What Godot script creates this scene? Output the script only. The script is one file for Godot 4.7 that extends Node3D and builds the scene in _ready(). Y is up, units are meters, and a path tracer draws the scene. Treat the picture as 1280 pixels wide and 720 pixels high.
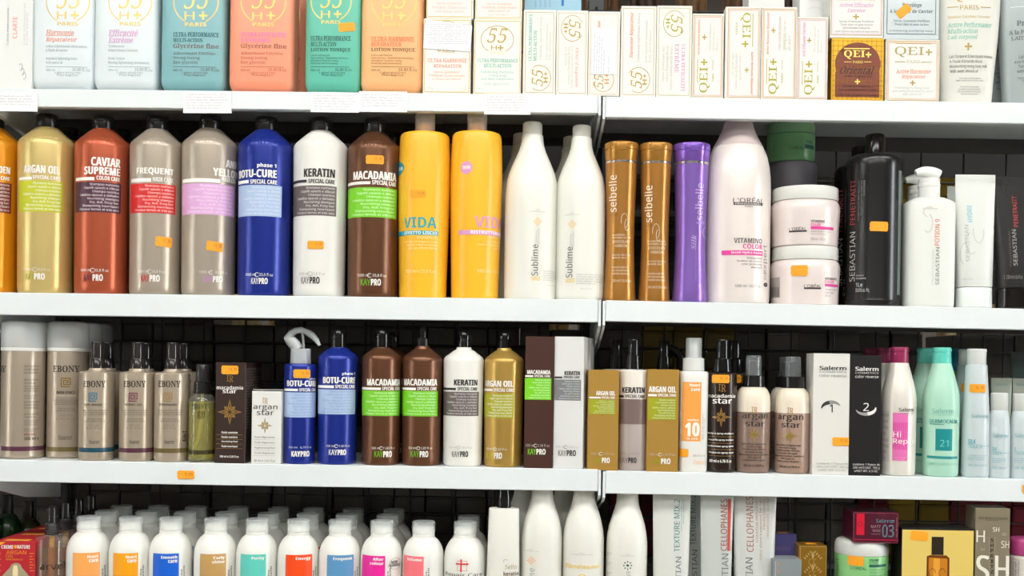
extends Node3D
# A shop shelf of hair-care products. x right, y up, z towards the viewer; the front edges of the shelves lie near z = 0.

# ---------------------------------------------------------------- camera numbers (1280 x 720 frame)
const FOCAL := 1360.0
const EYE := Vector3(0.0, 0.0, 1.7)
const CX := 640.0
const CY := 455.0
const ROLL := 0.0148
const YAW := 0.0151
var lens := Basis(Vector3.UP, YAW) * Basis(Vector3.BACK, ROLL)

class Acc:
	var v := PackedVector3Array()
	var n := PackedVector3Array()
	var mat: Material

class Item:
	var node: Node3D
	var inv: Transform3D
	var w := 0.0          # full width
	var h := 0.0
	var dr := 1.0         # depth over width
	var n := 2.0
	var flat := false
	var fz := 0.0         # local z of a flat front
	var secs: Array = []  # rows [y, half width, half depth, exponent] in metres
	var acc := {}
	var top := 0.0        # world y of its top
	var face := 0.0       # which way a round thing's print faces

var used := {}
var mats := {}
var fonts := {}
var glyph_cache := {}
var box_cache := {}
var rng := RandomNumberGenerator.new()

func ray(px: float, py: float) -> Vector3:
	return lens * Vector3((px - CX) / FOCAL, -(py - CY) / FOCAL, -1.0)

func at(px: float, py: float, z: float) -> Vector3:
	var d := ray(px, py)
	return EYE + d * ((z - EYE.z) / d.z)

# ---------------------------------------------------------------- names, tags, materials
func numbered(called: String) -> String:
	if not used.has(called):
		used[called] = 0
		return called
	used[called] += 1
	return "%s_%03d" % [called, used[called]]

func thing(called: String, label: String, category: String, group := "") -> Node3D:
	var o := Node3D.new()
	o.name = numbered(called)
	add_child(o)
	o.set_meta("label", label)
	o.set_meta("category", category)
	if group != "":
		o.set_meta("group", group)
	return o

func part(called: String, mesh: Mesh, m: Material, parent: Node, pos := Vector3.ZERO) -> MeshInstance3D:
	var o := MeshInstance3D.new()
	o.name = called
	o.mesh = mesh
	o.material_override = m
	o.position = pos
	parent.add_child(o, true)
	return o

func struct(called: String, mesh: Mesh, m: Material, pos := Vector3.ZERO) -> MeshInstance3D:
	var o := part(called, mesh, m, self, pos)
	o.set_meta("kind", "structure")
	return o

func mt(hex: String, rough := 0.4, metal := 0.0, alpha := 1.0, spec := 0.5, coat := 0.0) -> StandardMaterial3D:
	var key := "%s|%s|%s|%s|%s|%s" % [hex, rough, metal, alpha, spec, coat]
	if mats.has(key):
		return mats[key]
	var m := StandardMaterial3D.new()
	m.resource_name = "finish_" + hex
	var c := Color(hex)
	c.a = alpha
	m.albedo_color = c
	m.roughness = rough
	m.metallic = metal
	m.metallic_specular = spec
	if alpha < 1.0:
		m.transparency = BaseMaterial3D.TRANSPARENCY_ALPHA
	if coat > 0.0:
		m.clearcoat_enabled = true
		m.clearcoat = coat
		m.clearcoat_roughness = 0.08
	mats[key] = m
	return m

func liquid(hex: String, alpha := 0.1, rough := 0.03) -> StandardMaterial3D:
	var key := "liq%s%s%s" % [hex, alpha, rough]
	if mats.has(key):
		return mats[key]
	var m := StandardMaterial3D.new()
	m.resource_name = "liquid_" + hex
	var c := Color(hex)
	c.a = alpha
	m.albedo_color = c
	m.roughness = rough
	m.refraction_enabled = true
	m.refraction_scale = 0.033
	m.transparency = BaseMaterial3D.TRANSPARENCY_ALPHA
	mats[key] = m
	return m

# ---------------------------------------------------------------- meshes
func raw_mesh(v: PackedVector3Array, n: PackedVector3Array) -> ArrayMesh:
	var a := []
	a.resize(Mesh.ARRAY_MAX)
	a[Mesh.ARRAY_VERTEX] = v
	a[Mesh.ARRAY_NORMAL] = n
	var m := ArrayMesh.new()
	m.add_surface_from_arrays(Mesh.PRIMITIVE_TRIANGLES, a)
	return m

func se_point(t: float, e: float) -> Vector2:
	var s := sin(t)
	var c := cos(t)
	if e == 2.0:
		return Vector2(s, c)
	return Vector2(signf(s) * pow(absf(s), 2.0 / e), signf(c) * pow(absf(c), 2.0 / e))

# rows: [y, half width, half depth, exponent, x offset, z offset]
func loft_mesh(rows: Array, seg := 40, top := true, bottom := true) -> ArrayMesh:
	var v := PackedVector3Array()
	var nn := PackedVector3Array()
	var cnt := rows.size()
	var pts := []
	var flatn := []
	for r in rows:
		var ring := PackedVector2Array()
		var nr := PackedVector2Array()
		for k in seg + 1:
			var t := TAU * k / seg
			var p := se_point(t, r[3])
			ring.append(Vector2(p.x * r[1], p.y * r[2]))
			var g := Vector2(signf(p.x) * pow(absf(p.x), r[3] - 1.0) / maxf(r[1], 1e-5), signf(p.y) * pow(absf(p.y), r[3] - 1.0) / maxf(r[2], 1e-5))
			nr.append(g.normalized() if g.length() > 1e-9 else Vector2(sin(t), cos(t)))
		pts.append(ring)
		flatn.append(nr)
	var slope := []
	for i in cnt - 1:
		slope.append(atan2(rows[i + 1][1] - rows[i][1], rows[i + 1][0] - rows[i][0]))
	for i in cnt - 1:
		var lo: Array = rows[i]
		var hi: Array = rows[i + 1]
		var tl: float = slope[i]
		var th: float = slope[i]
		if i > 0 and absf(slope[i] - slope[i - 1]) < 0.5:
			tl = (slope[i] + slope[i - 1]) / 2.0
		if i < cnt - 2 and absf(slope[i] - slope[i + 1]) < 0.5:
			th = (slope[i] + slope[i + 1]) / 2.0
		var a: PackedVector2Array = pts[i]
		var b: PackedVector2Array = pts[i + 1]
		var na: PackedVector2Array = flatn[i]
		var nb: PackedVector2Array = flatn[i + 1]
		var lox: float = lo[4] if lo.size() > 4 else 0.0
		var loz: float = lo[5] if lo.size() > 5 else 0.0
		var hix: float = hi[4] if hi.size() > 4 else 0.0
		var hiz: float = hi[5] if hi.size() > 5 else 0.0
		var cl := cos(tl)
		var sl := -sin(tl)
		var ch := cos(th)
		var sh := -sin(th)
		for k in seg:
			var A := Vector3(a[k].x + lox, lo[0], a[k].y + loz)
			var B := Vector3(a[k + 1].x + lox, lo[0], a[k + 1].y + loz)
			var C := Vector3(b[k + 1].x + hix, hi[0], b[k + 1].y + hiz)
			var E := Vector3(b[k].x + hix, hi[0], b[k].y + hiz)
			var nA := Vector3(na[k].x * cl, sl, na[k].y * cl)
			var nB := Vector3(na[k + 1].x * cl, sl, na[k + 1].y * cl)
			var nC := Vector3(nb[k + 1].x * ch, sh, nb[k + 1].y * ch)
			var nE := Vector3(nb[k].x * ch, sh, nb[k].y * ch)
			v.append_array([A, E, C, A, C, B])
			nn.append_array([nA, nE, nC, nA, nC, nB])
	if top:
		var r: Array = rows[cnt - 1]
		var o := Vector3(r[4] if r.size() > 4 else 0.0, r[0], r[5] if r.size() > 5 else 0.0)
		var p: PackedVector2Array = pts[cnt - 1]
		for k in seg:
			v.append_array([o, o + Vector3(p[k + 1].x, 0, p[k + 1].y), o + Vector3(p[k].x, 0, p[k].y)])
			nn.append_array([Vector3.UP, Vector3.UP, Vector3.UP])
	if bottom:
		var r: Array = rows[0]
		var o := Vector3(r[4] if r.size() > 4 else 0.0, r[0], r[5] if r.size() > 5 else 0.0)
		var p: PackedVector2Array = pts[0]
		for k in seg:
			v.append_array([o, o + Vector3(p[k].x, 0, p[k].y), o + Vector3(p[k + 1].x, 0, p[k + 1].y)])
			nn.append_array([Vector3.DOWN, Vector3.DOWN, Vector3.DOWN])
	return raw_mesh(v, nn)

func tri_out(v: PackedVector3Array, n: PackedVector3Array, a: Vector3, b: Vector3, c: Vector3, mid: Vector3) -> void:
	var g := (b - a).cross(c - a)
	if g.dot((a + b + c) / 3.0 - mid) > 0.0:
		var s := b
		b = c
		c = s
		g = -g
	g = -g.normalized()
	v.append_array([a, b, c])
	n.append_array([g, g, g])

# bevelled box, base at y = 0, centred in x and z
func box_mesh(w: float, h: float, d: float, bev := 0.0008) -> ArrayMesh:
	var key := "%.5f|%.5f|%.5f|%.5f" % [w, h, d, bev]
	if box_cache.has(key):
		return box_cache[key]
	var half := Vector3(w, h, d) / 2.0
	var mid := Vector3(0, h / 2.0, 0)
	var b := minf(bev, minf(w, minf(h, d)) * 0.3)
	var P := func(s: Vector3, k: int) -> Vector3:
		var q := half - Vector3(b, b, b)
		q[k] = half[k]
		return mid + q * s
	var v := PackedVector3Array()
	var n := PackedVector3Array()
	for k in 3:
		var i := (k + 1) % 3
		var j := (k + 2) % 3
		for s in [-1.0, 1.0]:
			var c := []
			for q in [[-1, -1], [1, -1], [1, 1], [-1, 1]]:
				var sg := Vector3.ZERO
				sg[k] = s
				sg[i] = q[0]
				sg[j] = q[1]
				c.append(P.call(sg, k))
			tri_out(v, n, c[0], c[1], c[2], mid)
			tri_out(v, n, c[0], c[2], c[3], mid)
		for si in [-1.0, 1.0]:
			for sj in [-1.0, 1.0]:
				var e1 := Vector3.ZERO
				e1[i] = si
				e1[j] = sj
				var e2 := e1
				e1[k] = -1
				e2[k] = 1
				tri_out(v, n, P.call(e1, i), P.call(e2, i), P.call(e2, j), mid)
				tri_out(v, n, P.call(e1, i), P.call(e2, j), P.call(e1, j), mid)
	for sx in [-1.0, 1.0]:
		for sy in [-1.0, 1.0]:
			for sz in [-1.0, 1.0]:
				var s := Vector3(sx, sy, sz)
				tri_out(v, n, P.call(s, 0), P.call(s, 1), P.call(s, 2), mid)
	var m := raw_mesh(v, n)
	box_cache[key] = m
	return m

# prism: 2D outline in (z, y), extruded along x by thickness
func side_plate(outline: PackedVector2Array, thick: float) -> ArrayMesh:
	var v := PackedVector3Array()
	var n := PackedVector3Array()
	var mid2 := Vector2.ZERO
	for p in outline:
		mid2 += p / outline.size()
	var mid := Vector3(0, mid2.y, mid2.x)
	var idx := Geometry2D.triangulate_polygon(outline)
	for s in [-1.0, 1.0]:
		var x: float = s * thick / 2.0
		for i in range(0, idx.size(), 3):
			tri_out(v, n, Vector3(x, outline[idx[i]].y, outline[idx[i]].x), Vector3(x, outline[idx[i + 1]].y, outline[idx[i + 1]].x), Vector3(x, outline[idx[i + 2]].y, outline[idx[i + 2]].x), mid)
	for i in outline.size():
		var p := outline[i]
		var q := outline[(i + 1) % outline.size()]
		var A := Vector3(-thick / 2, p.y, p.x)
		var B := Vector3(thick / 2, p.y, p.x)
		var C := Vector3(thick / 2, q.y, q.x)
		var E := Vector3(-thick / 2, q.y, q.x)
		tri_out(v, n, A, B, C, mid)
		tri_out(v, n, A, C, E, mid)
	return raw_mesh(v, n)

# tube swept along points with radii (round section)
func tube_mesh(path: Array, radii: Array, seg := 14, squash := 1.0) -> ArrayMesh:
	var v := PackedVector3Array()
	var n := PackedVector3Array()
	var rings := []
	var up := Vector3(0, 0, 1)
	for i in path.size():
		var t: Vector3 = (path[mini(i + 1, path.size() - 1)] - path[maxi(i - 1, 0)]).normalized()
		var sx := t.cross(up).normalized()
		if sx.length() < 0.1:
			sx = Vector3.RIGHT
		var sy := sx.cross(t).normalized()
		var ring := []
		for k in seg + 1:
			var a := TAU * k / seg
			var dirv := sx * cos(a) + sy * sin(a) * squash
			ring.append([path[i] + dirv * radii[i], dirv.normalized()])
		rings.append(ring)
	for i in path.size() - 1:
		for k in seg:
			var A: Array = rings[i][k]
			var B: Array = rings[i][k + 1]
			var C: Array = rings[i + 1][k + 1]
			var E: Array = rings[i + 1][k]
			var g: Vector3 = (B[0] - A[0]).cross(C[0] - A[0])
			if g.dot(A[1]) > 0.0:
				v.append_array([A[0], C[0], B[0], A[0], E[0], C[0]])
				n.append_array([A[1], C[1], B[1], A[1], E[1], C[1]])
			else:
				v.append_array([A[0], B[0], C[0], A[0], C[0], E[0]])
				n.append_array([A[1], B[1], C[1], A[1], C[1], E[1]])
	for e in [0, path.size() - 1]:
		var out: Vector3 = (path[0] - path[1]).normalized() if e == 0 else (path[e] - path[e - 1]).normalized()
		for k in seg:
			tri_out(v, n, path[e], rings[e][k][0], rings[e][k + 1][0], path[e] - out * 0.01)
	return raw_mesh(v, n)

# ---------------------------------------------------------------- shelves as straight lines in the photograph
# per shelf: left x, y top, y bottom; right x, y top, y bottom, for the left and the right bay
const SHELF := [
	[[-9.0, 110.3, 132.3, 748.0, 119.0, 142.0], [757.0, 120.5, 147.3, 1420.0, 130.6, 155.8]],
	[[-19.0, 365.2, 393.3, 748.0, 374.5, 402.8], [757.0, 375.3, 403.0, 1420.0, 388.8, 413.8]],
	[[-9.0, 574.8, 602.8, 748.0, 586.8, 613.3], [757.0, 588.5, 617.0, 1420.0, 601.9, 630.3]],
	[[-9.0, 820.0, 848.0, 748.0, 834.0, 861.0], [757.0, 836.0, 864.0, 1420.0, 852.0, 880.0]]]

func deck_y(row: int, x: float) -> float:
	var e: Array = SHELF[row][0 if x < at(752, 300, 0).x else 1]
	var a := at(e[0], e[1], 0)
	var b := at(e[3], e[4], 0)
	return lerpf(a.y, b.y, (x - a.x) / (b.x - a.x))

# ---------------------------------------------------------------- items
# a thing whose outline spans xl..xr in the photograph, its top at yt, standing on shelf `row`
# opt: dr depth/width, n exponent, z front, yaw, on (Item below), flat, depth
func item(called: String, label: String, category: String, group: String, xl: float, xr: float, yt: float, row: int, opt := {}) -> Item:
	var it := Item.new()
	it.dr = opt.get("dr", 1.0)
	it.n = opt.get("n", 2.0)
	it.flat = opt.get("flat", false)
	var zf: float = opt.get("z", -0.004)
	var yaw: float = deg_to_rad(opt.get("yaw", 0.0))
	var e: Array = SHELF[row][0 if (xl + xr) / 2.0 < 752.5 else 1]
	var yb := lerpf(e[1], e[4], ((xl + xr) / 2.0 - e[0]) / (e[3] - e[0]))
	if opt.has("on"):
		yb = opt.yb
	var ym := (maxf(yt, -20.0) + minf(yb, 720.0)) / 2.0
	var cx := (xl + xr) / 2.0
	var zc := zf
	for i in 3:
		it.w = absf(at(xr, ym, zc).x - at(xl, ym, zc).x)
		zc = zf if it.flat else zf - it.w * it.dr / 2.0
	if it.flat:
		it.w /= cos(yaw)
	var c := at(cx, ym, zc)
	var depth: float = opt.get("depth", it.w * it.dr)
	var origin := Vector3(c.x, 0, zc)
	if it.flat:
		it.fz = depth / 2.0
		origin -= Basis(Vector3.UP, yaw) * Vector3(0, 0, depth / 2.0)
	else:
		if it.dr == 1.0:
			it.face = atan2(EYE.x - c.x, EYE.z - zc)
	if opt.has("on"):
		var under: Item = opt.on
		origin.y = under.top
	else:
		origin.y = deck_y(row, c.x)
	it.h = at(cx, yt, zc).y - origin.y
	it.top = origin.y + it.h
	it.node = thing(called, label, category, group)
	it.node.transform = Transform3D(Basis(Vector3.UP, yaw), origin)
	it.inv = Transform3D(Basis(Vector3.UP, yaw + it.face), origin).affine_inverse()
	return it

# fractions of height and of half width -> metres
func rows_of(it: Item, prof: Array) -> Array:
	var out := []
	for p in prof:
		var hw: float = p[1] * it.w / 2.0
		var hd: float = (p[2] if p.size() > 2 and p[2] > 0.0 else p[1]) * it.w * it.dr / 2.0
		out.append([p[0] * it.h, hw, hd, p[3] if p.size() > 3 else it.n])
	return out

func loft(it: Item, called: String, prof: Array, m: Material, main := false, seg := 40, parent: Node = null) -> MeshInstance3D:
	var r := rows_of(it, prof)
	if main:
		it.secs = r
	return part(called, loft_mesh(r, seg if it.n < 2.05 else 96), m, parent if parent else it.node)

func carton(it: Item, depth: float, m: Material, bev := 0.0007) -> MeshInstance3D:
	it.fz = depth / 2.0
	return part("body", box_mesh(it.w, it.h, depth, bev), m, it.node)

func sec_at(it: Item, y: float) -> Array:
	var s := it.secs
	if y <= s[0][0]:
		return s[0]
	for i in s.size() - 1:
		if y <= s[i + 1][0]:
			var f: float = (y - s[i][0]) / maxf(s[i + 1][0] - s[i][0], 1e-6)
			return [y, lerpf(s[i][1], s[i + 1][1], f), lerpf(s[i][2], s[i + 1][2], f), lerpf(s[i][3], s[i + 1][3], f)]
	return s[s.size() - 1]

# the point of the front surface seen at that pixel, as local (x, y)
func loc(it: Item, px: float, py: float) -> Vector2:
	var o := it.inv * EYE
	var d := it.inv.basis * ray(px, py)
	var zs := it.fz
	var p := Vector3.ZERO
	if it.flat:
		p = o + d * ((zs - o.z) / d.z)
		return Vector2(p.x, p.y)
	zs = it.w * it.dr / 2.0
	for i in 4:
		p = o + d * ((zs - o.z) / d.z)
		var s := sec_at(it, p.y)
		var q := clampf(absf(p.x) / s[1], 0.0, 0.995)
		zs = s[2] * pow(1.0 - pow(q, s[3]), 1.0 / s[3])
	return Vector2(p.x, p.y)

func q_of(x: float, w: float, e: float) -> float:
	if e < 2.05:
		var f := x / w
		if absf(f) > 0.97:
			return signf(f) * (asin(0.97) + (absf(f) - 0.97) * 3.0)
		return asin(f)
	return clampf(x / w, -0.985, 0.985)

func surf(q: float, y: float, w: float, d: float, e: float, off: float) -> Array:
	var p: Vector3
	var n: Vector3
	if e < 2.05:
		p = Vector3(w * sin(q), y, d * cos(q))
		n = Vector3(sin(q) / w, 0, cos(q) / d).normalized()
	else:
		var aq := absf(q)
		p = Vector3(w * q, y, d * pow(1.0 - pow(aq, e), 1.0 / e))
		n = Vector3(signf(q) * pow(aq, e - 1.0) / w, 0, pow(maxf(p.z / d, 0.0), e - 1.0) / d).normalized()
	return [p + n * off, n]

func acc_of(it: Item, m: Material) -> Acc:
	if not it.acc.has(m):
		var a := Acc.new()
		a.mat = m
		it.acc[m] = a
	return it.acc[m]

# split triangles that are too wide (or tall) to follow a curved face
func refine(v: PackedVector2Array, tx: float, ty: float) -> PackedVector2Array:
	var out := PackedVector2Array()
	var i := 0
	while i < v.size():
		var a := v[i]
		var b := v[i + 1]
		var c := v[i + 2]
		i += 3
		var ab := maxf(absf(a.x - b.x) / tx, absf(a.y - b.y) / ty)
		var bc := maxf(absf(c.x - b.x) / tx, absf(c.y - b.y) / ty)
		var ca := maxf(absf(a.x - c.x) / tx, absf(a.y - c.y) / ty)
		if ab <= 1.0 and bc <= 1.0 and ca <= 1.0:
			out.append(a)
			out.append(b)
			out.append(c)
		elif ab >= bc and ab >= ca:
			var m := (a + b) / 2.0
			v.append_array([a, m, c, m, b, c])
		elif bc >= ca:
			var m := (b + c) / 2.0
			v.append_array([a, b, m, a, m, c])
		else:
			var m := (c + a) / 2.0
			v.append_array([a, b, m, m, b, c])
	return out

# verts: triangles in the unit square (x right, y up); laid on the pixel rectangle
func emit(it: Item, verts: PackedVector2Array, x0: float, y0: float, x1: float, y1: float, a: Acc, rot := 0, off := 0.0005) -> void:
	var xc := (x0 + x1) / 2.0
	var yc := (y0 + y1) / 2.0
	var tl := Vector2(loc(it, x0, yc).x, loc(it, xc, y0).y)
	var br := Vector2(loc(it, x1, yc).x, loc(it, xc, y1).y)
	var fs := PackedVector2Array()
	fs.resize(verts.size())
	for i in verts.size():
		var f := verts[i]
		if rot == 1:
			f = Vector2(1.0 - f.y, f.x)
		elif rot == 3:
			f = Vector2(f.y, 1.0 - f.x)
		fs[i] = f
	var tall := absf(tl.y - br.y)
	if not it.flat:
		fs = refine(fs, 0.0042 / maxf(absf(br.x - tl.x), 1e-5), 0.011 / maxf(tall, 1e-5))
	var m := fs.size()
	var nv := PackedVector3Array()
	nv.resize(m)
	var nn := PackedVector3Array()
	nn.resize(m)
	var s0 := []
	var s1 := []
	var e := 2.0
	var qa := 0.0
	var qb := 0.0
	if not it.flat:
		s0 = sec_at(it, br.y)
		s1 = sec_at(it, tl.y)
		var sm := sec_at(it, (tl.y + br.y) / 2.0)
		e = sm[3]
		qa = q_of(tl.x, sm[1], e)
		qb = q_of(br.x, sm[1], e)
	for i in m:
		var f := fs[i]
		var y := lerpf(br.y, tl.y, f.y)
		if it.flat:
			nv[i] = Vector3(lerpf(tl.x, br.x, f.x), y, it.fz + off)
			nn[i] = Vector3.BACK
			continue
		var w: float
		var d: float
		if tall > 0.012:
			var s := sec_at(it, y)
			w = s[1]
			d = s[2]
		else:
			w = lerpf(s0[1], s1[1], f.y)
			d = lerpf(s0[2], s1[2], f.y)
		var q := lerpf(qa, qb, f.x)
		if e < 2.05:
			var sn := sin(q)
			var cs := cos(q)
			nv[i] = Vector3((w + off) * sn, y, (d + off) * cs)
			nn[i] = Vector3(sn, 0, cs)
		else:
			var r := surf(q, y, w, d, e, off)
			nv[i] = r[0]
			nn[i] = r[1]
	if it.face != 0.0:
		var turned := Transform3D(Basis(Vector3.UP, it.face), Vector3.ZERO)
		nv = turned * nv
		nn = turned * nn
	a.v.append_array(nv)
	a.n.append_array(nn)

# ---------------------------------------------------------------- lettering
func font_of(k: String) -> Font:
	if not fonts.has(k):
		var f := SystemFont.new()
		f.font_names = PackedStringArray(["Droid Serif" if k.to_lower() == "f" else "Droid Sans Mono" if k == "m" else "Droid Sans"])
		f.font_weight = 700 if k == "b" or k == "F" else 400
		f.hinting = TextServer.HINTING_NONE
		fonts[k] = f
	return fonts[k]

func glyphs(text: String, k: String) -> PackedVector2Array:
	var key := k + text
	if not glyph_cache.has(key):
		var t := TextMesh.new()
		t.font = font_of(k)
		t.font_size = 64
		t.pixel_size = 0.25
		t.depth = 0.0
		t.text = text
		var a := t.surface_get_arrays(0)
		var v: PackedVector3Array = a[Mesh.ARRAY_VERTEX]
		var ix: PackedInt32Array = a[Mesh.ARRAY_INDEX]
		var o := PackedVector2Array()
		o.resize(ix.size())
		for i in ix.size():
			o[i] = Vector2(v[ix[i]].x, v[ix[i]].y)
		glyph_cache[key] = o
	return glyph_cache[key]

func bounds(v: PackedVector2Array) -> Rect2:
	var lo := v[0]
	var hi := v[0]
	for p in v:
		lo = lo.min(p)
		hi = hi.max(p)
	return Rect2(lo, hi - lo)

# one line fitted into a pixel rectangle
func txt(it: Item, text: String, x0: float, y0: float, x1: float, y1: float, m: Material, k := "b", rot := 0, shear := 0.0, heavy := 0.0) -> void:
	var g := glyphs(text, k)
	var v := PackedVector2Array()
	v.append_array(g)
	if shear != 0.0:
		for i in v.size():
			v[i].x += v[i].y * shear
	var b := bounds(v)
	b = b.grow_individual(heavy, 0, heavy, 0)
	for s in ([0.0, heavy, -heavy] if heavy > 0.0 else [0.0]):
		var o := PackedVector2Array()
		o.resize(v.size())
		for i in v.size():
			o[i] = (v[i] + Vector2(s, 0) - b.position) / b.size
		emit(it, o, x0, y0, x1, y1, acc_of(it, m), rot, 0.0005 + 0.00007 * signf(s))

# several lines; align -1 left, 0 centre, 1 right; x scale shared, longest line fills the rectangle
func para(it: Item, lines: Array, x0: float, y0: float, x1: float, y1: float, m: Material, align := -1, k := "s", rot := 0, shear := 0.0, fill := 0.64) -> void:
	var boxes := []
	var wide := 0.0
	for l in lines:
		if l == "":
			boxes.append(null)
			continue
		var b := bounds(glyphs(l, k))
		boxes.append(b)
		wide = maxf(wide, b.size.x)
	var v := PackedVector2Array()
	var cnt := lines.size()
	for i in cnt:
		if lines[i] == "":
			continue
		var g := glyphs(lines[i], k)
		var b: Rect2 = boxes[i]
		var base_y := 1.0 - (i + 0.5 + fill * 0.42) / cnt
		var o := PackedVector2Array()
		o.resize(g.size())
		var x_shift := 0.0 if align < 0 else (wide - b.size.x) * (0.5 if align == 0 else 1.0)
		var sy := fill / cnt / 12.0
		for j in g.size():
			var yy := g[j].y - BASELINE
			o[j] = Vector2((g[j].x - b.position.x + x_shift + yy * shear) / wide, base_y + yy * sy)
		v.append_array(o)
	emit(it, v, x0, y0, x1, y1, acc_of(it, m), rot)

const BASELINE := -5.5

# flat shapes in pixels
func quad(it: Item, x0: float, y0: float, x1: float, y1: float, m: Material, off := 0.00045) -> void:
	var v := PackedVector2Array()
	v.append_array([Vector2(0, 0), Vector2(0, 1), Vector2(1, 1), Vector2(0, 0), Vector2(1, 1), Vector2(1, 0)])
	emit(it, v, x0, y0, x1, y1, acc_of(it, m), 0, off)

func frame(it: Item, x0: float, y0: float, x1: float, y1: float, t: float, m: Material) -> void:
	quad(it, x0, y0, x1, y0 + t, m)
	quad(it, x0, y1 - t, x1, y1, m)
	quad(it, x0, y0 + t, x0 + t, y1 - t, m)
	quad(it, x1 - t, y0 + t, x1, y1 - t, m)

# polygon in pixels
func poly(it: Item, pts: PackedVector2Array, m: Material, off := 0.0004) -> void:
	var idx := Geometry2D.triangulate_polygon(pts)
	var b := bounds(pts)
	var v := PackedVector2Array()
	for i in range(0, idx.size(), 3):
		var t := [pts[idx[i]], pts[idx[i + 1]], pts[idx[i + 2]]]
		var c: float = (t[1] - t[0]).cross(t[2] - t[0])
		for j in ([0, 1, 2] if c > 0 else [0, 2, 1]):
			var p: Vector2 = (t[j] - b.position) / b.size
			v.append(Vector2(p.x, 1.0 - p.y))
	emit(it, v, b.position.x, b.position.y, b.end.x, b.end.y, acc_of(it, m), 0, off)

# ring or arc in pixels; angles in degrees, 0 to the right, 90 up
func arc(it: Item, cx: float, cy: float, rx: float, ry: float, t: float, m: Material, a0 := 0.0, a1 := 360.0, seg := 40) -> void:
	var x0 := cx - rx
	var y0 := cy - ry
	var v := PackedVector2Array()
	for i in seg:
		var c := []
		for e in [[i, 1.0], [i + 1, 1.0], [i + 1, 0.0], [i, 0.0]]:
			var a := deg_to_rad(lerpf(a0, a1, float(e[0]) / seg))
			var s := Vector2(rx - (0.0 if e[1] > 0.5 else t), ry - (0.0 if e[1] > 0.5 else t))
			c.append(Vector2((rx + s.x * cos(a)) / (2.0 * rx), (ry + s.y * sin(a)) / (2.0 * ry)))
		v.append_array([c[0], c[2], c[1], c[0], c[3], c[2]])
	emit(it, v, x0, y0, cx + rx, cy + ry, acc_of(it, m))

# a label of its own: rectangle wrapped on the surface
func patch(it: Item, called: String, x0: float, y0: float, x1: float, y1: float, m: Material, off := 0.0003) -> void:
	var a := Acc.new()
	var v := PackedVector2Array()
	v.append_array([Vector2(0, 0), Vector2(0, 1), Vector2(1, 1), Vector2(0, 0), Vector2(1, 1), Vector2(1, 0)])
	emit(it, v, x0, y0, x1, y1, a, 0, off)
	part(called, raw_mesh(a.v, a.n), m, it.node)

# orange price-gun sticker with nibbled ends
func sticker(it: Item, x0: float, y0: float, x1: float, y1: float, price := "", ang := 0.0) -> void:
	var pts := PackedVector2Array()
	var c := Vector2(x0 + x1, y0 + y1) / 2.0
	var hw := (x1 - x0) / 2.0
	var hh := (y1 - y0) / 2.0
	for p in [[-1.0, -0.5], [-0.88, -1.0], [0.88, -1.0], [1.0, -0.5], [0.95, 0.0], [1.0, 0.5], [0.88, 1.0], [-0.88, 1.0], [-1.0, 0.5], [-0.95, 0.0]]:
		pts.append(c + Vector2(p[0] * hw, p[1] * hh).rotated(deg_to_rad(ang)))
	var save := it.acc
	it.acc = {}
	poly(it, pts, mt("f5a21c", 0.55), 0.0008)
	var a: Acc = it.acc.values()[0]
	it.acc = {}
	var s := part("price_sticker", raw_mesh(a.v, a.n), a.mat, it.node)
	s.set_meta("label", "orange price sticker")
	if price != "":
		var m := mt("9a5a10", 0.6)
		var g := glyphs(price, "m")
		var b := bounds(g)
		var v := PackedVector2Array()
		for p in g:
			v.append((p - b.position) / b.size)
		var o := Vector2(hw * 0.35, -hh * 0.1).rotated(deg_to_rad(ang))
		emit(it, v, c.x + o.x - hw * 0.45, c.y + o.y - hh * 0.42, c.x + o.x + hw * 0.45, c.y + o.y + hh * 0.42, acc_of(it, m), 0, 0.001)
		a = it.acc.values()[0]
		part("lettering", raw_mesh(a.v, a.n), m, s)
	it.acc = save

func done(it: Item) -> Item:
	for m in it.acc:
		var a: Acc = it.acc[m]
		part("lettering", raw_mesh(a.v, a.n), m, it.node)
	it.acc = {}
	return it

# a copy standing behind (or wherever) with its own label
func again(it: Item, label: String, cx: float, dz: float, row: int, group := "", turn := 0.0) -> Node3D:
	var o: Node3D = it.node.duplicate()
	var base := String(it.node.name).rstrip("0123456789").trim_suffix("_")
	o.name = numbered(base)
	add_child(o)
	o.set_meta("label", label)
	if group != "":
		o.set_meta("group", group)
	var z := it.node.position.z - dz
	var p := at(cx, 300.0 if row == 1 else 60.0 if row == 0 else 500.0 if row == 2 else 690.0, z)
	o.position = Vector3(p.x, deck_y(row, p.x), z)
	o.rotation.y = it.node.rotation.y + deg_to_rad(turn)
	return o

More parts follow.
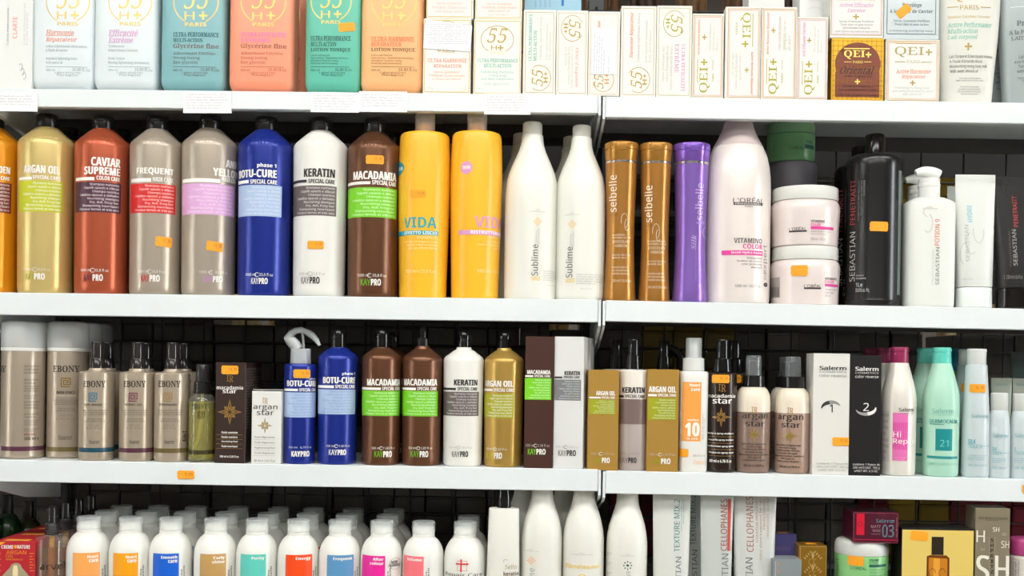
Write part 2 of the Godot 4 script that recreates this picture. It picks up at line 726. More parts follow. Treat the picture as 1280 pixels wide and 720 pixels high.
# ================================================================ the scene
func _ready() -> void:
	rng.seed = 7
	# ---- camera
	var cam := Camera3D.new()
	cam.name = "camera"
	cam.projection = Camera3D.PROJECTION_FRUSTUM
	cam.near = 0.05
	cam.far = 30.0
	cam.size = 0.05 * 720.0 / FOCAL
	cam.frustum_offset = Vector2(0, 0.05 * (CY - 360.0) / FOCAL)
	cam.transform = Transform3D(lens, EYE)
	add_child(cam)
	# ---- sky seen and felt through the shop windows
	var we := WorldEnvironment.new()
	we.name = "surroundings"
	var env := Environment.new()
	env.background_mode = Environment.BG_SKY
	var sky := Sky.new()
	var sm := ProceduralSkyMaterial.new()
	sm.sky_top_color = Color("c9d9ea")
	sm.sky_horizon_color = Color("f4f6f4")
	sm.ground_bottom_color = Color("b9b6ae")
	sm.ground_horizon_color = Color("e6e4de")
	sm.sky_energy_multiplier = 1.0
	sky.sky_material = sm
	env.sky = sky
	env.background_energy_multiplier = 24.0
	env.tonemap_mode = Environment.TONE_MAPPER_LINEAR
	env.tonemap_exposure = 1.15
	env.sdfgi_enabled = true
	env.ssao_enabled = true
	env.ssil_enabled = true
	we.environment = env
	add_child(we)
	# ---- ceiling panels of the shop (area lights just under glowing diffusers)
	for p in [[-1.35, 1.2, 1.55], [0.0, 1.2, 1.55], [1.35, 1.2, 1.55], [-1.35, 2.9, 1.6], [0.0, 2.9, 1.6], [1.35, 2.9, 1.6], [-0.6, -1.2, 0.5], [1.0, -1.2, 0.5]]:
		ceiling_panel(Vector3(p[0], 1.42, p[1]), 1.1 * p[2])
	room()
	shelving()
	back_stock()
	row_one()
	row_two()
	row_three()
	row_four()
	slips()

func ceiling_panel(at_: Vector3, energy: float) -> void:
	var t := thing("ceiling_light", "flat square ceiling light panel of the shop", "ceiling light", "ceiling light panels")
	t.position = at_
	part("frame", box_mesh(1.24, 0.03, 0.64, 0.004), mt("e8e8e6", 0.5), t, Vector3(0, -0.01, 0))
	var dm := StandardMaterial3D.new()
	dm.resource_name = "lit_diffuser"
	dm.albedo_color = Color("f4f4f0")
	dm.emission_enabled = true
	dm.emission = Color("fffaf0")
	dm.emission_energy_multiplier = 2.0
	part("diffuser", box_mesh(1.18, 0.006, 0.58, 0.001), dm, t, Vector3(0, -0.017, 0))
	var l := AreaLight3D.new()
	l.name = "panel_light"
	l.area_size = Vector2(1.18, 0.58)
	l.light_energy = energy
	l.light_color = Color("fbfaf8")
	l.shadow_enabled = true
	l.area_range = 12.0
	l.rotation_degrees.x = -90
	l.position = Vector3(0, -0.03, 0)
	t.add_child(l)

func slab(called: String, lo: Vector3, hi: Vector3, m: Material) -> MeshInstance3D:
	return struct(called, box_mesh(hi.x - lo.x, hi.y - lo.y, hi.z - lo.z, 0.001), m, Vector3((lo.x + hi.x) / 2, lo.y, (lo.z + hi.z) / 2))

func noise_tex(freq: float, a: Color, b: Color, sd: int) -> NoiseTexture2D:
	var t := NoiseTexture2D.new()
	t.width = 512
	t.height = 512
	t.seamless = true
	var n := FastNoiseLite.new()
	n.seed = sd
	n.frequency = freq
	n.fractal_octaves = 4
	t.noise = n
	var g := Gradient.new()
	g.set_color(0, a)
	g.set_color(1, b)
	t.color_ramp = g
	return t

func room() -> void:
	var plaster := StandardMaterial3D.new()
	plaster.resource_name = "taupe_plaster"
	plaster.albedo_texture = noise_tex(0.02, Color("6f6a63"), Color("7b766e"), 3)
	plaster.uv1_triplanar = true
	plaster.uv1_world_triplanar = true
	plaster.roughness = 0.9
	var tile := StandardMaterial3D.new()
	tile.resource_name = "pale_floor"
	tile.albedo_texture = noise_tex(0.03, Color("8f8a80"), Color("a49e93"), 5)
	tile.uv1_triplanar = true
	tile.uv1_world_triplanar = true
	tile.roughness = 0.35
	slab("floor", Vector3(-3.3, -1.55, -2.3), Vector3(3.3, -1.45, 4.4), tile)
	slab("ceiling", Vector3(-3.3, 1.45, -2.3), Vector3(3.3, 1.55, 4.4), plaster)
	slab("wall_back", Vector3(-3.3, -1.45, -2.3), Vector3(3.3, 1.45, -2.2), plaster)
	slab("wall_front", Vector3(-3.2, -1.45, 4.3), Vector3(3.2, 1.45, 4.4), plaster)
	# side walls, each with a tall window; a sheer blind hangs in the left one
	var alu := mt("9a9d9e", 0.4, 0.6)
	var holes := [["left", -3.25, 1.1, 2.3], ["right", 3.25, 1.0, 1.6]]
	for n in 2:
		var h: Array = holes[n]
		var x: float = h[1]
		var z0: float = h[2]
		var z1: float = h[3]
		slab("wall_%s" % h[0], Vector3(x - 0.05, -1.45, -2.3), Vector3(x + 0.05, 1.45, z0), plaster)
		slab("wall_%s_002" % h[0], Vector3(x - 0.05, -1.45, z1), Vector3(x + 0.05, 1.45, 4.4), plaster)
		slab("wall_%s_003" % h[0], Vector3(x - 0.05, 1.0, z0), Vector3(x + 0.05, 1.45, z1), plaster)
		slab("wall_%s_004" % h[0], Vector3(x - 0.05, -1.45, z0), Vector3(x + 0.05, -0.9, z1), plaster)
		var win := Node3D.new()
		win.name = "window_%d" % (n + 1)
		win.set_meta("kind", "structure")
		add_child(win)
		win.position = Vector3(x, -0.9, (z0 + z1) / 2.0)
		var wz := z1 - z0
		for s in [-1.0, 1.0]:
			part("window_frame", box_mesh(0.06, 1.9, 0.04, 0.003), alu, win, Vector3(0, 0, s * (wz / 2.0 - 0.02)))
		for y in [0.0, 1.86]:
			part("window_frame", box_mesh(0.06, 0.04, wz - 0.08, 0.003), alu, win, Vector3(0, y, 0))
		part("pane", box_mesh(0.006, 1.82, wz - 0.08, 0.0005), mt("eef4f4", 0.02, 0.0, 0.08), win, Vector3(0, 0.04, 0))
		if n == 0:
			part("sheer_blind", box_mesh(0.001, 1.8, wz - 0.09, 0.0002), mt("f2f0ea", 0.8, 0.0, 0.6), win, Vector3(0.02, 0.05, 0))

# ---------------------------------------------------------------- the gondola
func shelving() -> void:
	var white := StandardMaterial3D.new()
	white.resource_name = "white_enamel"
	white.albedo_texture = noise_tex(0.015, Color("dae1e2"), Color("e0e6e7"), 11)
	white.uv1_triplanar = true
	white.uv1_world_triplanar = true
	white.roughness = 0.32
	var grey := mt("8f9695", 0.5)
	var rows_called := ["top", "second", "third", "bottom"]
	var beam := mt("4a4643", 0.6)
	var depth := 0.255
	var bays := ["bay with the yellow bottles", "bay with the stacked cream jars", "next bay, beyond the bracket"]
	for r in 4:
		for b in 3:
			var e: Array = SHELF[r][mini(b, 1) if b < 2 else 0]
			var a := at(e[0], e[1], 0)
			var c := at(e[3], e[4], 0)
			var tall := (a.y - at(e[0], e[2], 0).y + c.y - at(e[3], e[5], 0).y) / 2.0
			if b == 2:   # the neighbouring bay carries on to the left in the same line
				c = a - Vector3(0.009, 0, 0)
				a = c - Vector3(0.5, 0, 0)
			var long := c.x - a.x
			var t := thing("shelf", "white metal %s shelf of the %s" % [rows_called[r], bays[b]], "shelf")
			t.position = (a + c) / 2.0
			t.rotation.z = atan2(c.y - a.y, long)
			part("deck", box_mesh(long - 0.004, 0.003, depth - 0.003, 0.0006), white, t, Vector3(0, -0.003, -depth / 2.0 - 0.0015))
			part("front_lip", box_mesh(long, tall, 0.003, 0.0012), white, t, Vector3(0, -tall, -0.0015))
			part("lip_return", box_mesh(long - 0.006, 0.0015, 0.012, 0.0004), white, t, Vector3(0, -tall, -0.009))
			part("rear_beam", box_mesh(long - 0.008, 0.026, 0.004, 0.001), beam, t, Vector3(0, -0.03, -depth + 0.004))
			if b == 0:
				part("cross_beam", box_mesh(long - 0.008, 0.022, 0.004, 0.001), beam, t, Vector3(0, -0.0255, -0.2))
			# end brackets: deeper towards the back
			var k := 0.55 if r == 0 else 1.0
			var o := PackedVector2Array([Vector2(0, -0.001), Vector2(0, -tall - 0.006 * k), Vector2(-0.012, -tall - 0.012 * k), Vector2(-0.13, -tall - 0.04 * k), Vector2(-depth, -tall - 0.055 * k), Vector2(-depth, -0.001)])
			for s in [-1.0, 1.0]:
				var br := part("bracket", side_plate(o, 0.002), white, t, Vector3(s * (long / 2.0 + 0.0022), 0, 0.0005))
				var f := PackedVector2Array([Vector2(0, -0.001), Vector2(0, -tall - 0.006 * k), Vector2(-0.012, -tall - 0.012 * k), Vector2(-0.13, -tall - 0.04 * k), Vector2(-0.13, -tall - 0.04 * k + 0.0015), Vector2(-0.012, -tall - 0.012 * k + 0.0015), Vector2(-0.002, -tall - 0.0055 * k), Vector2(-0.002, -0.001)])
				part("flange", side_plate(f, 0.004), white, br, Vector3(0, 0, 0.001))
	# slotted posts
	var xm := at(752.5, 380, 0).x
	var post_m := mt("3a3d3c", 0.45, 0.3)
	for k in 3:
		var x: float = [at(-12.5, 380, 0).x, xm, at(1424, 380, 0).x][k]
		var t := thing("upright_post", "dark slotted steel post " + ["beside the red cartons and green bottles", "between the white and mustard cartons", "beyond the black tube"][k], "post", "upright posts")
		t.position = Vector3(x, -1.45, -0.275)
		part("column", box_mesh(0.03, 2.15, 0.014, 0.002), post_m, t)
		for slot in 40:
			part("slot", box_mesh(0.005, 0.022, 0.001, 0.0003), mt("101111", 0.8), t, Vector3(0, 0.75 + slot * 0.034, 0.0068))
	# wire grid behind both bays
	var t := thing("wire_grid", "dark square wire grid closing the back of the shelves", "wire grid")
	var g0 := at(-20, 423.5, -0.262)
	t.position = Vector3(0, 0, -0.262)
	var wm := mt("3c3e3d", 0.4, 0.4)
	var pitch := 0.0757
	var x0 := at(255.0, 423, -0.262).x
	for k in range(-11, 20):
		part("upright_wire", tube_mesh([Vector3(x0 + k * pitch, -0.6, 0), Vector3(x0 + k * pitch, 0.62, 0)], [0.0017, 0.0017], 8), wm, t)
	for k in range(-8, 9):
		var y := g0.y + k * pitch
		part("cross_wire", tube_mesh([Vector3(-1.3, y, 0.003), Vector3(1.2, y, 0.003)], [0.0017, 0.0017], 8), wm, t)

# ---------------------------------------------------------------- hair-colour cartons on the far side of the grid, hair hanging beyond
func back_stock() -> void:
	var tones := {"k": ["5a554f", "645f58", "4c4843"], "y": ["86701c", "78620f", "92791f"], "r": ["701a28", "7c2030", "601420"]}
	var words := {"k": "black", "y": "mustard yellow", "r": "dark red"}
	var dm := mt("55585a", 0.5)
	# rear decks: [photo y of the deck, layers]
	var decks := [[262.0, 2], [482.0, 4], [694.0, 4]]
	for r in decks.size():
		var y0 := at(640, decks[r][0], -0.285).y
		var t := thing("rear_shelf", "grey rear shelf board behind the wire grid carrying %s of small cartons" % ["a low double layer", "the four-high layers", "the lower four-high layers"][r], "shelf")
		t.position = Vector3(0, y0, 0)
		part("deck", box_mesh(2.1, 0.012, 0.2, 0.001), dm, t, Vector3(0, -0.012, -0.37))
		part("rail", box_mesh(2.1, 0.02, 0.004, 0.0008), dm, t, Vector3(0, -0.022, -0.468))
		var pitch := 0.0562
		for k in range(-17, 18):
			for j in decks[r][1]:
				var x := k * pitch + 0.011
				var px := 640.0 + x * 683.0
				if r == 1 and j == 3 and ((px > 245 and px < 305) or (px > 660 and px < 720) or (px > 1120 and px < 1190)):
					continue
				if r == 1 and j == 2 and px > 1140 and px < 1170:
					continue
				if r == 0 and (px < 480 or (j == 1 and px < 760)):
					continue
				var kind := "k"
				if r == 0 and px > 1100:
					kind = "y"
				elif r == 1 and px > 770 and px < 915:
					kind = "y"
				elif r == 2 and px > 750:
					kind = "r" if px < 840 or (px > 1035 and px < 1075) or px > 1180 else "y" if px > 1075 else "k"
				elif r == 2 and px > 1170:
					kind = "r"
				var c := thing("hair_color_carton", "small %s carton end behind the wire grid " % words[kind] + ["level with the cream jars", "above the third shelf's bottles", "above the bottom shelf's bottles"][r], "carton", "%s cartons behind the grid, %s tier" % [words[kind], ["upper", "middle", "lower"][r]])
				c.position = Vector3(x + rng.randf_range(-0.0012, 0.0012), y0 + j * 0.0347, -0.355 + rng.randf_range(-0.004, 0.004))
				c.rotation.y = rng.randf_range(-0.02, 0.02)
				var tm := mt(tones[kind][rng.randi() % 3], 0.28)
				part("body", box_mesh(0.0545, 0.0343, 0.13, 0.001), tm, c)
				part("end_flap", box_mesh(0.048, 0.027, 0.0012, 0.0005), tm, c, Vector3(0, 0.0025, 0.0652))
				part("tuck_edge", box_mesh(0.045, 0.0022, 0.002, 0.0005), tm, c, Vector3(0, 0.0288, 0.0655))
	# dark middle boards of the double-sided rack
	for d in [["upper", 150.0, 372.0], ["middle", 437.0, 582.0], ["lower", 634.0, 850.0]]:
		var y1 := at(640, d[1], -0.475).y
		var y2 := at(640, d[2], -0.475).y
		var bd := thing("backing_board", "dark %s backing board standing behind the rows of small cartons" % d[0], "board")
		bd.position = Vector3(0, y2, -0.475)
		part("panel", box_mesh(2.9, y1 - y2, 0.008, 0.001), mt("2b2927", 0.7), bd)
		part("edge_strip", box_mesh(2.9, 0.01, 0.012, 0.001), mt("3a3835", 0.6), bd, Vector3(0, y1 - y2, 0))
	# hair extensions hanging on the far wall of the next aisle
	var tone := {"6b4a2a": "brown", "3b281b": "dark brown", "7c5a36": "chestnut", "4a3322": "espresso", "8a6a42": "caramel", "ead9ae": "light blonde", "c9a86a": "honey blonde"}
	var brown := ["6b4a2a", "3b281b", "7c5a36", "4a3322", "8a6a42"]
	for tier in 2:
		var ry: float = [1.16, 0.42][tier]
		var rail := thing("hanging_rail", "thin steel %s rail with hair extensions hung on it beyond the shelves" % ["upper", "lower"][tier], "rail")
		rail.position = Vector3(0, ry, -1.0 - tier * 0.06)
		part("bar", tube_mesh([Vector3(-1.5, 0, 0), Vector3(1.5, 0, 0)], [0.008, 0.008], 10), mt("9c9d9c", 0.3, 0.8), rail)
		for s in [-1.5, 1.5]:
			part("hanger_rod", tube_mesh([Vector3(s, 0, 0), Vector3(s, 1.44 - ry, 0)], [0.008, 0.008], 10), mt("9c9d9c", 0.3, 0.8), rail)
		for k in 26:
			var x := -1.4 + k * 0.112
			var px := 640.0 + x * 504.0
			var hue: String = brown[(k * 3 + k / 4) % brown.size()]
			if tier == 1:
				if minf(absf(px - 276), minf(absf(px - 690), absf(px - 1165))) > 75:
					continue
				hue = "ead9ae" if k % 2 == 0 else "c9a86a"
			var w := thing("hair_extension", "long %s hair extension on the %s rail beyond the shelves" % [tone[hue], ["upper", "lower"][tier]], "hair extension", "hair extensions on the %s rail" % ["upper", "lower"][tier])
			w.position = Vector3(x, ry - 0.008, -1.0 - tier * 0.06)
			var hm := mt(hue, 0.45)
			part("clip", box_mesh(0.05, 0.02, 0.012, 0.002), mt("2a2a2a", 0.5), w, Vector3(0, -0.022, 0))
			for q in 5:
				var path := []
				var rad := []
				for i in 12:
					var f := i / 11.0
					path.append(Vector3((q - 2) * 0.0145 + 0.006 * sin(f * 9.0 + q + k), -0.02 - f * 0.62, 0.008 * cos(f * 8.0 + q * 2.0)))
					rad.append(0.0145 * (1.0 - 0.6 * f * f))
				part("strand", tube_mesh(path, rad, 8), hm, w)

# ================================================================ top shelf
func emblem(it: Item, cx: float, cy: float, r: float, g: Material) -> void:
	arc(it, cx, cy, r, r, 1.2, g, -62, 242, 48)
	txt(it, "55", cx - r * 0.52, cy - r * 0.55, cx + r * 0.6, cy + r * 0.32, g, "f", 0, 0.25)
	txt(it, "H", cx - r * 0.5, cy + r * 0.45, cx - r * 0.06, cy + r * 0.8, g, "s")
	txt(it, "+", cx + r * 0.14, cy + r * 0.44, cx + r * 0.5, cy + r * 0.8, g, "b")
	txt(it, "PARIS", cx - r * 0.48, cy + r * 0.92, cx + r * 0.46, cy + r * 1.09, g, "b")

func flask(label: String, xl: float, xr: float, col: String, ecx: float, er: float, title: Array, title_m: Material, body: Array, ink: Material) -> Item:
	var it := item("lotion_bottle", label, "lotion bottle", "square-shouldered lotion bottles", xl, xr, -62, 0, {"dr": 0.62, "n": 5.0})
	var m := mt(col, 0.32, 0.0, 1.0, 0.5)
	loft(it, "body", [[0.0, 0.78], [0.012, 0.88], [0.03, 0.945], [0.055, 0.985], [0.08, 1.0], [0.72, 1.0], [0.76, 0.985], [0.79, 0.94], [0.815, 0.85], [0.83, 0.7], [0.835, 0.4, 0.55, 2.0], [0.86, 0.36, 0.56, 2.0]], m, true, 72)
	loft(it, "cap", [[0.855, 0.42, 0.66, 2.0], [0.865, 0.44, 0.68, 2.0], [0.985, 0.43, 0.67, 2.0], [1.0, 0.4, 0.62, 2.0]], mt("e9e6dc", 0.35), false, 40)
	var gold := mt("e2c272", 0.3, 0.5)
	emblem(it, ecx, 2, er, gold)
	var x0 := ecx - er * 1.0
	var y := 39.0
	for t in title:
		txt(it, t[0], x0, t[1], x0 + t[2], t[3], t[5] if t.size() > 5 else title_m, t[4], 0, 0.22 if t[4] == "f" and title.size() == 2 and t[0].to_upper() != t[0] else 0.0)
	para(it, body, x0, title[title.size() - 1][3] + 2.0, x0 + er * 1.85, 81, ink, -1, "f")
	quad(it, x0, 83.4, x0 + er * 1.9, 83.9, ink)
	txt(it, "500 ml", x0, 86, x0 + 11, 89, ink, "s")
	txt(it, "16.80 fl.oz", x0 + er * 1.2, 85, x0 + er * 2.0, 89, ink, "f")
	para(it, ["Laboratoires", "Pharmaplus"], x0 + 11, 89.5, x0 + 43, 95.5, ink, 0, "m", 0, 0.0, 0.9)
	return it

# slim gold-framed carton; emblem printed along its length
func slim(label: String, xl: float, xr: float, yt: float, border: Material, opt := {}) -> Item:
	var o := {"flat": true, "depth": 0.05}
	o.merge(opt, true)
	var it := item("cosmetic_box", label, "box", "slim cosmetic boxes standing in a row", xl, xr, yt, 0, o)
	carton(it, o.depth, mt("e5e4dd", 0.45))
	return it

func row_one() -> void:
	var gold := mt("b59c52", 0.4, 0.4)
	var olive := mt("a8a03c", 0.35, 0.5)
	var grey := mt("8f9694", 0.6)
	var orange := mt("f0895e", 0.6)
	var teal := mt("4fbfae", 0.6)
	var pink := mt("e39ac6", 0.6)
	# tall white carton at the left end
	var it := item("cosmetic_box", "tall white carton with pink vertical word beside white lotion bottle", "box", "", -30, 40, -1, 0, {"flat": true, "depth": 0.07})
	carton(it, 0.07, mt("dfe1de", 0.5))
	txt(it, "CLARTE", 16, 21, 21.5, 48, mt("f2958a", 0.6), "s", 1)
	para(it, ["Crème éclaircissante"], 8, 10, 12, 56, grey, -1, "s", 1)
	para(it, ["Lait corporel", "hydratant"], 29, 4, 36, 56, mt("c3c8c6", 0.6), -1, "s", 1)
	for k in 3:
		arc(it, 26 + k * 2.2, 84 + k * 5.5, 2.4, 4.5, 0.6, grey, -120, 150, 14)
	done(it)
	# lotion bottles
	it = flask("white lotion bottle with gold emblem and orange italic title", 48, 125.5, "d9e2e5", 85, 27.5, [["Harmonie", 37, 35, 45, "f"], ["Réparateur", 46.5, 39, 53.5, "f"]], orange, ["Lotion éclaircissante adoucissante", "à l'huile de carotte", "", "Anti-dark lightening lotion", "with carrot oil"], mt("97a4a6", 0.6))
	done(it)
	it = flask("white lotion bottle with gold emblem and pink italic title", 124.5, 203, "d9e2e5", 163, 27.5, [["Efficacité", 37, 37, 45.5, "f"], ["Extrême", 46.5, 31, 53.5, "f"]], mt("dd86c8", 0.6), ["Traitement", "éclaircissant intense", "", "Body lotion", "Strong lightening treatment"], mt("97a4a6", 0.6))
	done(it)
	var sea := flask("grey-teal lotion bottle with gold emblem beside peach one", 207, 287, "80b2b7", 245, 28.5, [["ULTRA PERFORMANCE", 40.5, 57, 46, "F"], ["MULTI-ACTION", 48, 37, 52.5, "F"], ["Glycérine fine", 54.5, 57, 62, "F", mt("7a6f66", 0.6)]], mt("1e6468", 0.6), ["Adoucissant Extrême", "Strong toning", "fine glycerin"], mt("6b655f", 0.6))
	done(sea)
	again(sea, "second grey-teal lotion bottle half hidden behind the grey-teal one", 262, 0.067, 0)
	var peach := flask("salmon peach lotion bottle with gold emblem and pink title", 291, 371, "f79a7a", 329.5, 28.5, [["ULTRA EFFICACITE", 40.5, 57, 46, "F"], ["EXTREME", 48, 37, 52.5, "F"], ["Glycérine fine", 54.5, 57, 62, "F", mt("9c6450", 0.6)]], mt("f07ac0", 0.6), ["Adoucissant Extrême", "Strong toning", "fine glycerin"], mt("a5654c", 0.6))
	done(peach)
	again(peach, "second salmon lotion bottle hidden behind the salmon peach one", 349, 0.067, 0)
	var green := flask("sea green lotion bottle with orange price sticker beside amber one", 384.5, 453.5, "5fbaa2", 414, 25.5, [["ULTRA PERFORMANCE", 45, 50, 51, "F"], ["MULTI-ACTION", 52.5, 32, 58, "F"], ["LOTION TONIQUE", 60, 50, 65.5, "F"]], mt("20584c", 0.6), ["Lotion astringente", "Sans parfum - Régénérant dermique", "Astringent cleanser toning", "Purifying and Revitalising"], mt("2b5a4e", 0.6))
	sticker(green, 423, 28.5, 444, 39.5, "", -6)
	done(green)
	again(green, "second sea green lotion bottle peeking out behind the white ones", 176, 0.067, 0)
	var amber := flask("pale amber lotion bottle with gold emblem and orange title", 453.5, 531, "f2b57c", 492.5, 28.5, [["ULTRA HARMONIE", 46, 54, 52, "F"], ["REPARATEUR", 53, 38, 58, "F"], ["LOTION TONIQUE", 60, 55, 65.5, "F", mt("6d5a3a", 0.6)]], mt("ee7a4c", 0.6), ["Lotion astringente", "Sans parfum - Régénérant dermique", "Astringent cleanser toning", "Purifying and Revitalising"], mt("75603e", 0.6))
	done(amber)

	# two stacks of square cartons
	var cream := mt("e6e5de", 0.45)
	it = item("soap_box", "cream soap box with white paper slip stuck over its emblem", "box", "square gold-edged soap boxes", 529, 588.5, 23.4, 0, {"flat": true, "depth": 0.055})
	carton(it, 0.055, cream)
	frame(it, 530.5, 25, 587.2, 115.5, 0.9, mt("cfb868", 0.35, 0.5))
	arc(it, 558, 46, 20, 20, 0.7, gold, -62, 242)
	txt(it, "PARIS", 548, 62.5, 568, 66, gold, "s")
	txt(it, "ULTRA HARMONIE", 534.5, 73.2, 583.5, 78, orange, "f")
	txt(it, "RÉPARATEUR", 542, 79.5, 577, 84.5, orange, "f")
	para(it, ["Savon gommant", "Purifiant, Eclaircissant", "à l'huile de carotte"], 536, 88, 581, 101, mt("f3b295", 0.6), 0, "f")
	txt(it, "200 g", 533.5, 109, 541, 112, mt("f3b295", 0.6), "s")
	txt(it, "7 oz", 576, 110, 583, 113, mt("f3b295", 0.6), "s")
	paper_on(it, PackedVector2Array([Vector2(532, 24.6), Vector2(590.2, 32), Vector2(588, 64.6), Vector2(529.2, 60.8)]), 10)
	done(it)
	var up := item("soap_box", "cream soap box with pink print on top of the slip-covered box", "box", "square gold-edged soap boxes", 533, 592, -72, 0, {"flat": true, "depth": 0.055, "on": it, "yb": 22.5})
	carton(up, 0.055, cream)
	frame(up, 534.5, -70, 590.6, 21.3, 0.9, mt("cfb868", 0.35, 0.5))
	para(up, ["Savon Gommant", "Purifiant, Eclaircissant", "with lemon extract"], 540, 2, 584, 17, mt("efb9b4", 0.6), 0, "f")
	done(up)
	it = item("soap_box", "cream soap box with gold round emblem and turquoise print", "box", "square gold-edged soap boxes", 592, 651.5, 24.6, 0, {"flat": true, "depth": 0.055})
	carton(it, 0.055, cream)
	frame(it, 593.3, 26, 650.3, 117, 0.9, mt("cfb868", 0.35, 0.5))
	arc(it, 621.7, 49.5, 20.8, 17.5, 0.8, gold, -58, 238)
	txt(it, "55", 609, 35.5, 634.5, 53.5, gold, "f", 0, 0.25)
	txt(it, "H", 614, 56.5, 621, 62.5, gold, "s")
	txt(it, "+", 622, 56.5, 629.5, 63.5, gold, "b")
	txt(it, "PARIS", 612, 64.5, 632, 67.5, mt("d8cfa0", 0.5), "s")
	txt(it, "ULTRA PERFORMANCE", 596, 73.5, 647.5, 78, teal, "f")
	txt(it, "MULTI-ACTION", 604.5, 79.8, 639.5, 84.5, teal, "f")
	para(it, ["Exfoliating, Purifying", "Toning Soap", "anti dark complexion"], 601, 88, 642, 101, mt("8fd3c8", 0.6), 0, "f")
	para(it, ["avec glycérine"], 606, 103, 636, 107, mt("8fd3c8", 0.6), 0, "s")
	txt(it, "200 g", 596, 109.5, 604.5, 113, mt("8fd3c8", 0.6), "s")
	done(it)
	up = item("soap_box", "cream soap box with coral print on top of the turquoise-printed box", "box", "square gold-edged soap boxes", 594, 652.5, -70, 0, {"flat": true, "depth": 0.055, "on": it, "yb": 24.0})
	carton(up, 0.055, cream)
	frame(up, 595.3, -68, 651.2, 22.6, 0.9, mt("cfb868", 0.35, 0.5))
	para(up, ["Savon Gommant", "Purifiant, Eclaircissant", "with carrot oil"], 602, 3, 646, 16, mt("f3a58e", 0.6), 0, "f")
	para(up, ["net weight"], 610, 17.5, 636, 20, mt("f3a58e", 0.6), 0, "s")
	done(up)
	# pale blue carton behind
	it = item("cosmetic_box", "pale blue carton with dark blue stripe standing behind slim boxes", "box", "", 655, 726, -26, 0, {"flat": true, "depth": 0.06, "z": -0.07})
	carton(it, 0.06, mt("9cc6da", 0.45))
	quad(it, 702, -20, 705, 7.5, mt("1d6fc4", 0.5))
	for k in 4:
		para(it, ["soin intense"], 668 + k * 6.0, -18, 671 + k * 6.0, 9, mt("6d9db4", 0.6), -1, "s", 1)
	done(it)

	# slim cartons
	var names := [
		["slim cream carton with turquoise vertical title, emblem at its foot", 654, 694.5, 12.2],
		["slim cream carton with pink script title, round emblem at its top", 695.2, 734.8, 13],
		["slim cream carton half covered by a white printed slip", 735.4, 774.8, 14.3],
		["slim cream carton with orange italic title, round emblem at its foot", 776, 820, 7.4],
		["slim cream carton with lilac capital title, round emblem at its top", 820.6, 864.6, 7],
		["shorter slim carton with orange frame and letters at its foot", 865.2, 904.6, 17],
		["slim carton with orange frame and large letters at its top", 906.5, 950.5, 8.2],
		["slim carton with orange frame, taller one beside pink-framed carton", 951.6, 995.8, 8.6],
		["short slim carton with lilac pink frame and letters at its foot", 996.2, 1034.8, 21]]
	var fine := mt("c4c6be", 0.6)
	for i in names.size():
		var a: Array = names[i]
		it = slim(a[0], a[1], a[2], a[3], gold, {"yaw": -2.5 if i == 6 else 0.0})
		var x0: float = a[1]
		var x1: float = a[2]
		var yt: float = a[3]
		var yb := 117.5 + i * 0.85
		var ox := 1.2
		match i:
			0, 3:
				frame(it, x0 + 2.5, yt + 3, x1 - 2.5, yb - 1.5, 0.5, gold)
				var cy := yb - 20.0
				var cxx := (x0 + x1) / 2.0
				arc(it, cxx, cy, 14.5, 16, 0.7, gold, -125, 125 if i == 0 else 150)
				txt(it, "55", cxx - 9.5, cy - 11, cxx + 4.5, cy + 10.5, gold, "f", 1, 0.25)
				txt(it, "H+", cxx + 5, cy - 8, cxx + 10.5, cy + 6, gold, "b", 1)
				if i == 0:
					txt(it, "ULTRA PERFORMANCE", x0 + 7, yt + 5, x0 + 11, yb - 41, teal, "f", 1)
					txt(it, "MULTI-ACTION", x0 + 13, yt + 26, x0 + 17, yb - 41, teal, "f", 1)
				else:
					txt(it, "Harmonie Réparateur", x0 + 11, yt + 8, x0 + 16.5, yt + 65, orange, "f", 1, 0.22)
				para(it, ["Exfoliating, Lightening, Toning", "", "Soin corporel éclaircissant", "Body care treatment"], x0 + 20, yt + 9, x1 - 5, yb - 42, fine, -1, "f", 1)
			1, 4:
				frame(it, x0 + 2.5, yt + 3, x1 - 2.5, yb - 1.5, 0.5, gold if i == 1 else olive)
				var cy := yt + 22.5
				var cxx := (x0 + x1) / 2.0 + 0.5
				arc(it, cxx, cy, 14, 16.5, 0.7, gold if i == 1 else olive, 30, 330)
				txt(it, "55", cxx - 4.5, cy - 11, cxx + 10, cy + 12, gold if i == 1 else olive, "f", 3, 0.25)
				txt(it, "H+", cxx - 11, cy - 6, cxx - 5.5, cy + 6.5, gold if i == 1 else olive, "b", 3)
				if i == 1:
					txt(it, "Elixir d'Argentée", x0 + 23, yt + 46, x0 + 28, yt + 96, mt("f0a8a6", 0.6), "f", 3, 0.22)
					para(it, ["Soin corps éclaircissant intense", "Strong Whitening treatment", "avec glycérine"], x0 + 10, yt + 45, x0 + 22, yt + 98, fine, -1, "f", 3)
				else:
					txt(it, "ULTRA EFFICACITÉ", x0 + 31, yt + 48, x0 + 36.5, yt + 108, mt("d58ad0", 0.6), "f", 3)
					txt(it, "EXTRÊME", x0 + 23, yt + 48, x0 + 29, yt + 84, mt("d58ad0", 0.6), "f", 3)
					para(it, ["Crème éclaircissante extrême", "Strong bleaching cream", "tube with lemon extract"], x0 + 6, yt + 50, x0 + 21, yt + 106, fine, -1, "f", 3)
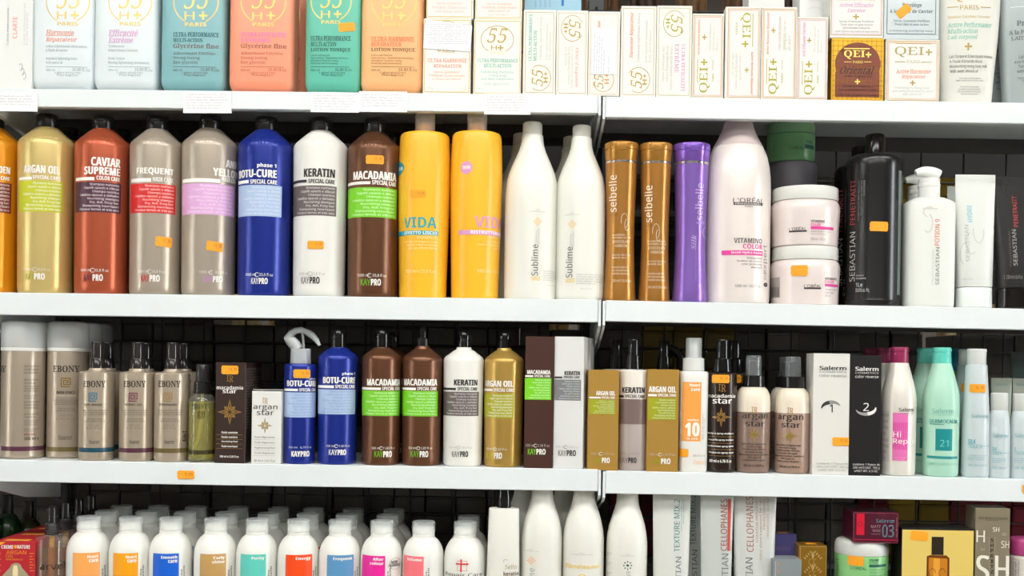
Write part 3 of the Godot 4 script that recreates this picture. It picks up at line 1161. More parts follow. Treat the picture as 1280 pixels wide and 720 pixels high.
			2:
				frame(it, x0 + 2.5, yt + 3, x1 - 2.5, yb - 1.5, 0.5, mt("d8b08a", 0.3, 0.4))
				arc(it, x0 + 18.5, 100, 13.5, 15, 0.7, gold, -170, 110)
				txt(it, "55", x0 + 7, 93, x0 + 19, 111, gold, "f", 1, 0.25)
				txt(it, "H+", x0 + 20, 92, x0 + 26, 105, mt("d8a070", 0.3, 0.4), "b", 1)
				txt(it, "HAR", x0 + 12, yt + 12, x0 + 15, yt + 20, orange, "f", 1)
				it.fz += 0.0007
				patch(it, "paper_slip", x0 + 4.5, 36, x1 - 4.5, 93, mt("eef0f4", 0.7), 0.0004)
				para(it, ["Crème corps éclaircissante à utiliser", "matin et soir sur peau propre et", "sèche. Eviter le contour des yeux", "En cas de contact rincer à l'eau", "tenir hors de portée", "", "Mode d'emploi"], x0 + 6, 40, x0 + 27, 91, mt("8a8ea0", 0.6), -1, "s", 1)
				it.fz -= 0.0007
			5, 7, 8:
				var bc := mt("f0b8a0", 0.45) if i != 8 else mt("e0b4d4", 0.45)
				frame(it, x0 + 1.5, yt + 2.5, x1 - 1.5, yb - 0.5, 0.6, gold)
				frame(it, x0 + 2.8, yt + 4.2, x1 - 2.8, yb - 2.2, 0.8, bc)
				var lt: float = yb - 50 + (0 if i != 7 else -2)
				txt(it, "QEI", x0 + 9, lt + 12, x0 + 22, yb - 6, olive, "f", 1)
				txt(it, "+", x0 + 11, lt + 2, x0 + 19, lt + 10, olive, "b", 1)
				quad(it, x0 + 6.3, lt + 2, x0 + 7, yb - 18, olive)
				txt(it, "PARIS", x0 + 24.5, lt + 20, x0 + 27, yb - 20, olive, "f", 1)
				quad(it, x0 + 25.5, lt + 3, x0 + 26, lt + 16, olive)
				txt(it, "Active Harmonie Réparateur" if i != 8 else "Actif Efficacité Extrême", x0 + 6.5, yt + 7, x0 + 10.5, lt - 3, orange if i != 8 else mt("d77fca", 0.6), "f", 1, 0.22)
				txt(it, "+", x0 + 12.5, yt + 26, x0 + 18, yt + 33, gold, "b", 1)
				para(it, ["Crème corporelle éclaircissante", "Lightening body cream care", "with carrot oil"], x0 + 20, yt + 12, x1 - 6, lt - 8, fine, -1, "s", 1)
			6:
				frame(it, x0 + 3, yt + 2.5, x1 - 1, yb - 0.5, 0.6, gold)
				frame(it, x0 + 4.5, yt + 4.2, x1 - 2.5, yb - 2.2, 0.8, mt("f0b8a0", 0.45))
				txt(it, "QEI", x0 + 19, yt + 8, x0 + 32, yt + 40, olive, "f", 3)
				txt(it, "+", x0 + 21, yt + 43, x0 + 29, yt + 51, olive, "b", 3)
				quad(it, x0 + 34, yt + 9, x0 + 34.8, yt + 50, olive)
				txt(it, "PARIS", x0 + 13, yt + 20, x0 + 15.5, yt + 35, olive, "f", 3)
				txt(it, "Active Harmonie Réparateur", x0 + 31, yt + 56, x0 + 35.5, yb - 4, orange, "f", 3, 0.22)
				txt(it, "+", x0 + 24, yt + 76, x0 + 29.5, yt + 83, gold, "b", 3)
				para(it, ["Crème corporelle", "Lightening body cream", "with carrot oil"], x0 + 7, yt + 58, x0 + 21, yb - 12, fine, -1, "s", 3)
		done(it)
	# white cartons standing behind the slim row
	it = item("cosmetic_box", "plain white carton rising behind the slim cartons, bare edge up", "box", "", 935, 980, -22, 0, {"flat": true, "depth": 0.05, "z": -0.062})
	carton(it, 0.05, mt("dfe1de", 0.5))
	it = item("cosmetic_box", "embossed white carton behind the lilac-framed slim carton", "box", "", 999, 1041, -34, 0, {"flat": true, "depth": 0.05, "z": -0.06})
	carton(it, 0.05, mt("eff0ee", 0.5))
	for k in 4:
		arc(it, 1018, -14 + k * 9, 9, 4, 0.5, mt("dcdedc", 0.5), 20, 160, 16)
	done(it)

	# gold, white and grey soap cartons in two stacks
	var brass := mt("c79a2e", 0.28, 0.75)
	it = item("soap_box", "glossy gold and brown soap box with arched panel", "box", "", 1039, 1104.8, 47.5, 0, {"flat": true, "depth": 0.045})
	carton(it, 0.045, brass)
	for k in 11:   # woven lattice of the gold print
		quad(it, 1041 + k * 6.0, 49, 1041.6 + k * 6.0, 124.5, mt("8f6414", 0.4, 0.5))
	for k in 12:
		quad(it, 1040, 51 + k * 6.2, 1104, 51.6 + k * 6.2, mt("8f6414", 0.4, 0.5))
	var pts := PackedVector2Array()
	for k in 25:
		var a := deg_to_rad(-20.0 + k * 220.0 / 24.0)
		pts.append(Vector2(1072.0 + 28.5 * cos(a), 80.0 - 27.0 * sin(a)))
	pts.append_array([Vector2(1044, 91), Vector2(1044, 121.5), Vector2(1099.5, 121.5), Vector2(1099.5, 91)])
	poly(it, pts, mt("7c3f2a", 0.35, 0.2), 0.00045)
	var lg := mt("e8c768", 0.3, 0.7)
	for z in [0]:
		var save := it.fz
		it.fz += 0.0003
		txt(it, "QEI", 1055, 63, 1081, 74, lg, "F")
		txt(it, "+", 1082, 65, 1089, 72, lg, "b")
		quad(it, 1055, 60.2, 1087, 61.4, lg)
		txt(it, "PARIS", 1066, 76, 1078.5, 79, lg, "f")
		quad(it, 1055, 77.2, 1064.5, 77.8, lg)
		quad(it, 1080, 77.2, 1089, 77.8, lg)
		txt(it, "Oriental", 1050, 83, 1093, 92.5, mt("1c110c", 0.4), "f", 0, 0.45)
		txt(it, "with Argan Oil", 1056, 93.3, 1090, 98, mt("1c110c", 0.4), "s", 0, 0.25)
		txt(it, "+", 1068.5, 99, 1075, 105.5, lg, "b")
		para(it, ["Exfoliating Purifying Soap", "Light complexion and no spots"], 1049, 106.5, 1095, 114, mt("2a1710", 0.5), 0, "s")
		para(it, ["with oriental argan oil extract"], 1047, 117, 1097, 120.5, mt("2a1710", 0.5), 0, "s")
		it.fz = save
	done(it)
	up = item("soap_box", "white soap box with pink italics on top of the gold one", "box", "square gold-edged soap boxes", 1038, 1104.3, -34, 0, {"flat": true, "depth": 0.045, "on": it, "yb": 45.5})
	carton(up, 0.045, mt("e0e1dc", 0.45))
	frame(up, 1039.2, -32, 1102.6, 44.2, 0.7, gold)
	frame(up, 1041, -30, 1101, 42.6, 0.6, mt("e6c0dc", 0.5))
	txt(up, "Qualité Extrême Intense", 1047, -1.5, 1094, 1.8, mt("cfc7a0", 0.6), "f")
	txt(up, "Active Efficacité", 1049, 3.6, 1092, 9, mt("e0a0d4", 0.6), "f", 0, 0.22)
	txt(up, "Extrême", 1059, 10.6, 1081.5, 15.4, mt("e0a0d4", 0.6), "f", 0, 0.22)
	txt(up, "+", 1066.5, 17.5, 1073.5, 24.5, gold, "b")
	para(up, ["Savon Gommant Purifiant", "Teint clair et sans taches", "aux extraits naturels"], 1049, 25, 1092, 37, grey, 0, "f")
	para(up, ["with lightening natural ingredients"], 1044, 38, 1098, 41, grey, 0, "s")
	done(up)
	it = item("soap_box", "white soap box with orange italics and peach frame", "box", "", 1107, 1174.5, 49.6, 0, {"flat": true, "depth": 0.045})
	carton(it, 0.045, mt("e0e0db", 0.45))
	frame(it, 1108.5, 51.2, 1173, 126, 0.6, gold)
	frame(it, 1110, 52.8, 1171.4, 124.3, 1.2, mt("f0c0a0", 0.5))
	txt(it, "QEI", 1118.5, 58.5, 1155, 71.5, mt("a89a60", 0.4, 0.4), "f")
	txt(it, "+", 1157, 61.5, 1165, 69.5, mt("a89a60", 0.4, 0.4), "b")
	quad(it, 1119.5, 54.2, 1164, 54.8, gold)
	txt(it, "PARIS", 1133, 75, 1150, 79, mt("c8c0a0", 0.5), "f")
	quad(it, 1118.5, 77, 1131.5, 77.7, gold)
	quad(it, 1151.5, 77.5, 1164.5, 78.2, gold)
	txt(it, "Active Harmonie", 1120, 86.5, 1163, 92, orange, "f", 0, 0.22)
	txt(it, "Réparateur", 1127, 93.5, 1157, 99, orange, "f", 0, 0.22)
	txt(it, "+", 1137.5, 100.5, 1144, 107, gold, "b")
	para(it, ["Exfoliating Purifying Soap", "Light complexion and no spots", "with carrot oil"], 1114, 108, 1166, 120, mt("b5c3c2", 0.6), 0, "s")
	done(it)
	up = item("soap_box", "silver grey soap box with orange sticker on the peach-framed one", "box", "", 1105, 1174, -28, 0, {"flat": true, "depth": 0.045, "on": it, "yb": 48.5})
	carton(up, 0.045, mt("b9c4c6", 0.35, 0.25))
	frame(up, 1108.6, -24, 1170, 43, 0.7, mt("50595c", 0.5))
	txt(up, "Privilège", 1128, 4, 1152, 10, mt("2f3a40", 0.6), "f")
	txt(up, "à la Perle de Caviar", 1112.5, 11.8, 1166, 16.2, mt("2f3a40", 0.6), "f")
	para(up, ["Savon Gommant Purifiant", "Teint clair et sans taches"], 1117, 24, 1162, 33, mt("6a777a", 0.6), 0, "f")
	para(up, ["Exfoliating purifying soap"], 1112, 37, 1166, 40.5, mt("6a777a", 0.6), 0, "s")
	sticker(up, 1119.5, 8.5, 1139, 19.5, "", -42)
	done(up)
	# body-milk bottles
	it = item("body_milk_bottle", "white tapering body milk bottle with turquoise italic title", "lotion bottle", "", 1168, 1248, -70, 0, {"dr": 0.5, "n": 2.6})
	loft(it, "body", [[0.0, 0.73], [0.008, 0.765], [0.03, 0.78], [0.2, 0.84], [0.4, 0.935], [0.56, 0.985], [0.66, 1.0], [0.76, 0.97], [0.85, 0.84], [0.89, 0.62], [0.9, 0.4]], mt("dcdcd4", 0.35), true, 64)
	loft(it, "cap", [[0.895, 0.42], [0.9, 0.45], [0.985, 0.44], [1.0, 0.4]], mt("dcd6c4", 0.35))
	txt(it, "PARIS", 1200, 6.5, 1223.5, 12, gold, "s")
	quad(it, 1184, 8.5, 1198, 9.4, gold)
	quad(it, 1226, 8.8, 1238, 9.7, gold)
	txt(it, "QEI", 1188, -14, 1232, 2.5, gold, "f")
	txt(it, "Qualité Extrême Intense", 1185, 19, 1237, 23, mt("c9b260", 0.5, 0.3), "f")
	txt(it, "Active Performance", 1184, 27.5, 1239, 33.8, mt("55c2ac", 0.6), "f", 0, 0.22)
	txt(it, "Multi-action", 1184, 35.5, 1222, 41.5, mt("55c2ac", 0.6), "f", 0, 0.22)
	txt(it, "Lait corporel", 1184, 43.5, 1221.5, 50, mt("55c2ac", 0.6), "f", 0, 0.22)
	txt(it, "+", 1206, 53.5, 1215, 63, gold, "b")
	para(it, ["Lait Corporel Éclaircissant intense", "A l'huile d'amande douce", "Moisturising toning body milk", "With sweet almond oil"], 1187, 67.5, 1239, 92, mt("4e5250", 0.6), -1, "s")
	para(it, ["Teint clair et sans taches", "Light complexion and no spots"], 1195, 96.5, 1229, 102, mt("6e7270", 0.6), 0, "s")
	para(it, ["Formule à concentration", "et contenu à la dermatologie", "Recommended for Dermal use", "with low concentration"], 1197, 107, 1226, 119, mt("7e8280", 0.6), 0, "s")
	done(it)
	it = item("body_milk_bottle", "silver grey body milk bottle cut off at the end of the shelf", "lotion bottle", "", 1247, 1331, -70, 0, {"dr": 0.5, "n": 2.6})
	loft(it, "body", [[0.0, 0.76], [0.008, 0.795], [0.03, 0.81], [0.2, 0.87], [0.4, 0.94], [0.56, 0.985], [0.66, 1.0], [0.76, 0.97], [0.85, 0.84], [0.89, 0.62], [0.9, 0.4]], mt("a9b3b4", 0.35, 0.2), true, 64)
	loft(it, "cap", [[0.895, 0.42], [0.9, 0.45], [0.985, 0.44], [1.0, 0.4]], mt("a0a8aa", 0.35, 0.3))
	quad(it, 1263, 8.3, 1281, 9.0, mt("dfe4e4", 0.4, 0.4))
	txt(it, "Privilège", 1271, 25, 1308, 33.5, mt("33393b", 0.6), "f")
	txt(it, "A la Perle de Caviar", 1261, 37, 1318, 42.5, mt("33393b", 0.6), "f")
	txt(it, "LAIT CORPOREL", 1264, 45, 1313, 49.5, mt("33393b", 0.6), "f")
	para(it, ["Lait éclaircissant", "aux huiles précieuses", "Toning body milk", "with body care oils"], 1268, 68, 1312, 92, mt("40474a", 0.6), 0, "s")
	para(it, ["Teint clair et sans taches", "Light complexion"], 1272, 96, 1306, 102, mt("5a6264", 0.6), 0, "s")
	done(it)
	again(it, "second silver grey body milk bottle behind the one at the shelf end", 1262, 0.066, 0)

# a sheet of printed paper stuck on a carton
func paper_on(it: Item, q: PackedVector2Array, lines: int) -> void:
	var save := it.acc
	it.acc = {}
	poly(it, q, mt("f3f3f5", 0.7), 0.0012)
	var a: Acc = it.acc.values()[0]
	it.acc = {}
	var p := part("paper_slip", raw_mesh(a.v, a.n), a.mat, it.node)
	var words := ["savon gommant corporel éclaircissant", "mode d'emploi : appliquer matin et soir", "sur peau humide puis rincer à l'eau", "éviter le contact avec les yeux"]
	var ls := []
	for k in lines:
		ls.append(words[k % 4])
	var b := bounds(q)
	it.fz += 0.001
	para(it, ls, b.position.x + 3.5, b.position.y + 5, b.end.x - 3.5, b.end.y - 9, mt("9a9ca8", 0.6), 0, "s")
	it.fz -= 0.001
	a = it.acc.values()[0]
	part("lettering", raw_mesh(a.v, a.n), a.mat, p)
	it.acc = save

# ================================================================ second shelf
const SOFT := ["Shampoo nutriente", "Capelli opachi e sfibrati", "Champú nutritivo", "Cabellos opacos y dañados", "Nourishing shampoo", "Dry, dull, frizzy hair", "Shampooing nourrissant", "Cheveux ternes et très secs"]

# round-shouldered professional bottle. d: lines [[text, x0, y0, x1, y1]], ink, bar [x0, y0, x1, y1], care [text, x0, y0, x1, y1], lab [x0, y0, x1, y1, colour], ml [x0, y0, x1, y1, text], brand [x0, xm, x1, y0, y1, colour]
func salon(label: String, xl: float, xr: float, yt: float, row: int, m: Material, ink: Material, d: Dictionary) -> Item:
	var big := row == 1
	var it := item("shampoo_bottle", label, "shampoo bottle", "large conical-shouldered bottles" if big else "small conical-shouldered bottles", xl, xr, yt, row)
	if big:
		loft(it, "body", [[0.0, 0.84], [0.006, 0.9], [0.016, 0.935], [0.04, 0.945], [0.4, 0.965], [0.7, 0.99], [0.815, 1.0], [0.832, 0.992], [0.845, 0.955], [0.855, 0.905], [0.915, 0.47], [0.922, 0.4], [0.94, 0.36]], m, true, 56)
		var cap := loft(it, "cap", [[0.916, 0.385], [0.92, 0.395], [0.968, 0.385], [0.97, 0.37], [0.973, 0.37], [0.975, 0.395], [0.99, 0.392], [0.998, 0.37], [1.0, 0.33]], mt("141414", 0.3), false, 40)
		part("thumb_tab", box_mesh(it.w * 0.14, it.h * 0.012, 0.003, 0.0008), mt("141414", 0.3), cap, Vector3(0, it.h * 0.966, it.w * 0.193))
	else:
		var c0: float = d.get("neck", 0.85)
		loft(it, "body", [[0.0, 0.86], [0.008, 0.92], [0.02, 0.945], [0.05, 0.95], [0.4, 0.975], [c0 - 0.09, 1.0], [c0 - 0.072, 0.99], [c0 - 0.06, 0.95], [c0 - 0.05, 0.9], [c0 - 0.005, 0.5], [c0 + 0.002, 0.4], [c0 + 0.02, 0.34]], m, true, 56)
		var cr: float = d.get("cap_r", 0.385)
		if d.has("pump"):
			loft(it, "pump_collar", [[c0 - 0.004, cr], [c0, cr * 1.03], [c0 + 0.075, cr], [c0 + 0.08, cr * 0.9]], mt("141414", 0.28), false, 32)
			loft(it, "pump_overcap", [[c0 + 0.08, cr * 0.62], [0.99, cr * 0.58], [1.0, cr * 0.5]], mt("1b1b1b", 0.12), false, 32)
		else:
			loft(it, "cap", [[c0 - 0.004, cr], [c0, cr * 1.02], [0.93, cr], [0.932, cr * 0.97], [0.938, cr * 0.97], [0.94, cr], [0.99, cr * 0.99], [1.0, cr * 0.9]], mt("151515", 0.14), false, 36)
	for l in d.lines:
		txt(it, l[0], l[1], l[2], l[3], l[4], ink, "b", 0, 0.0, 0.55 if l[0].to_upper() == l[0] else 0.25)
	if d.has("bar"):
		quad(it, d.bar[0], d.bar[1], d.bar[2], d.bar[3], ink)
		txt(it, d.care[0], d.care[1], d.care[2], d.care[3], d.care[4], ink, "b", 0, 0.0, 0.3)
	var lab: Array = d.lab
	patch(it, "label", lab[0], lab[1], lab[2], lab[3], mt(lab[4], 0.4))
	var li: Material = mt(lab[5], 0.5) if lab.size() > 5 else ink
	var wl: float = lab[2] - lab[0]
	para(it, SOFT, lab[0] + wl * 0.1, lab[1] + 0.8, lab[2] - 2.5, lab[3] - 1.0, li, 1, "s")
	if d.has("ml"):
		txt(it, d.ml[4], d.ml[0], d.ml[1], d.ml[2], d.ml[3], mt(d.get("ml_ink", "e9e7e0"), 0.5), "s")
		arc(it, lerpf(d.ml[0], d.ml[2], 0.42), (d.ml[1] + d.ml[3]) / 2.0, 2.8 if big else 2.2, 2.8 if big else 2.2, 0.6, mt(d.get("ml_ink", "e9e7e0"), 0.5), 40, 320, 18)
	var b: Array = d.brand
	txt(it, "KAY", b[0], b[3], b[1], b[4], mt(b[5], 0.45), "s", 0, 0.0, 0.25)
	txt(it, "PRO", b[1] + 0.6, b[3], b[2], b[4], ink, "b", 0, 0.0, 0.45)
	if big:   # raised word running round the shoulder
		var c := (xl + xr) / 2.0
		txt(it, "KAYPRO", c - (xr - xl) * 0.25, yt + 0.118 * (lerpf(365, 386, c / 1280.0) - yt), c + (xr - xl) * 0.22, yt + 0.142 * (lerpf(365, 386, c / 1280.0) - yt), m, "b")
	return it

func row_two() -> void:
	var w := mt("f1efe8", 0.45)
	var dark := mt("2b2b2c", 0.45)
	var it := salon("orange gold bottle with maroon label cut off at the shelf end", -45, 24.0, 144, 1, mt("d98c0e", 0.32, 0.35), w, {"lines": [["SO GOLDEN", -30, 206.4, 12.5, 215.6]], "bar": [-40, 221.5, -20, 224.5], "care": ["COLOR CARE", -18, 219.5, 12, 224.2], "lab": [-42, 226.5, 14, 264.5, "7a2420"], "ml": [-36, 335, -2, 338.5, "1000 ml   33,8 fl oz"], "brand": [-32, -22, -9, 341.5, 349.4, "7a2420"]})
	done(it)
	var gold := salon("tall pale gold bottle with lime green label between orange and copper bottles", 24, 92, 144, 1, mt("d2bb78", 0.32, 0.4), w, {"lines": [["ARGAN OIL", 30, 206.4, 74.5, 216.2]], "bar": [24.5, 221.2, 40, 224.6], "care": ["SPECIAL CARE", 41, 219.6, 75.5, 224.2], "lab": [24, 225.8, 78.6, 264.4, "bcc21a"], "ml": [29.5, 335, 63, 338.5, "1000 ml   33,8 fl oz"], "brand": [32.2, 42.2, 56, 341.5, 349.4, "a9ad0c"]})
	done(gold)
	again(gold, "second pale gold bottle in the dark behind the gold and copper ones", 84, 0.1, 1)
	var copper := salon("tall copper bottle with dark plum label", 94.5, 161.5, 146, 1, mt("b5583a", 0.3, 0.45), w, {"lines": [["CAVIAR", 114, 197, 150.4, 207.7], ["SUPREME", 105.5, 208.5, 150, 218.4]], "bar": [95, 221.4, 118, 225.4], "care": ["COLOR CARE", 120.6, 220.4, 149.6, 225.6], "lab": [94.5, 227.4, 151, 265, "4a2238", "e9dfe0"], "ml": [101, 335.8, 135.5, 339.8, "1000 ml   33,8 fl oz"], "brand": [105, 115.2, 128.5, 342.8, 351, "4a2244"]})
	done(copper)
	again(copper, "second copper bottle in the dark behind the copper one", 149, 0.1, 1)
	var silver := mt("b1a595", 0.32, 0.4)
	it = salon("tall champagne silver bottle with bright red label", 163, 228, 146.5, 1, silver, w, {"lines": [["FREQUENT", 171, 209.5, 217, 218.9]], "bar": [164.5, 222.7, 189, 227.3], "care": ["HAIR CARE", 191, 221.8, 216.2, 227.4], "lab": [163.5, 229.4, 219.4, 266, "d3201c", "f3e0dc"], "ml": [173, 337.4, 206, 341.3, "1000 ml   33,8 fl oz"], "brand": [176.4, 186.4, 199.6, 343.6, 352, "cf1f1c"]})
	sticker(it, 194, 296, 215, 308.5, "13,95", 3)
	done(it)
	again(it, "second champagne silver bottle in the dark behind the red-labelled one", 217, 0.1, 1)
	it = salon("tall champagne silver bottle with lilac label", 227.5, 295.5, 145.6, 1, silver, w, {"lines": [["ANTI", 282, 201, 296, 210.3], ["YELLOW", 266, 211.2, 296.5, 221]], "bar": [228.6, 222.7, 275.3, 227.6], "care": ["HAIR CARE", 277, 222.5, 295, 228.2], "lab": [228, 229.2, 293, 268, "d8a6d4", "f3e6f2"], "ml": [249, 338.4, 284, 342.4, "1000 ml   33,8 fl oz"], "brand": [254.4, 265.4, 278, 345, 353, "c98ccc"]})
	sticker(it, 257.6, 302, 278.7, 314, "13,95", 6)
	done(it)
	it = salon("tall royal blue bottle with pale blue label between silver and white bottles", 297.5, 365, 147, 1, mt("1c2f8c", 0.28, 0.3), w, {"lines": [["phase 1", 321.5, 204, 345.3, 210.4], ["BOTU-CURE", 299.5, 211.5, 346, 221.4]], "bar": [298.5, 225.6, 311, 229.6], "care": ["SPECIAL CARE", 313, 224.4, 346.2, 229.8], "lab": [298.5, 231, 352, 270, "a9bfdf", "dfe7f2"], "ml": [307, 341.2, 341, 345.4, "1000 ml   33,8 fl oz"], "brand": [314, 323, 334.5, 347.4, 355, "f1efe8"]})
	done(it)
	it = salon("tall white bottle with grey brown label and orange sticker", 366.5, 434, 148.5, 1, mt("e2e1da", 0.35), dark, {"lines": [["KERATIN", 380, 210.4, 418.6, 221]], "bar": [367, 225.2, 383.5, 228.6], "care": ["SPECIAL CARE", 385.7, 223.8, 418.2, 229.2], "lab": [366.5, 231.6, 420.4, 269.2, "655a58", "e2dcd8"], "ml": [374, 340, 406, 344.2, "1000 ml   33,8 fl oz"], "ml_ink": "a8a8a4", "brand": [376.7, 386.6, 399.6, 346, 354.6, "6a6460"]})
	sticker(it, 384.3, 301, 404.8, 311.2, "13,95", 0)
	done(it)
	it = salon("tall bronze brown bottle with bright green label and orange sticker", 434.5, 500, 150, 1, mt("6b4630", 0.3, 0.5), w, {"lines": [["MACADAMIA", 442, 213.8, 495, 224.2]], "bar": [435, 227, 463, 230.6], "care": ["SPECIAL CARE", 465, 226, 494.6, 231.4], "lab": [434.5, 234, 495.6, 271.4, "76cc1a", "e2f2cc"], "ml": [447, 342.2, 482.5, 346.2, "1000 ml   33,8 fl oz"], "brand": [451, 463, 476, 348.6, 356.8, "6cb822"]})
	sticker(it, 457.2, 194, 480, 205, "13,95", 0)
	done(it)
	again(it, "second bronze brown bottle in the dark behind the bronze one", 486, 0.1, 1)

	# yellow bottles with clear caps
	for k in 2:
		var x := 65.0 * k
		it = item("shampoo_bottle", ["tall yellow bottle with turquoise print and clear cap", "tall yellow bottle with lilac print and clear cap"][k], "shampoo bottle", "tall yellow bottles", 497.5 + x, 562.5 + x, 143 - k * 0.8, 1)
		loft(it, "body", [[0.0, 0.85], [0.006, 0.89], [0.02, 0.905], [0.15, 0.925], [0.35, 0.96], [0.5, 0.985], [0.62, 1.0], [0.72, 0.99], [0.82, 0.965], [0.868, 0.945], [0.879, 0.925], [0.886, 0.88], [0.889, 0.5], [0.89, 0.33], [0.9, 0.3], [0.945, 0.29]], mt("f2b72c", 0.33), true, 56)
		loft(it, "cap", [[0.89, 0.375], [0.895, 0.385], [0.965, 0.38], [0.967, 0.392], [0.99, 0.388], [0.998, 0.37], [1.0, 0.34]], mt("f4efe8", 0.27, 0.0, 0.42), false, 40)
		for j in 4:
			loft(it, "neck_thread", [[0.9 + j * 0.011, 0.305], [0.904 + j * 0.011, 0.325], [0.908 + j * 0.011, 0.305]], mt("e89a20", 0.4), false, 32)
		var hue := mt("1f9eae", 0.5) if k == 0 else mt("d596c0", 0.5)
		if k == 0:
			arc(it, 499, 211.5, 6.5, 8.5, 6.4, hue, 0, 360, 30)
			txt(it, "new", 498.6, 208.8, 503.8, 213.6, w, "b")
			txt(it, "VIDA", 505.5, 271, 545.5, 284.5, hue, "b")
			quad(it, 497.5, 288, 547.6, 293.6, hue)
			txt(it, "EFFETTO LISCIO", 506, 288.8, 546, 292.8, w, "b")
			txt(it, "SHAMPOO", 521, 295, 545, 298.6, mt("f6dd92", 0.5), "b")
			para(it, ["Con olio di Argan e Lino", "capelli ribelli e crespi", "per un effetto liscio"], 505, 300, 545.5, 312, mt("f9e7ae", 0.5), 1, "s")
			txt(it, "1000 ml e 33.8 fl.oz", 507, 336.5, 544, 341, mt("f9e7ae", 0.5), "s")
			sticker(it, 512.6, 237.5, 532.6, 247.2, "13,95", 2)
		else:
			arc(it, 583.3, 209.5, 7.2, 8.0, 7.0, hue, 0, 360, 30)
			txt(it, "new", 578.5, 207, 588, 211.5, w, "b")
			txt(it, "VIDA", 593, 270.5, 627, 284.5, hue, "b")
			quad(it, 573.5, 287.6, 627.2, 293.4, hue)
			txt(it, "RISTRUTTURANTE", 588.5, 288.4, 626.6, 292.6, w, "b")
			txt(it, "SHAMPOO", 611, 295, 626, 298.6, mt("f6dd92", 0.5), "b")
			para(it, ["con Cheratina", "capelli danneggiati", "e trattati"], 597, 300, 625.5, 312, mt("f9e7ae", 0.5), 1, "s")
			txt(it, "1000 ml e 33.8 fl.oz", 596, 336.5, 625, 341, mt("f9e7ae", 0.5), "s")
		done(it)
	# long-necked white bottles
	for k in 2:
		var x := 64.0 * k
		var y := 4.0 * k
		it = long_neck(["white long-necked bottle with grey vertical word beside yellow bottle", "white long-necked bottle with grey vertical word beside golden tube bottle"][k], 631 + x - k * 0.5, 697.5 + x - k * 4.5, 153.5 + y, 1, mt("e3e3da", 0.32))
		var c := 672.0 if k == 0 else 715.3
		para(it, ["your", "professional care"], c - 8.5, 261 + y, c + 9.5, 265.5 + y, mt("9a9a92", 0.6), 0, "s")
		diamond(it, c, 277 + y * 0.8, 1.55, mt("eeb93c", 0.5))
		txt(it, "Sublime", c - 8 , 305.5 + y * 0.8, c + 0.5, 344.5 + y * 0.6, mt("555a58", 0.5), "s", 1)
		para(it, ["ESSENTIAL", "TREATMENT"], c - 3, 284.5 + y, c + 3, 306 + y, mt("b8b8b0", 0.6), -1, "s", 1)
		txt(it, "GOLD", c - 8, 345.5 + y * 0.6, c + 3, 350.5 + y * 0.6, mt("efc765", 0.5), "b")
		para(it, ["Argan oil and sweet almond oil", "cosmetic shampoo formulated", "to give the hair softness and", "shine without weighing down", "professional use"], c + 7 - k * 2, 338 + y, c + 25 + k * 15, 352 + y, mt("a3a39b", 0.6), -1, "s")
		txt(it, "1000 ml 33,8 fl oz", c + 10, 356 + y, c + 22 + k * 3, 358 + y, mt("b3b3ab", 0.6), "s")
		done(it)
		again(it, ["white long-necked bottle standing behind the one beside yellow", "white long-necked bottle standing behind the one beside golden"][k], (651.0 if k == 0 else 713.0), 0.086, 1)

	# waisted bottles
	var cols := ["b27c38", "b27c38", "8d6ac0"]
	var capc := ["b5823a", "b5823a", "8660c2"]
	var xs := [[754.0, 797.0, 180.0], [798.0, 839.5, 181.0], [840.0, 886.5, 181.5]]
	var ls := ["bronze gold waisted bottle beside white long-necked bottle", "bronze gold waisted bottle beside violet bottle", "violet waisted bottle with silver ring beside big pearl bottle"]
	for k in 3:
		it = item("shampoo_bottle", ls[k], "shampoo bottle", "waisted flip-top bottles", xs[k][0], xs[k][1], xs[k][2], 1)
		var bm := mt(cols[k], 0.28, 0.5)
		loft(it, "body", [[0.0, 0.86], [0.006, 0.915], [0.02, 0.935], [0.07, 0.915], [0.2, 0.855], [0.35, 0.82], [0.5, 0.825], [0.65, 0.86], [0.78, 0.9], [0.868, 0.925]], bm, true, 48)
		loft(it, "silver_ring", [[0.868, 0.91], [0.87, 0.93], [0.882, 0.93], [0.884, 0.91]], mt("d8d4cc", 0.15, 0.9), false, 48)
		var cap := loft(it, "flip_cap", [[0.884, 0.915], [0.887, 0.93], [0.95, 0.975], [0.952, 0.955], [0.956, 0.955], [0.958, 0.985], [0.985, 1.0], [0.995, 0.985], [1.0, 0.94]], mt(capc[k], 0.22, 0.45), false, 48)
		part("thumb_notch", box_mesh(it.w * 0.2, it.h * 0.012, 0.002, 0.0006), mt(capc[k], 0.22, 0.45), cap, Vector3(0, it.h * 0.945, it.w * 0.485))
		var c: float = [766.5, 811.0, 874.0][k]
		var ti := mt("f0e4cc", 0.4, 0.2) if k < 2 else mt("cdb9e6", 0.4, 0.2)
		var ty: float = [219.0, 232.0, 229.0][k]
		txt(it, "selbelle", c - 5.0, ty, c + 4.5, ty + 46, ti, "s", 1)
		txt(it, "ACTIVE", c - 4, ty + 48.5, c + 6, ty + 51, mt("7a5220", 0.5) if k < 2 else ti, "s")
		arc(it, c + 14 - k * 5.0, ty + 57, 4.5, 9.5, 0.5, ti, -70, 200, 22)
		arc(it, c + 17 - k * 5.0, ty + 62, 3.0, 7.5, 0.5, ti, 100, 320, 18)
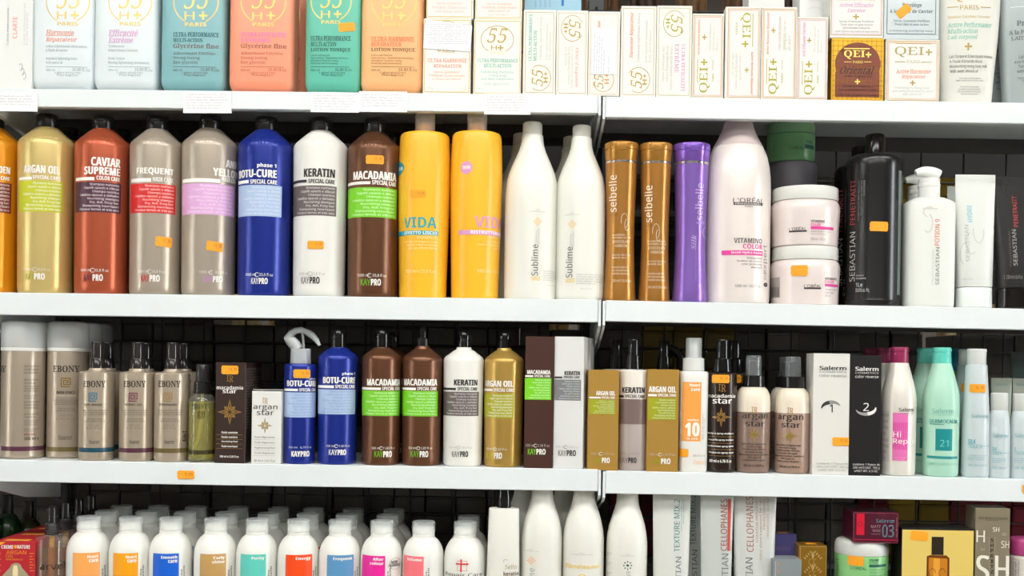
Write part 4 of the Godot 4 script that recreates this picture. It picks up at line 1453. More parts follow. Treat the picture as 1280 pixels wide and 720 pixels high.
		if k < 2:
			var y: float = 292.0 + k * 8.0
			para(it, ["SHAMPOO" if k == 0 else "CONDITIONER", "THERMO ACTIVE"], c - 1, y, c + 22, y + 7, ti, -1, "s")
			para(it, ["CHOCOLATE", "KERATIN"], c - 0.5, y + 7.5, c + 20, y + 18, ti, 0, "s")
			para(it, ["CACAO BUTTER", "BRAZIL NUT"], c - 1, y + 25, c + 21, y + 32, ti, -1, "s")
			para(it, ["Cosmetic product for", "soft, shiny and healthy", "chocolate coloured hair"], c - 1, y + 40, c + 20, y + 52, ti, -1, "s")
			txt(it, "300 ml E 10,14 fl.oz", c - 1, y + 57, c + 22, y + 61, ti, "s")
		else:
			txt(it, "Silk", c - 10, 293, c - 4, 312, ti, "f", 1, 0.3)
			para(it, ["SHAMPOO PARA CABELLO LISO", "extracto de seda"], c - 6, 305, c + 1, 352, mt("a98ad0", 0.5), -1, "s", 1)
		done(it)
		if k == 2:
			again(it, "second violet waisted bottle showing its cap behind the violet one", 877, 0.1, 1)
	# big pearl bottle
	it = item("shampoo_bottle", "big pearl white bottle with magenta band and pinkish neck", "shampoo bottle", "", 880, 962.5, 149, 1)
	loft(it, "body", [[0.0, 0.92], [0.006, 0.965], [0.02, 0.99], [0.05, 1.0], [0.6, 1.0], [0.68, 0.985], [0.74, 0.945], [0.79, 0.88], [0.84, 0.76], [0.89, 0.605], [0.93, 0.5], [0.96, 0.45], [0.975, 0.43]], mt("e6ddd7", 0.3, 0.1), true, 60)
	loft(it, "cap", [[0.968, 0.36], [0.972, 0.375], [0.992, 0.37], [1.0, 0.34]], mt("c9aaa8", 0.3), false, 40)
	loft(it, "shoulder_tint", [[0.845, 0.755], [0.89, 0.613], [0.93, 0.508], [0.96, 0.458], [0.974, 0.438]], mt("cdbdbc", 0.3, 0.1), false, 60)
	var ink := mt("3a3636", 0.5)
	txt(it, "L'ORÉAL", 916.5, 246, 954, 253.2, ink, "s")
	quad(it, 917, 252.8, 953, 256.2, ink)
	txt(it, "PROFESSIONNEL", 919, 253.5, 951, 255.6, mt("dcd2cc", 0.5), "b")
	txt(it, "PARIS", 931.5, 257, 941, 259, ink, "s")
	txt(it, "VITAMINO", 917.5, 297.5, 952, 303.8, mt("5a5356", 0.5), "b")
	txt(it, "COLOR", 928.5, 305, 952.5, 311, mt("e0369a", 0.5), "b")
	quad(it, 902, 312.8, 953, 318.6, mt("e23f9c", 0.5))
	txt(it, "Incell Hydro-Resist", 914, 314, 952, 317.6, w, "b")
	para(it, ["shampooing", "fixateur de couleur", "color protecting", "shampoo"], 921, 320.5, 952, 336, mt("5a5356", 0.5), 1, "s")
	txt(it, "1500 ml / 50.7 fl.oz", 918.5, 355.5, 950, 359, mt("5a5356", 0.5), "s")
	txt(it, "expert", 953.5, 306, 959, 343, mt("8d8587", 0.5), "s", 1)
	txt(it, "série", 954, 344, 957.5, 350, mt("8d8587", 0.5), "s", 1)
	arc(it, 956.5, 356, 2.4, 2.8, 2.2, ink, 0, 360, 14)
	done(it)
	# jars
	var jl := item("hair_mask_jar", "pearl pink jar with orange sticker under another jar", "jar", "stacked pearl jars", 963, 1048.5, 310.5, 1)
	jar(jl)
	txt(jl, "L'ORÉAL", 1005, 354.5, 1026.5, 359.6, ink, "s")
	quad(jl, 1005, 359.3, 1026, 361.3, ink)
	txt(jl, "VITAMINO", 1031, 347, 1045.5, 350, mt("5a5356", 0.5), "b")
	txt(jl, "COLOR", 1031, 350.6, 1042, 353.8, mt("e0369a", 0.5), "b")
	quad(jl, 1031, 355.2, 1047, 358.4, mt("d43a92", 0.5))
	para(jl, ["masque couleur", "color mask", "200 ml"], 1031, 360, 1045, 372, mt("8a8184", 0.5), -1, "s")
	patch(jl, "barcode_label", 963.5, 347, 975, 372.5, mt("a9a09c", 0.5))
	for k in 9:
		quad(jl, 964.6 + k * 1.1, 359, 965.1 + k * 1.1, 371, mt("4a4545", 0.5))
	sticker(jl, 988.5, 331.5, 1010, 345, "")
	done(jl)
	var ju := item("hair_mask_jar", "pearl pink jar with pale lid on top of the other jar", "jar", "stacked pearl jars", 963.5, 1048.5, 237, 1, {"on": jl, "yb": 310.5})
	jar(ju)
	txt(ju, "L'ORÉAL", 986.5, 283, 1008, 288.2, ink, "s")
	quad(ju, 986.5, 288, 1008.5, 290, ink)
	txt(ju, "VITAMINO", 1013.5, 274.8, 1030.5, 278, mt("5a5356", 0.5), "b")
	txt(ju, "COLOR", 1013.5, 279, 1025.5, 282.4, mt("e0369a", 0.5), "b")
	quad(ju, 1013.5, 283.2, 1041.5, 286.8, mt("d43a92", 0.5))
	para(ju, ["masque fixateur de couleur", "color protecting mask"], 1013.5, 288, 1038, 294, mt("8a8184", 0.5), -1, "s")
	txt(ju, "500 ml / 16.9 oz", 1013.5, 297, 1032, 300.4, mt("8a8184", 0.5), "s")
	done(ju)
	# rear jars: dark violet one and a green one on top
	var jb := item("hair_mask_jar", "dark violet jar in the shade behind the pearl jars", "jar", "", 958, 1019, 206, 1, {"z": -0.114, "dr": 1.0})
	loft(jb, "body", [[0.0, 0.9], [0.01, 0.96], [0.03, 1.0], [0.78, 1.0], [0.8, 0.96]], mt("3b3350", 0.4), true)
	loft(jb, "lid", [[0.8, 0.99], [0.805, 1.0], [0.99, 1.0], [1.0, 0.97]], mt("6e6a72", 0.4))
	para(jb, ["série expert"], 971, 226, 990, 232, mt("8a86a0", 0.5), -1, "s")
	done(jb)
	var jg := item("hair_mask_jar", "green jar in the shade on top of the dark violet jar", "jar", "", 959, 1018, 157, 1, {"z": -0.114, "dr": 1.0, "on": jb, "yb": 206})
	loft(jg, "body", [[0.0, 0.86], [0.03, 0.95], [0.1, 0.99], [0.18, 1.0], [0.7, 1.0], [0.72, 0.96]], mt("78b47c", 0.3), true)
	loft(jg, "lid", [[0.72, 0.99], [0.73, 1.0], [0.97, 1.0], [1.0, 0.95]], mt("7fae84", 0.35))
	txt(jg, "L'ORÉAL", 987, 181.5, 1004, 186.5, mt("1d3a2e", 0.5), "s")
	quad(jg, 1006, 181, 1017, 186, mt("145a52", 0.5))
	txt(jg, "VOLUME", 1007, 175.5, 1015, 179, mt("145a52", 0.5), "b")
	para(jg, ["masque", "mask"], 960, 176, 967, 195, mt("c8d4c8", 0.5), 0, "s", 1)
	done(jg)
	# black bottle
	it = item("shampoo_bottle", "tall black bottle with red vertical word and orange sticker", "shampoo bottle", "tall black bottles", 1058, 1126.5, 168.5, 1)
	loft(it, "body", [[0.0, 0.9], [0.01, 0.96], [0.03, 0.985], [0.035, 1.0], [0.05, 0.985], [0.8, 0.985], [0.835, 1.0], [0.85, 0.97], [0.865, 0.9], [0.875, 0.78], [0.882, 0.4], [0.885, 0.36]], mt("171615", 0.25), true, 60)
	loft(it, "cap", [[0.878, 0.345], [0.884, 0.37], [0.985, 0.36], [0.995, 0.34], [1.0, 0.3]], mt("17110e", 0.12), false, 36)
	txt(it, "SEBASTIAN", 1062.5, 290, 1069, 352, mt("a7a6a2", 0.45), "s", 1)
	txt(it, "PENETRAITT", 1063.5, 225, 1069.5, 281, mt("a33a44", 0.45), "s", 1)
	para(it, ["strengthening and repair shampoo for", "damaged, chemically treated hair", "PROFESSIONAL"], 1072, 225, 1082, 276, mt("6f6e6b", 0.5), 1, "s", 1)
	txt(it, "shampoo", 1070, 343, 1080, 346, mt("b7b6b2", 0.45), "s")
	txt(it, "shampooing", 1070, 346.5, 1082.5, 349.5, mt("b7b6b2", 0.45), "s")
	txt(it, "1Le", 1070, 353.5, 1078, 358.5, mt("b7b6b2", 0.45), "s")
	txt(it, "33.8 fl.oz. liq.", 1069.5, 360, 1087, 366, mt("b7b6b2", 0.45), "s")
	patch(it, "side_label", 1122.3, 213, 1125.8, 369, mt("6d7d7c", 0.4))
	sticker(it, 1087, 277, 1110, 289, "", 2)
	done(it)
	again(it, "second tall black bottle in the shade behind the black one", 1075, 0.092, 1)
	# white pump bottle
	it = item("pump_bottle", "white square pump bottle with grey and orange vertical words", "pump bottle", "white pump bottles", 1129.5, 1191, 211, 1, {"dr": 0.62, "n": 4.2})
	loft(it, "body", [[0.0, 0.93], [0.008, 0.96], [0.02, 0.975], [0.1, 0.985], [0.6, 0.99], [0.71, 0.995], [0.74, 0.98], [0.755, 0.92], [0.768, 0.8], [0.785, 0.6, 0.7, 3.0], [0.79, 0.45, 0.65, 2.0]], mt("dfe2dc", 0.35), true, 64)
	loft(it, "pump_collar", [[0.785, 0.42, 0.68, 2.0], [0.79, 0.43, 0.7, 2.0], [0.862, 0.425, 0.69, 2.0], [0.866, 0.44, 0.71, 2.0], [0.885, 0.44, 0.71, 2.0], [0.89, 0.42, 0.68, 2.0], [0.925, 0.42, 0.68, 2.0], [0.93, 0.3, 0.5, 2.0]], mt("e4e6e1", 0.35), false, 40)
	var sp := []
	for q in 9:
		var f := q / 8.0
		sp.append(Vector3((0.4 - f * 0.95) * it.w / 2.0, it.h * (0.935 + 0.045 * sin(f * PI * 0.62 + 0.35)), 0))
	part("pump_spout", tube_mesh(sp, [0.009, 0.0095, 0.0095, 0.009, 0.0085, 0.008, 0.007, 0.006, 0.005], 16, 0.9), mt("e6e8e4", 0.35), it.node)
	txt(it, "SEBASTIAN", 1169.5, 309, 1174, 356, mt("73787a", 0.5), "s", 1)
	txt(it, "POTION 9", 1168.5, 274, 1174.5, 307, mt("e2714a", 0.5), "s", 1)
	para(it, ["PROFESSIONAL"], 1164, 312, 1168, 356, mt("c2c6c2", 0.5), -1, "s", 1)
	arc(it, 1162, 265, 8.5, 7, 1.6, mt("cdcfc8", 0.5), 60, 250, 20)
	arc(it, 1160, 279, 6.5, 12, 1.6, mt("cdcfc8", 0.5), -130, 80, 22)
	quad(it, 1153, 260, 1172, 261.4, mt("cdcfc8", 0.5))
	done(it)
	again(it, "second white pump bottle in the shade behind the first", 1147, 0.07, 1)
	# tubes standing on their caps
	it = tube("white hair tube standing on its cap beside black tube", 1193, 1243, 218.5, 1, mt("dfe2dd", 0.35), mt("dde2df", 0.25), 0.158)
	txt(it, "HYDRE", 1209, 256.5, 1215, 277.5, mt("6cc3d4", 0.5), "s", 1)
	txt(it, "SEBASTIAN", 1206.5, 281, 1211.5, 327, mt("b5b9b7", 0.5), "s", 1)
	for k in 3:
		arc(it, 1205 + k * 9.0, 318 - k * 14.0, 7, 14, 1.0, mt("c6cac6", 0.5), 40 + k * 60, 250 + k * 60, 18)
	txt(it, "250 ml e 8.4 fl.oz", 1200, 347.5, 1217, 350, mt("b5b9b7", 0.5), "s")
	done(it)
	it = tube("black hair tube with red vertical word at the shelf end", 1242, 1297, 221.5, 1, mt("2b2a29", 0.35), mt("171413", 0.1), 0.16)
	txt(it, "PENETRAITT", 1266, 245, 1271.5, 283.5, mt("c24a4c", 0.5), "s", 1)
	txt(it, "SEBASTIAN", 1266, 287, 1271, 332, mt("a8a7a4", 0.5), "s", 1)
	para(it, ["PROFESSIONAL"], 1261, 288, 1264.5, 333, mt("66645f", 0.5), -1, "s", 1)
	txt(it, "I  250 ml e 8.4 fl.oz", 1254.5, 343.5, 1278, 348.5, mt("8b8a87", 0.5), "s")
	for k in 2:
		arc(it, 1256 + k * 7.0, 232 + k * 8.0, 6, 12, 0.9, mt("201f1e", 0.6), 30 + k * 90, 240 + k * 90, 18)
	done(it)
	# mirror-grey tube behind
	it = tube("pale grey hair tube in the shade behind white pump bottle", 1183, 1222, 233, 1, mt("aab0ab", 0.35), mt("b5bab6", 0.25), 0.16, -0.075)
	done(it)

func jar(it: Item) -> void:
	loft(it, "body", [[0.0, 0.9], [0.015, 0.945], [0.05, 0.955], [0.3, 0.97], [0.5, 0.99], [0.62, 1.0], [0.68, 0.99], [0.73, 0.96], [0.76, 0.92], [0.775, 0.9]], mt("e2d6d2", 0.3, 0.05), true, 60)
	loft(it, "lid", [[0.77, 0.93], [0.778, 0.945], [0.8, 0.95], [0.97, 0.945], [0.99, 0.93], [1.0, 0.9]], mt("d3d5cf", 0.4), false, 60)

func long_neck(label: String, xl: float, xr: float, yt: float, row: int, m: Material) -> Item:
	var it := item("shampoo_bottle", label, "shampoo bottle", "white long-necked bottles", xl, xr, yt, row)
	loft(it, "body", [[0.0, 0.93], [0.006, 0.965], [0.02, 0.985], [0.05, 0.99], [0.5, 1.0], [0.6, 0.99], [0.66, 0.95], [0.71, 0.87], [0.755, 0.75], [0.8, 0.615], [0.84, 0.5], [0.87, 0.44], [0.9, 0.415], [0.925, 0.405], [0.933, 0.36]], m, true, 56)
	loft(it, "cap", [[0.93, 0.355], [0.935, 0.37], [0.985, 0.365], [0.995, 0.35], [1.0, 0.3]], mt("dcdad2", 0.4), false, 40)
	return it

func diamond(it: Item, cx: float, cy: float, s: float, m: Material) -> void:
	for i in range(-3, 4):
		for j in range(-3, 4):
			if absi(i) + absi(j) <= 3 and (i + j + 8) % 2 == 1:
				var c := Vector2(cx + i * s, cy + j * s)
				poly(it, PackedVector2Array([c + Vector2(-s * 0.56, 0), c + Vector2(0, -s * 0.56), c + Vector2(s * 0.56, 0), c + Vector2(0, s * 0.56)]), m)

# squeeze tube standing on its cap: flat sealed end up
func tube(label: String, xl: float, xr: float, yt: float, row: int, m: Material, cm: Material, capf: float, z := -0.004) -> Item:
	var it := item("squeeze_tube", label, "tube", "squeeze tubes standing on their caps", xl, xr, yt, row, {"dr": 0.72, "n": 2.3, "z": z})
	loft(it, "body", [[capf, 0.84, 0.95], [capf + 0.01, 0.86, 0.97], [0.4, 0.9, 0.86], [0.6, 0.94, 0.62], [0.8, 0.975, 0.34], [0.93, 1.0, 0.1], [0.935, 1.0, 0.04], [1.0, 1.0, 0.035]], m, true, 56)
	loft(it, "cap", [[0.0, 0.82, 0.94], [0.01, 0.86, 0.98], [capf - 0.012, 0.85, 0.97], [capf - 0.004, 0.82, 0.93]], cm, false, 48)
	for k in 7:
		part("crimp_line", box_mesh(it.w * 0.98, it.h * 0.003, 0.0004, 0.0001), m, it.node, Vector3(0, it.h * (0.94 + k * 0.008), it.w * 0.72 * 0.5 * 0.037 + 0.0001))
	return it

# ================================================================ third shelf
func swirl(it: Item, x0: float, y0: float, x1: float, y1: float, m: Material) -> void:
	# square spiral mark
	var w := x1 - x0
	var h := y1 - y0
	var t := w * 0.11
	var f := func(a: float, b: float, c: float, d: float) -> void:
		quad(it, x0 + a * w, y0 + b * h, x0 + c * w, y0 + d * h, m)
	f.call(0.04, 0.0, 1.0, 0.11)
	f.call(0.0, 0.04, 0.11, 0.96)
	f.call(0.04, 0.89, 0.9, 1.0)
	f.call(0.89, 0.04, 1.0, 0.76)
	f.call(0.3, 0.66, 1.0, 0.77)
	f.call(0.22, 0.24, 0.33, 0.76)
	f.call(0.24, 0.22, 0.78, 0.33)
	f.call(0.67, 0.24, 0.78, 0.55)
	f.call(0.45, 0.45, 0.78, 0.56)

func star(it: Item, cx: float, cy: float, rx: float, ry: float, m: Material, back: Material) -> void:
	# eight-pointed ornament of kite-shaped leaves
	for k in 8:
		var a := k * PI / 4.0
		var far := 1.0 if k % 2 == 0 else 0.62
		var d := Vector2(cos(a), sin(a))
		var s := Vector2(-d.y, d.x)
		var q := PackedVector2Array()
		for p in [d * 0.08, d * 0.42 + s * 0.15, d * far, d * 0.42 - s * 0.15]:
			q.append(Vector2(cx + p.x * rx, cy + p.y * ry))
		poly(it, q, m)
		var q2 := PackedVector2Array()
		for p in [d * 0.3, d * 0.45 + s * 0.05, d * (far - 0.22), d * 0.45 - s * 0.05]:
			q2.append(Vector2(cx + p.x * rx, cy + p.y * ry))
		poly(it, q2, back, 0.00055)

func monogram(it: Item, cx: float, y0: float, y1: float, m: Material) -> void:
	var h := y1 - y0
	txt(it, "R", cx - h * 0.05, y0 + h * 0.06, cx + h * 0.55, y1, m, "f")
	txt(it, "I", cx - h * 0.4, y0, cx - h * 0.1, y1 - h * 0.1, m, "f")

const CARE_FINE := ["Bagno nutriente rinforzante", "Nourishing fortifying bath", "Baño nutritivo fortificante", "", "Bain nourrissant", "capelli deboli e sottili"]

func spray_can(label: String, xl: float, xr: float, yt: float, band: String, z: float) -> Item:
	var it := item("spray_can", label, "spray can", "beige cans with frosted caps", xl, xr, yt, 2, {"z": z})
	loft(it, "body", [[0.0, 0.88], [0.006, 0.95], [0.018, 0.985], [0.03, 0.97], [0.05, 0.97], [0.77, 0.975], [0.783, 0.96], [0.795, 0.88], [0.81, 0.6], [0.815, 0.35], [0.87, 0.3], [0.9, 0.2]], mt("aa9c8b", 0.3, 0.35), true, 48)
	loft(it, "cap_rim", [[0.782, 0.985], [0.785, 0.998], [0.805, 0.998], [0.808, 0.98]], mt("dcdcd6", 0.4), false, 48)
	loft(it, "frosted_cap", [[0.805, 0.985], [0.81, 1.0], [0.95, 1.0], [0.975, 0.985], [0.99, 0.94], [1.0, 0.8]], mt("e8eceb", 0.27, 0.0, 0.55), false, 48)
	patch(it, "band", xl - 1.5, 558.2 + xl * 0.012, xr + 1.5, 563.8 + xl * 0.012, mt(band, 0.4))
	return it

func pump_spray(label: String, c: float, yt: float, band: String, inkc: String, word: String) -> Item:
	var it := item("spray_bottle", label, "spray bottle", "beige pump bottles with smoked caps", c - 21.3, c + 21.3, yt, 2)
	loft(it, "body", [[0.0, 0.88], [0.008, 0.94], [0.025, 0.975], [0.06, 0.98], [0.715, 1.0], [0.735, 0.985], [0.745, 0.93], [0.75, 0.7], [0.755, 0.5], [0.775, 0.46]], mt("b0a28f", 0.3, 0.35), true, 48)
	loft(it, "collar", [[0.76, 0.43], [0.765, 0.45], [0.855, 0.42], [0.86, 0.4], [0.862, 0.33]], mt("2a2725", 0.15), false, 36)
	loft(it, "smoked_overcap", [[0.862, 0.36], [0.99, 0.35], [0.998, 0.335], [1.0, 0.3]], mt("2b2826", 0.1), false, 36)
	var ink := mt("2a2724", 0.5)
	txt(it, "EBONY", c - 16.8, 476, c + 10.5, 484, ink, "F")
	swirl(it, c - 10.5, 490.8, c + 0.3, 502, mt(inkc, 0.5))
	txt(it, word, c - 15.5, 504.6, c + 6, 507.2, ink, "b")
	para(it, CARE_FINE, c - 17.5, 511.5, c + 13, 528, mt("5a534b", 0.5), 0, "s")
	para(it, ["250 ml", "8.45 fl oz"], c - 13, 530, c + 5, 537, mt("857b70", 0.5), 0, "s")
	txt(it, "Suarez", c - 10, 550, c + 3, 554.6, ink, "f", 0, 0.3)
	patch(it, "band", c - 22.5, 558.9 + c * 0.008, c + 22.5, 564.5 + c * 0.008, mt(band, 0.4))
	return it

func row_three() -> void:
	var w := mt("f1efe8", 0.45)
	var dark := mt("2b2b2c", 0.45)
	var ink := mt("2a2724", 0.5)
	# cans
	var it := spray_can("beige spray can turned to show its fine print, maroon band", 3, 55.5, 402, "52263a", -0.016)
	for g in [[455.5, 481.0], [481.5, 499.0], [500.5, 523.0], [524.5, 540.0]]:
		para(it, CARE_FINE.slice(0, 4) + ["applicare sui capelli umidi", "rinse well with water"], 30, g[0], 48.5, g[1], mt("4e473f", 0.5), -1, "s")
	txt(it, "NOCIVO", 30, 541.5, 44, 544.5, mt("8a3040", 0.5), "b")
	txt(it, "300 ml e", 30, 546, 48, 550, ink, "b")
	txt(it, "EBONY", -12, 457, 8.0, 465, ink, "F")
	done(it)
	again(it, "beige spray can standing behind the one showing fine print", 52.5, 0.068, 2)
	it = spray_can("beige spray can with gold square spiral, olive band", 60, 109, 402.5, "665830", -0.036)
	txt(it, "EBONY", 66.5, 457, 99, 465.2, ink, "F")
	swirl(it, 76, 472.2, 88.6, 484, mt("8a6f2e", 0.4, 0.3))
	txt(it, "RAIN FORCE", 71.2, 488.8, 93.2, 492.3, ink, "b")
	para(it, ["fortifying & volumizing"], 70, 493, 95, 496, mt("f0ece2", 0.5), 0, "s")
	para(it, CARE_FINE, 67, 499, 99, 514.5, mt("5a534b", 0.5), 0, "s")
	para(it, ["250 ml", "8.45 fl oz"], 70, 517.5, 94, 526, mt("8f8270", 0.5), 0, "s")
	txt(it, "Suarez", 72.5, 544, 90, 549.6, ink, "f", 0, 0.3)
	done(it)
	again(it, "beige spray can just behind the gold spiral one", 101.5, 0.062, 2)
	again(it, "beige spray can two places behind the gold spiral one", 115.5, 0.125, 2)
	# pumps
	var p := pump_spray("beige pump bottle with blue square spiral and teal band", 121.2, 427, "17485a", "2a6f8c", "CURL RESCUE")
	done(p)
	again(p, "beige pump bottle in the shade behind the blue spiral one", 134, 0.06, 2)
	p = pump_spray("beige pump bottle with plum square spiral and maroon band", 171.5, 427.6, "52263a", "7a2f4e", "THERMIC LISS")
	done(p)
	again(p, "beige pump bottle in the shade behind the plum spiral one", 181.5, 0.06, 2)
	p = pump_spray("beige pump bottle with gold square spiral beside clear oil bottle", 215, 428, "665830", "9a7f4c", "9 WONDERS")
	txt(p, "4-in-1", 227, 539, 233, 552, mt("241f1c", 0.5), "b", 1)
	done(p)
	again(p, "beige pump bottle in the shade behind the gold spiral one", 229, 0.06, 2)
	# clear oil bottle
	it = item("oil_bottle", "clear oil spray bottle filled with yellow-green oil", "oil bottle", "", 236.3, 268.8, 455.3, 2)
	loft(it, "body", [[0.0, 0.9], [0.01, 0.97], [0.03, 1.0], [0.6, 1.0], [0.635, 0.97], [0.665, 0.88], [0.69, 0.7], [0.705, 0.55], [0.72, 0.5]], mt("eef2e4", 0.02, 0.0, 0.07), true, 40)
	part("oil", loft_mesh(rows_of(it, [[0.03, 0.9], [0.05, 0.955], [0.6, 0.955], [0.62, 0.94]]), 40), liquid("cfc42a", 0.25), it.node)
	part("dip_tube", tube_mesh([Vector3(0, it.h * 0.7, 0), Vector3(0.001, it.h * 0.5, 0.002), Vector3(-0.003, it.h * 0.25, 0.004), Vector3(-0.009, it.h * 0.06, 0.006)], [0.0028, 0.0028, 0.0028, 0.0028], 10), mt("c8c65a", 0.3), it.node)
	loft(it, "collar", [[0.7, 0.66], [0.705, 0.68], [0.82, 0.62], [0.825, 0.56]], mt("1d1c1b", 0.2), false, 36)
	loft(it, "overcap", [[0.825, 0.52], [0.985, 0.5], [0.995, 0.47], [1.0, 0.4]], mt("2b2a29", 0.15), false, 36)
	txt(it, "EBONY", 240, 505, 259, 511, mt("23211a", 0.5), "f")
	swirl(it, 247, 514, 256, 523, mt("4a431c", 0.5))
	patch(it, "band", 235, 563, 270, 568, mt("3a3214", 0.4))
	done(it)
	# carton with gold star
	it = item("cosmetic_box", "tall dark brown carton with gold star ornament and orange sticker", "box", "", 269, 306.8, 453, 2, {"flat": true, "depth": 0.06})
	carton(it, 0.06, mt("33241f", 0.4))
	var og := mt("b08a4a", 0.3, 0.5)
	var bk := mt("33241f", 0.4)
	monogram(it, 287, 468.6, 477.4, og)
	txt(it, "macadamia", 271, 482, 304, 486.8, w, "s", 0, 0.0, 0.3)
	txt(it, "star", 278.3, 486.4, 296, 491.6, w, "s", 0, 0.0, 0.3)
	star(it, 287.2, 515, 15.5, 16, og, bk)
	for k in 4:
		txt(it, ["Fluido nutriente", "Fluide nutritive", "Nourishing fluid", "Fluide nourrissant"][k], 277, 539.2 + k * 5.75, 297, 541.9 + k * 5.75, w, "b")
		quad(it, 270.3, 543.2 + k * 5.75, 303, 543.6 + k * 5.75, og)
	txt(it, "100 ml e 3.38 fl.oz", 274.6, 569.2, 298.5, 572, w, "b")
	sticker(it, 276.7, 457, 298.4, 467.8, "14,90")
	# print on its right side
	var pr := Acc.new()
	var sv := PackedVector2Array()
	for k in 22:
		var g := glyphs(["Modo de uso aplicar", "Ingredients aqua oil", "Made in Italy"][k % 3], "s")
		var b := bounds(g)
		for q in g:
			sv.append(Vector2((q.x - b.position.x) / 150.0 + 0.05, 0.93 - k * 0.028 + (q.y - b.position.y) / b.size.y * 0.015))
	for q in sv:
		pr.v.append(Vector3(it.w / 2.0 + 0.0004, q.y * it.h, 0.03 - q.x * 0.06))
		pr.n.append(Vector3.RIGHT)
	part("side_lettering", raw_mesh(pr.v, pr.n), mt("b8aea6", 0.5), it.node)
	done(it)
	again(it, "second dark brown carton in the shade behind the gold star carton", 303, 0.066, 2)
	it = item("cosmetic_box", "short white carton with small gold star ornament", "box", "", 314.4, 351.2, 489, 2, {"flat": true, "depth": 0.045})
	carton(it, 0.045, mt("dcdcd8", 0.45))
	monogram(it, 331, 497, 504.5, mt("c8a068", 0.4, 0.3))
	txt(it, "argan", 316.8, 506.7, 346.8, 513.4, ink, "s")
	txt(it, "star", 321, 513, 342.5, 519, ink, "s")
	star(it, 331.2, 532, 9.6, 9.8, mt("b99a5c", 0.35, 0.4), mt("dcdcd8", 0.45))
	for k in 4:
		txt(it, ["Fluido Rigenerante", "Fluido Regenerante", "Regenerating fluid", "Fluide Régénérant"][k], 318.5, 545.3 + k * 6.6, 343.5, 548.2 + k * 6.6, mt("56544f", 0.5), "s")
		quad(it, 317.5, 549.6 + k * 6.6, 343.5, 549.9 + k * 6.6, mt("b9a98c", 0.5))
	txt(it, "30 ml e 1.02 fl.oz", 317.5, 574.4, 344, 577.2, mt("56544f", 0.5), "s")
	var flap := part("lid_flap", box_mesh(it.w * 0.98, 0.0008, 0.03, 0.0002), mt("dcdcd8", 0.45), it.node, Vector3(0.0006, it.h + 0.001, 0.006))
	flap.rotation_degrees.x = -4
	done(it)
	# royal blue trigger sprayer
	it = item("spray_bottle", "royal blue trigger spray bottle with pale grey trigger head", "spray bottle", "", 355.3, 395, 411, 2)
	loft(it, "body", [[0.0, 0.88], [0.01, 0.94], [0.03, 0.965], [0.5, 0.985], [0.715, 1.0], [0.728, 0.99], [0.737, 0.94], [0.74, 0.66], [0.745, 0.6]], mt("1c2f8c", 0.28, 0.3), true, 48)
	loft(it, "collar", [[0.738, 0.6], [0.742, 0.645], [0.845, 0.62], [0.852, 0.56]], mt("aeb4b6", 0.35, 0.0, 0.92), false, 36)
	var head := mt("b4baba", 0.35, 0.0, 0.93)
	var sc := it.w / 39.7
	var P := func(x: float, y: float) -> Vector3:   # photo pixels about the bottle's axis
		return Vector3((x - 375.6) * sc, it.h - (y - 411.0) * sc, 0)
	part("trigger_head", tube_mesh([P.call(372, 437), P.call(368, 431), P.call(362.5, 425.5), P.call(360, 422.5), P.call(363, 417.5), P.call(369, 413.5), P.call(376, 412.5), P.call(383, 415), P.call(389, 420)], [0.0085, 0.0095, 0.009, 0.0075, 0.0058, 0.005, 0.0048, 0.0045, 0.0042], 16, 0.95), head, it.node)
	part("nozzle", tube_mesh([P.call(361, 423.5), P.call(355.6, 424.5)], [0.0062, 0.005], 14), head, it.node)
	part("trigger_lever", tube_mesh([P.call(383, 415), P.call(390, 419.5), P.call(395.5, 425.5), P.call(399, 431.5)], [0.005, 0.0052, 0.0042, 0.0024], 12, 0.9), head, it.node)
	part("piston", tube_mesh([P.call(379, 436), P.call(378.5, 425), P.call(377, 414)], [0.0022, 0.0022, 0.0022], 10), mt("8f9697", 0.3, 0.0, 0.9), it.node)
	txt(it, "BOTU-CURE", 359, 475.6, 394.6, 483, w, "b", 0, 0.0, 0.5)
	quad(it, 355.8, 485.8, 372.5, 488.8, w)
	txt(it, "SPECIAL CARE", 374, 485.3, 394.2, 489.3, w, "b", 0, 0.0, 0.3)
	patch(it, "label", 354.5, 490.6, 394.5, 521.8, mt("a9bfdf", 0.4))
	para(it, SOFT, 360, 492, 391, 521, mt("7f97bd", 0.5), 1, "s")
	txt(it, "phase", 387, 472.4, 394.5, 474.8, w, "b")
	txt(it, "200 ml   6,76 fl oz", 361, 557.8, 389, 560.8, mt("c9d0e2", 0.5), "s")
	txt(it, "KAYPRO", 364.3, 563.8, 386.5, 570.8, w, "b", 0, 0.0, 0.4)
	sticker(it, 366.7, 461.8, 387.8, 472.6, "15,90")
	done(it)
	# small conical-shouldered bottles
	it = salon("small royal blue bottle with pale blue label", 397.3, 447, 412, 2, mt("1c2f8c", 0.28, 0.3), w, {"neck": 0.862, "lines": [["phase 1", 427.6, 465.3, 443.3, 469.7], ["BOTU-CURE", 404, 471.3, 443.6, 479.3]], "bar": [397.8, 481.6, 417.5, 485], "care": ["SPECIAL CARE", 419, 481, 443.3, 485.4], "lab": [397.5, 487, 443.8, 518, "a9bfdf", "7f97bd"], "ml": [408, 556, 437, 559.2, "350 ml   11,83 fl oz"], "brand": [411, 421.5, 432.4, 561.8, 568.8, "f1efe8"]})
	done(it)
	var bronze := mt("6b4630", 0.3, 0.5)
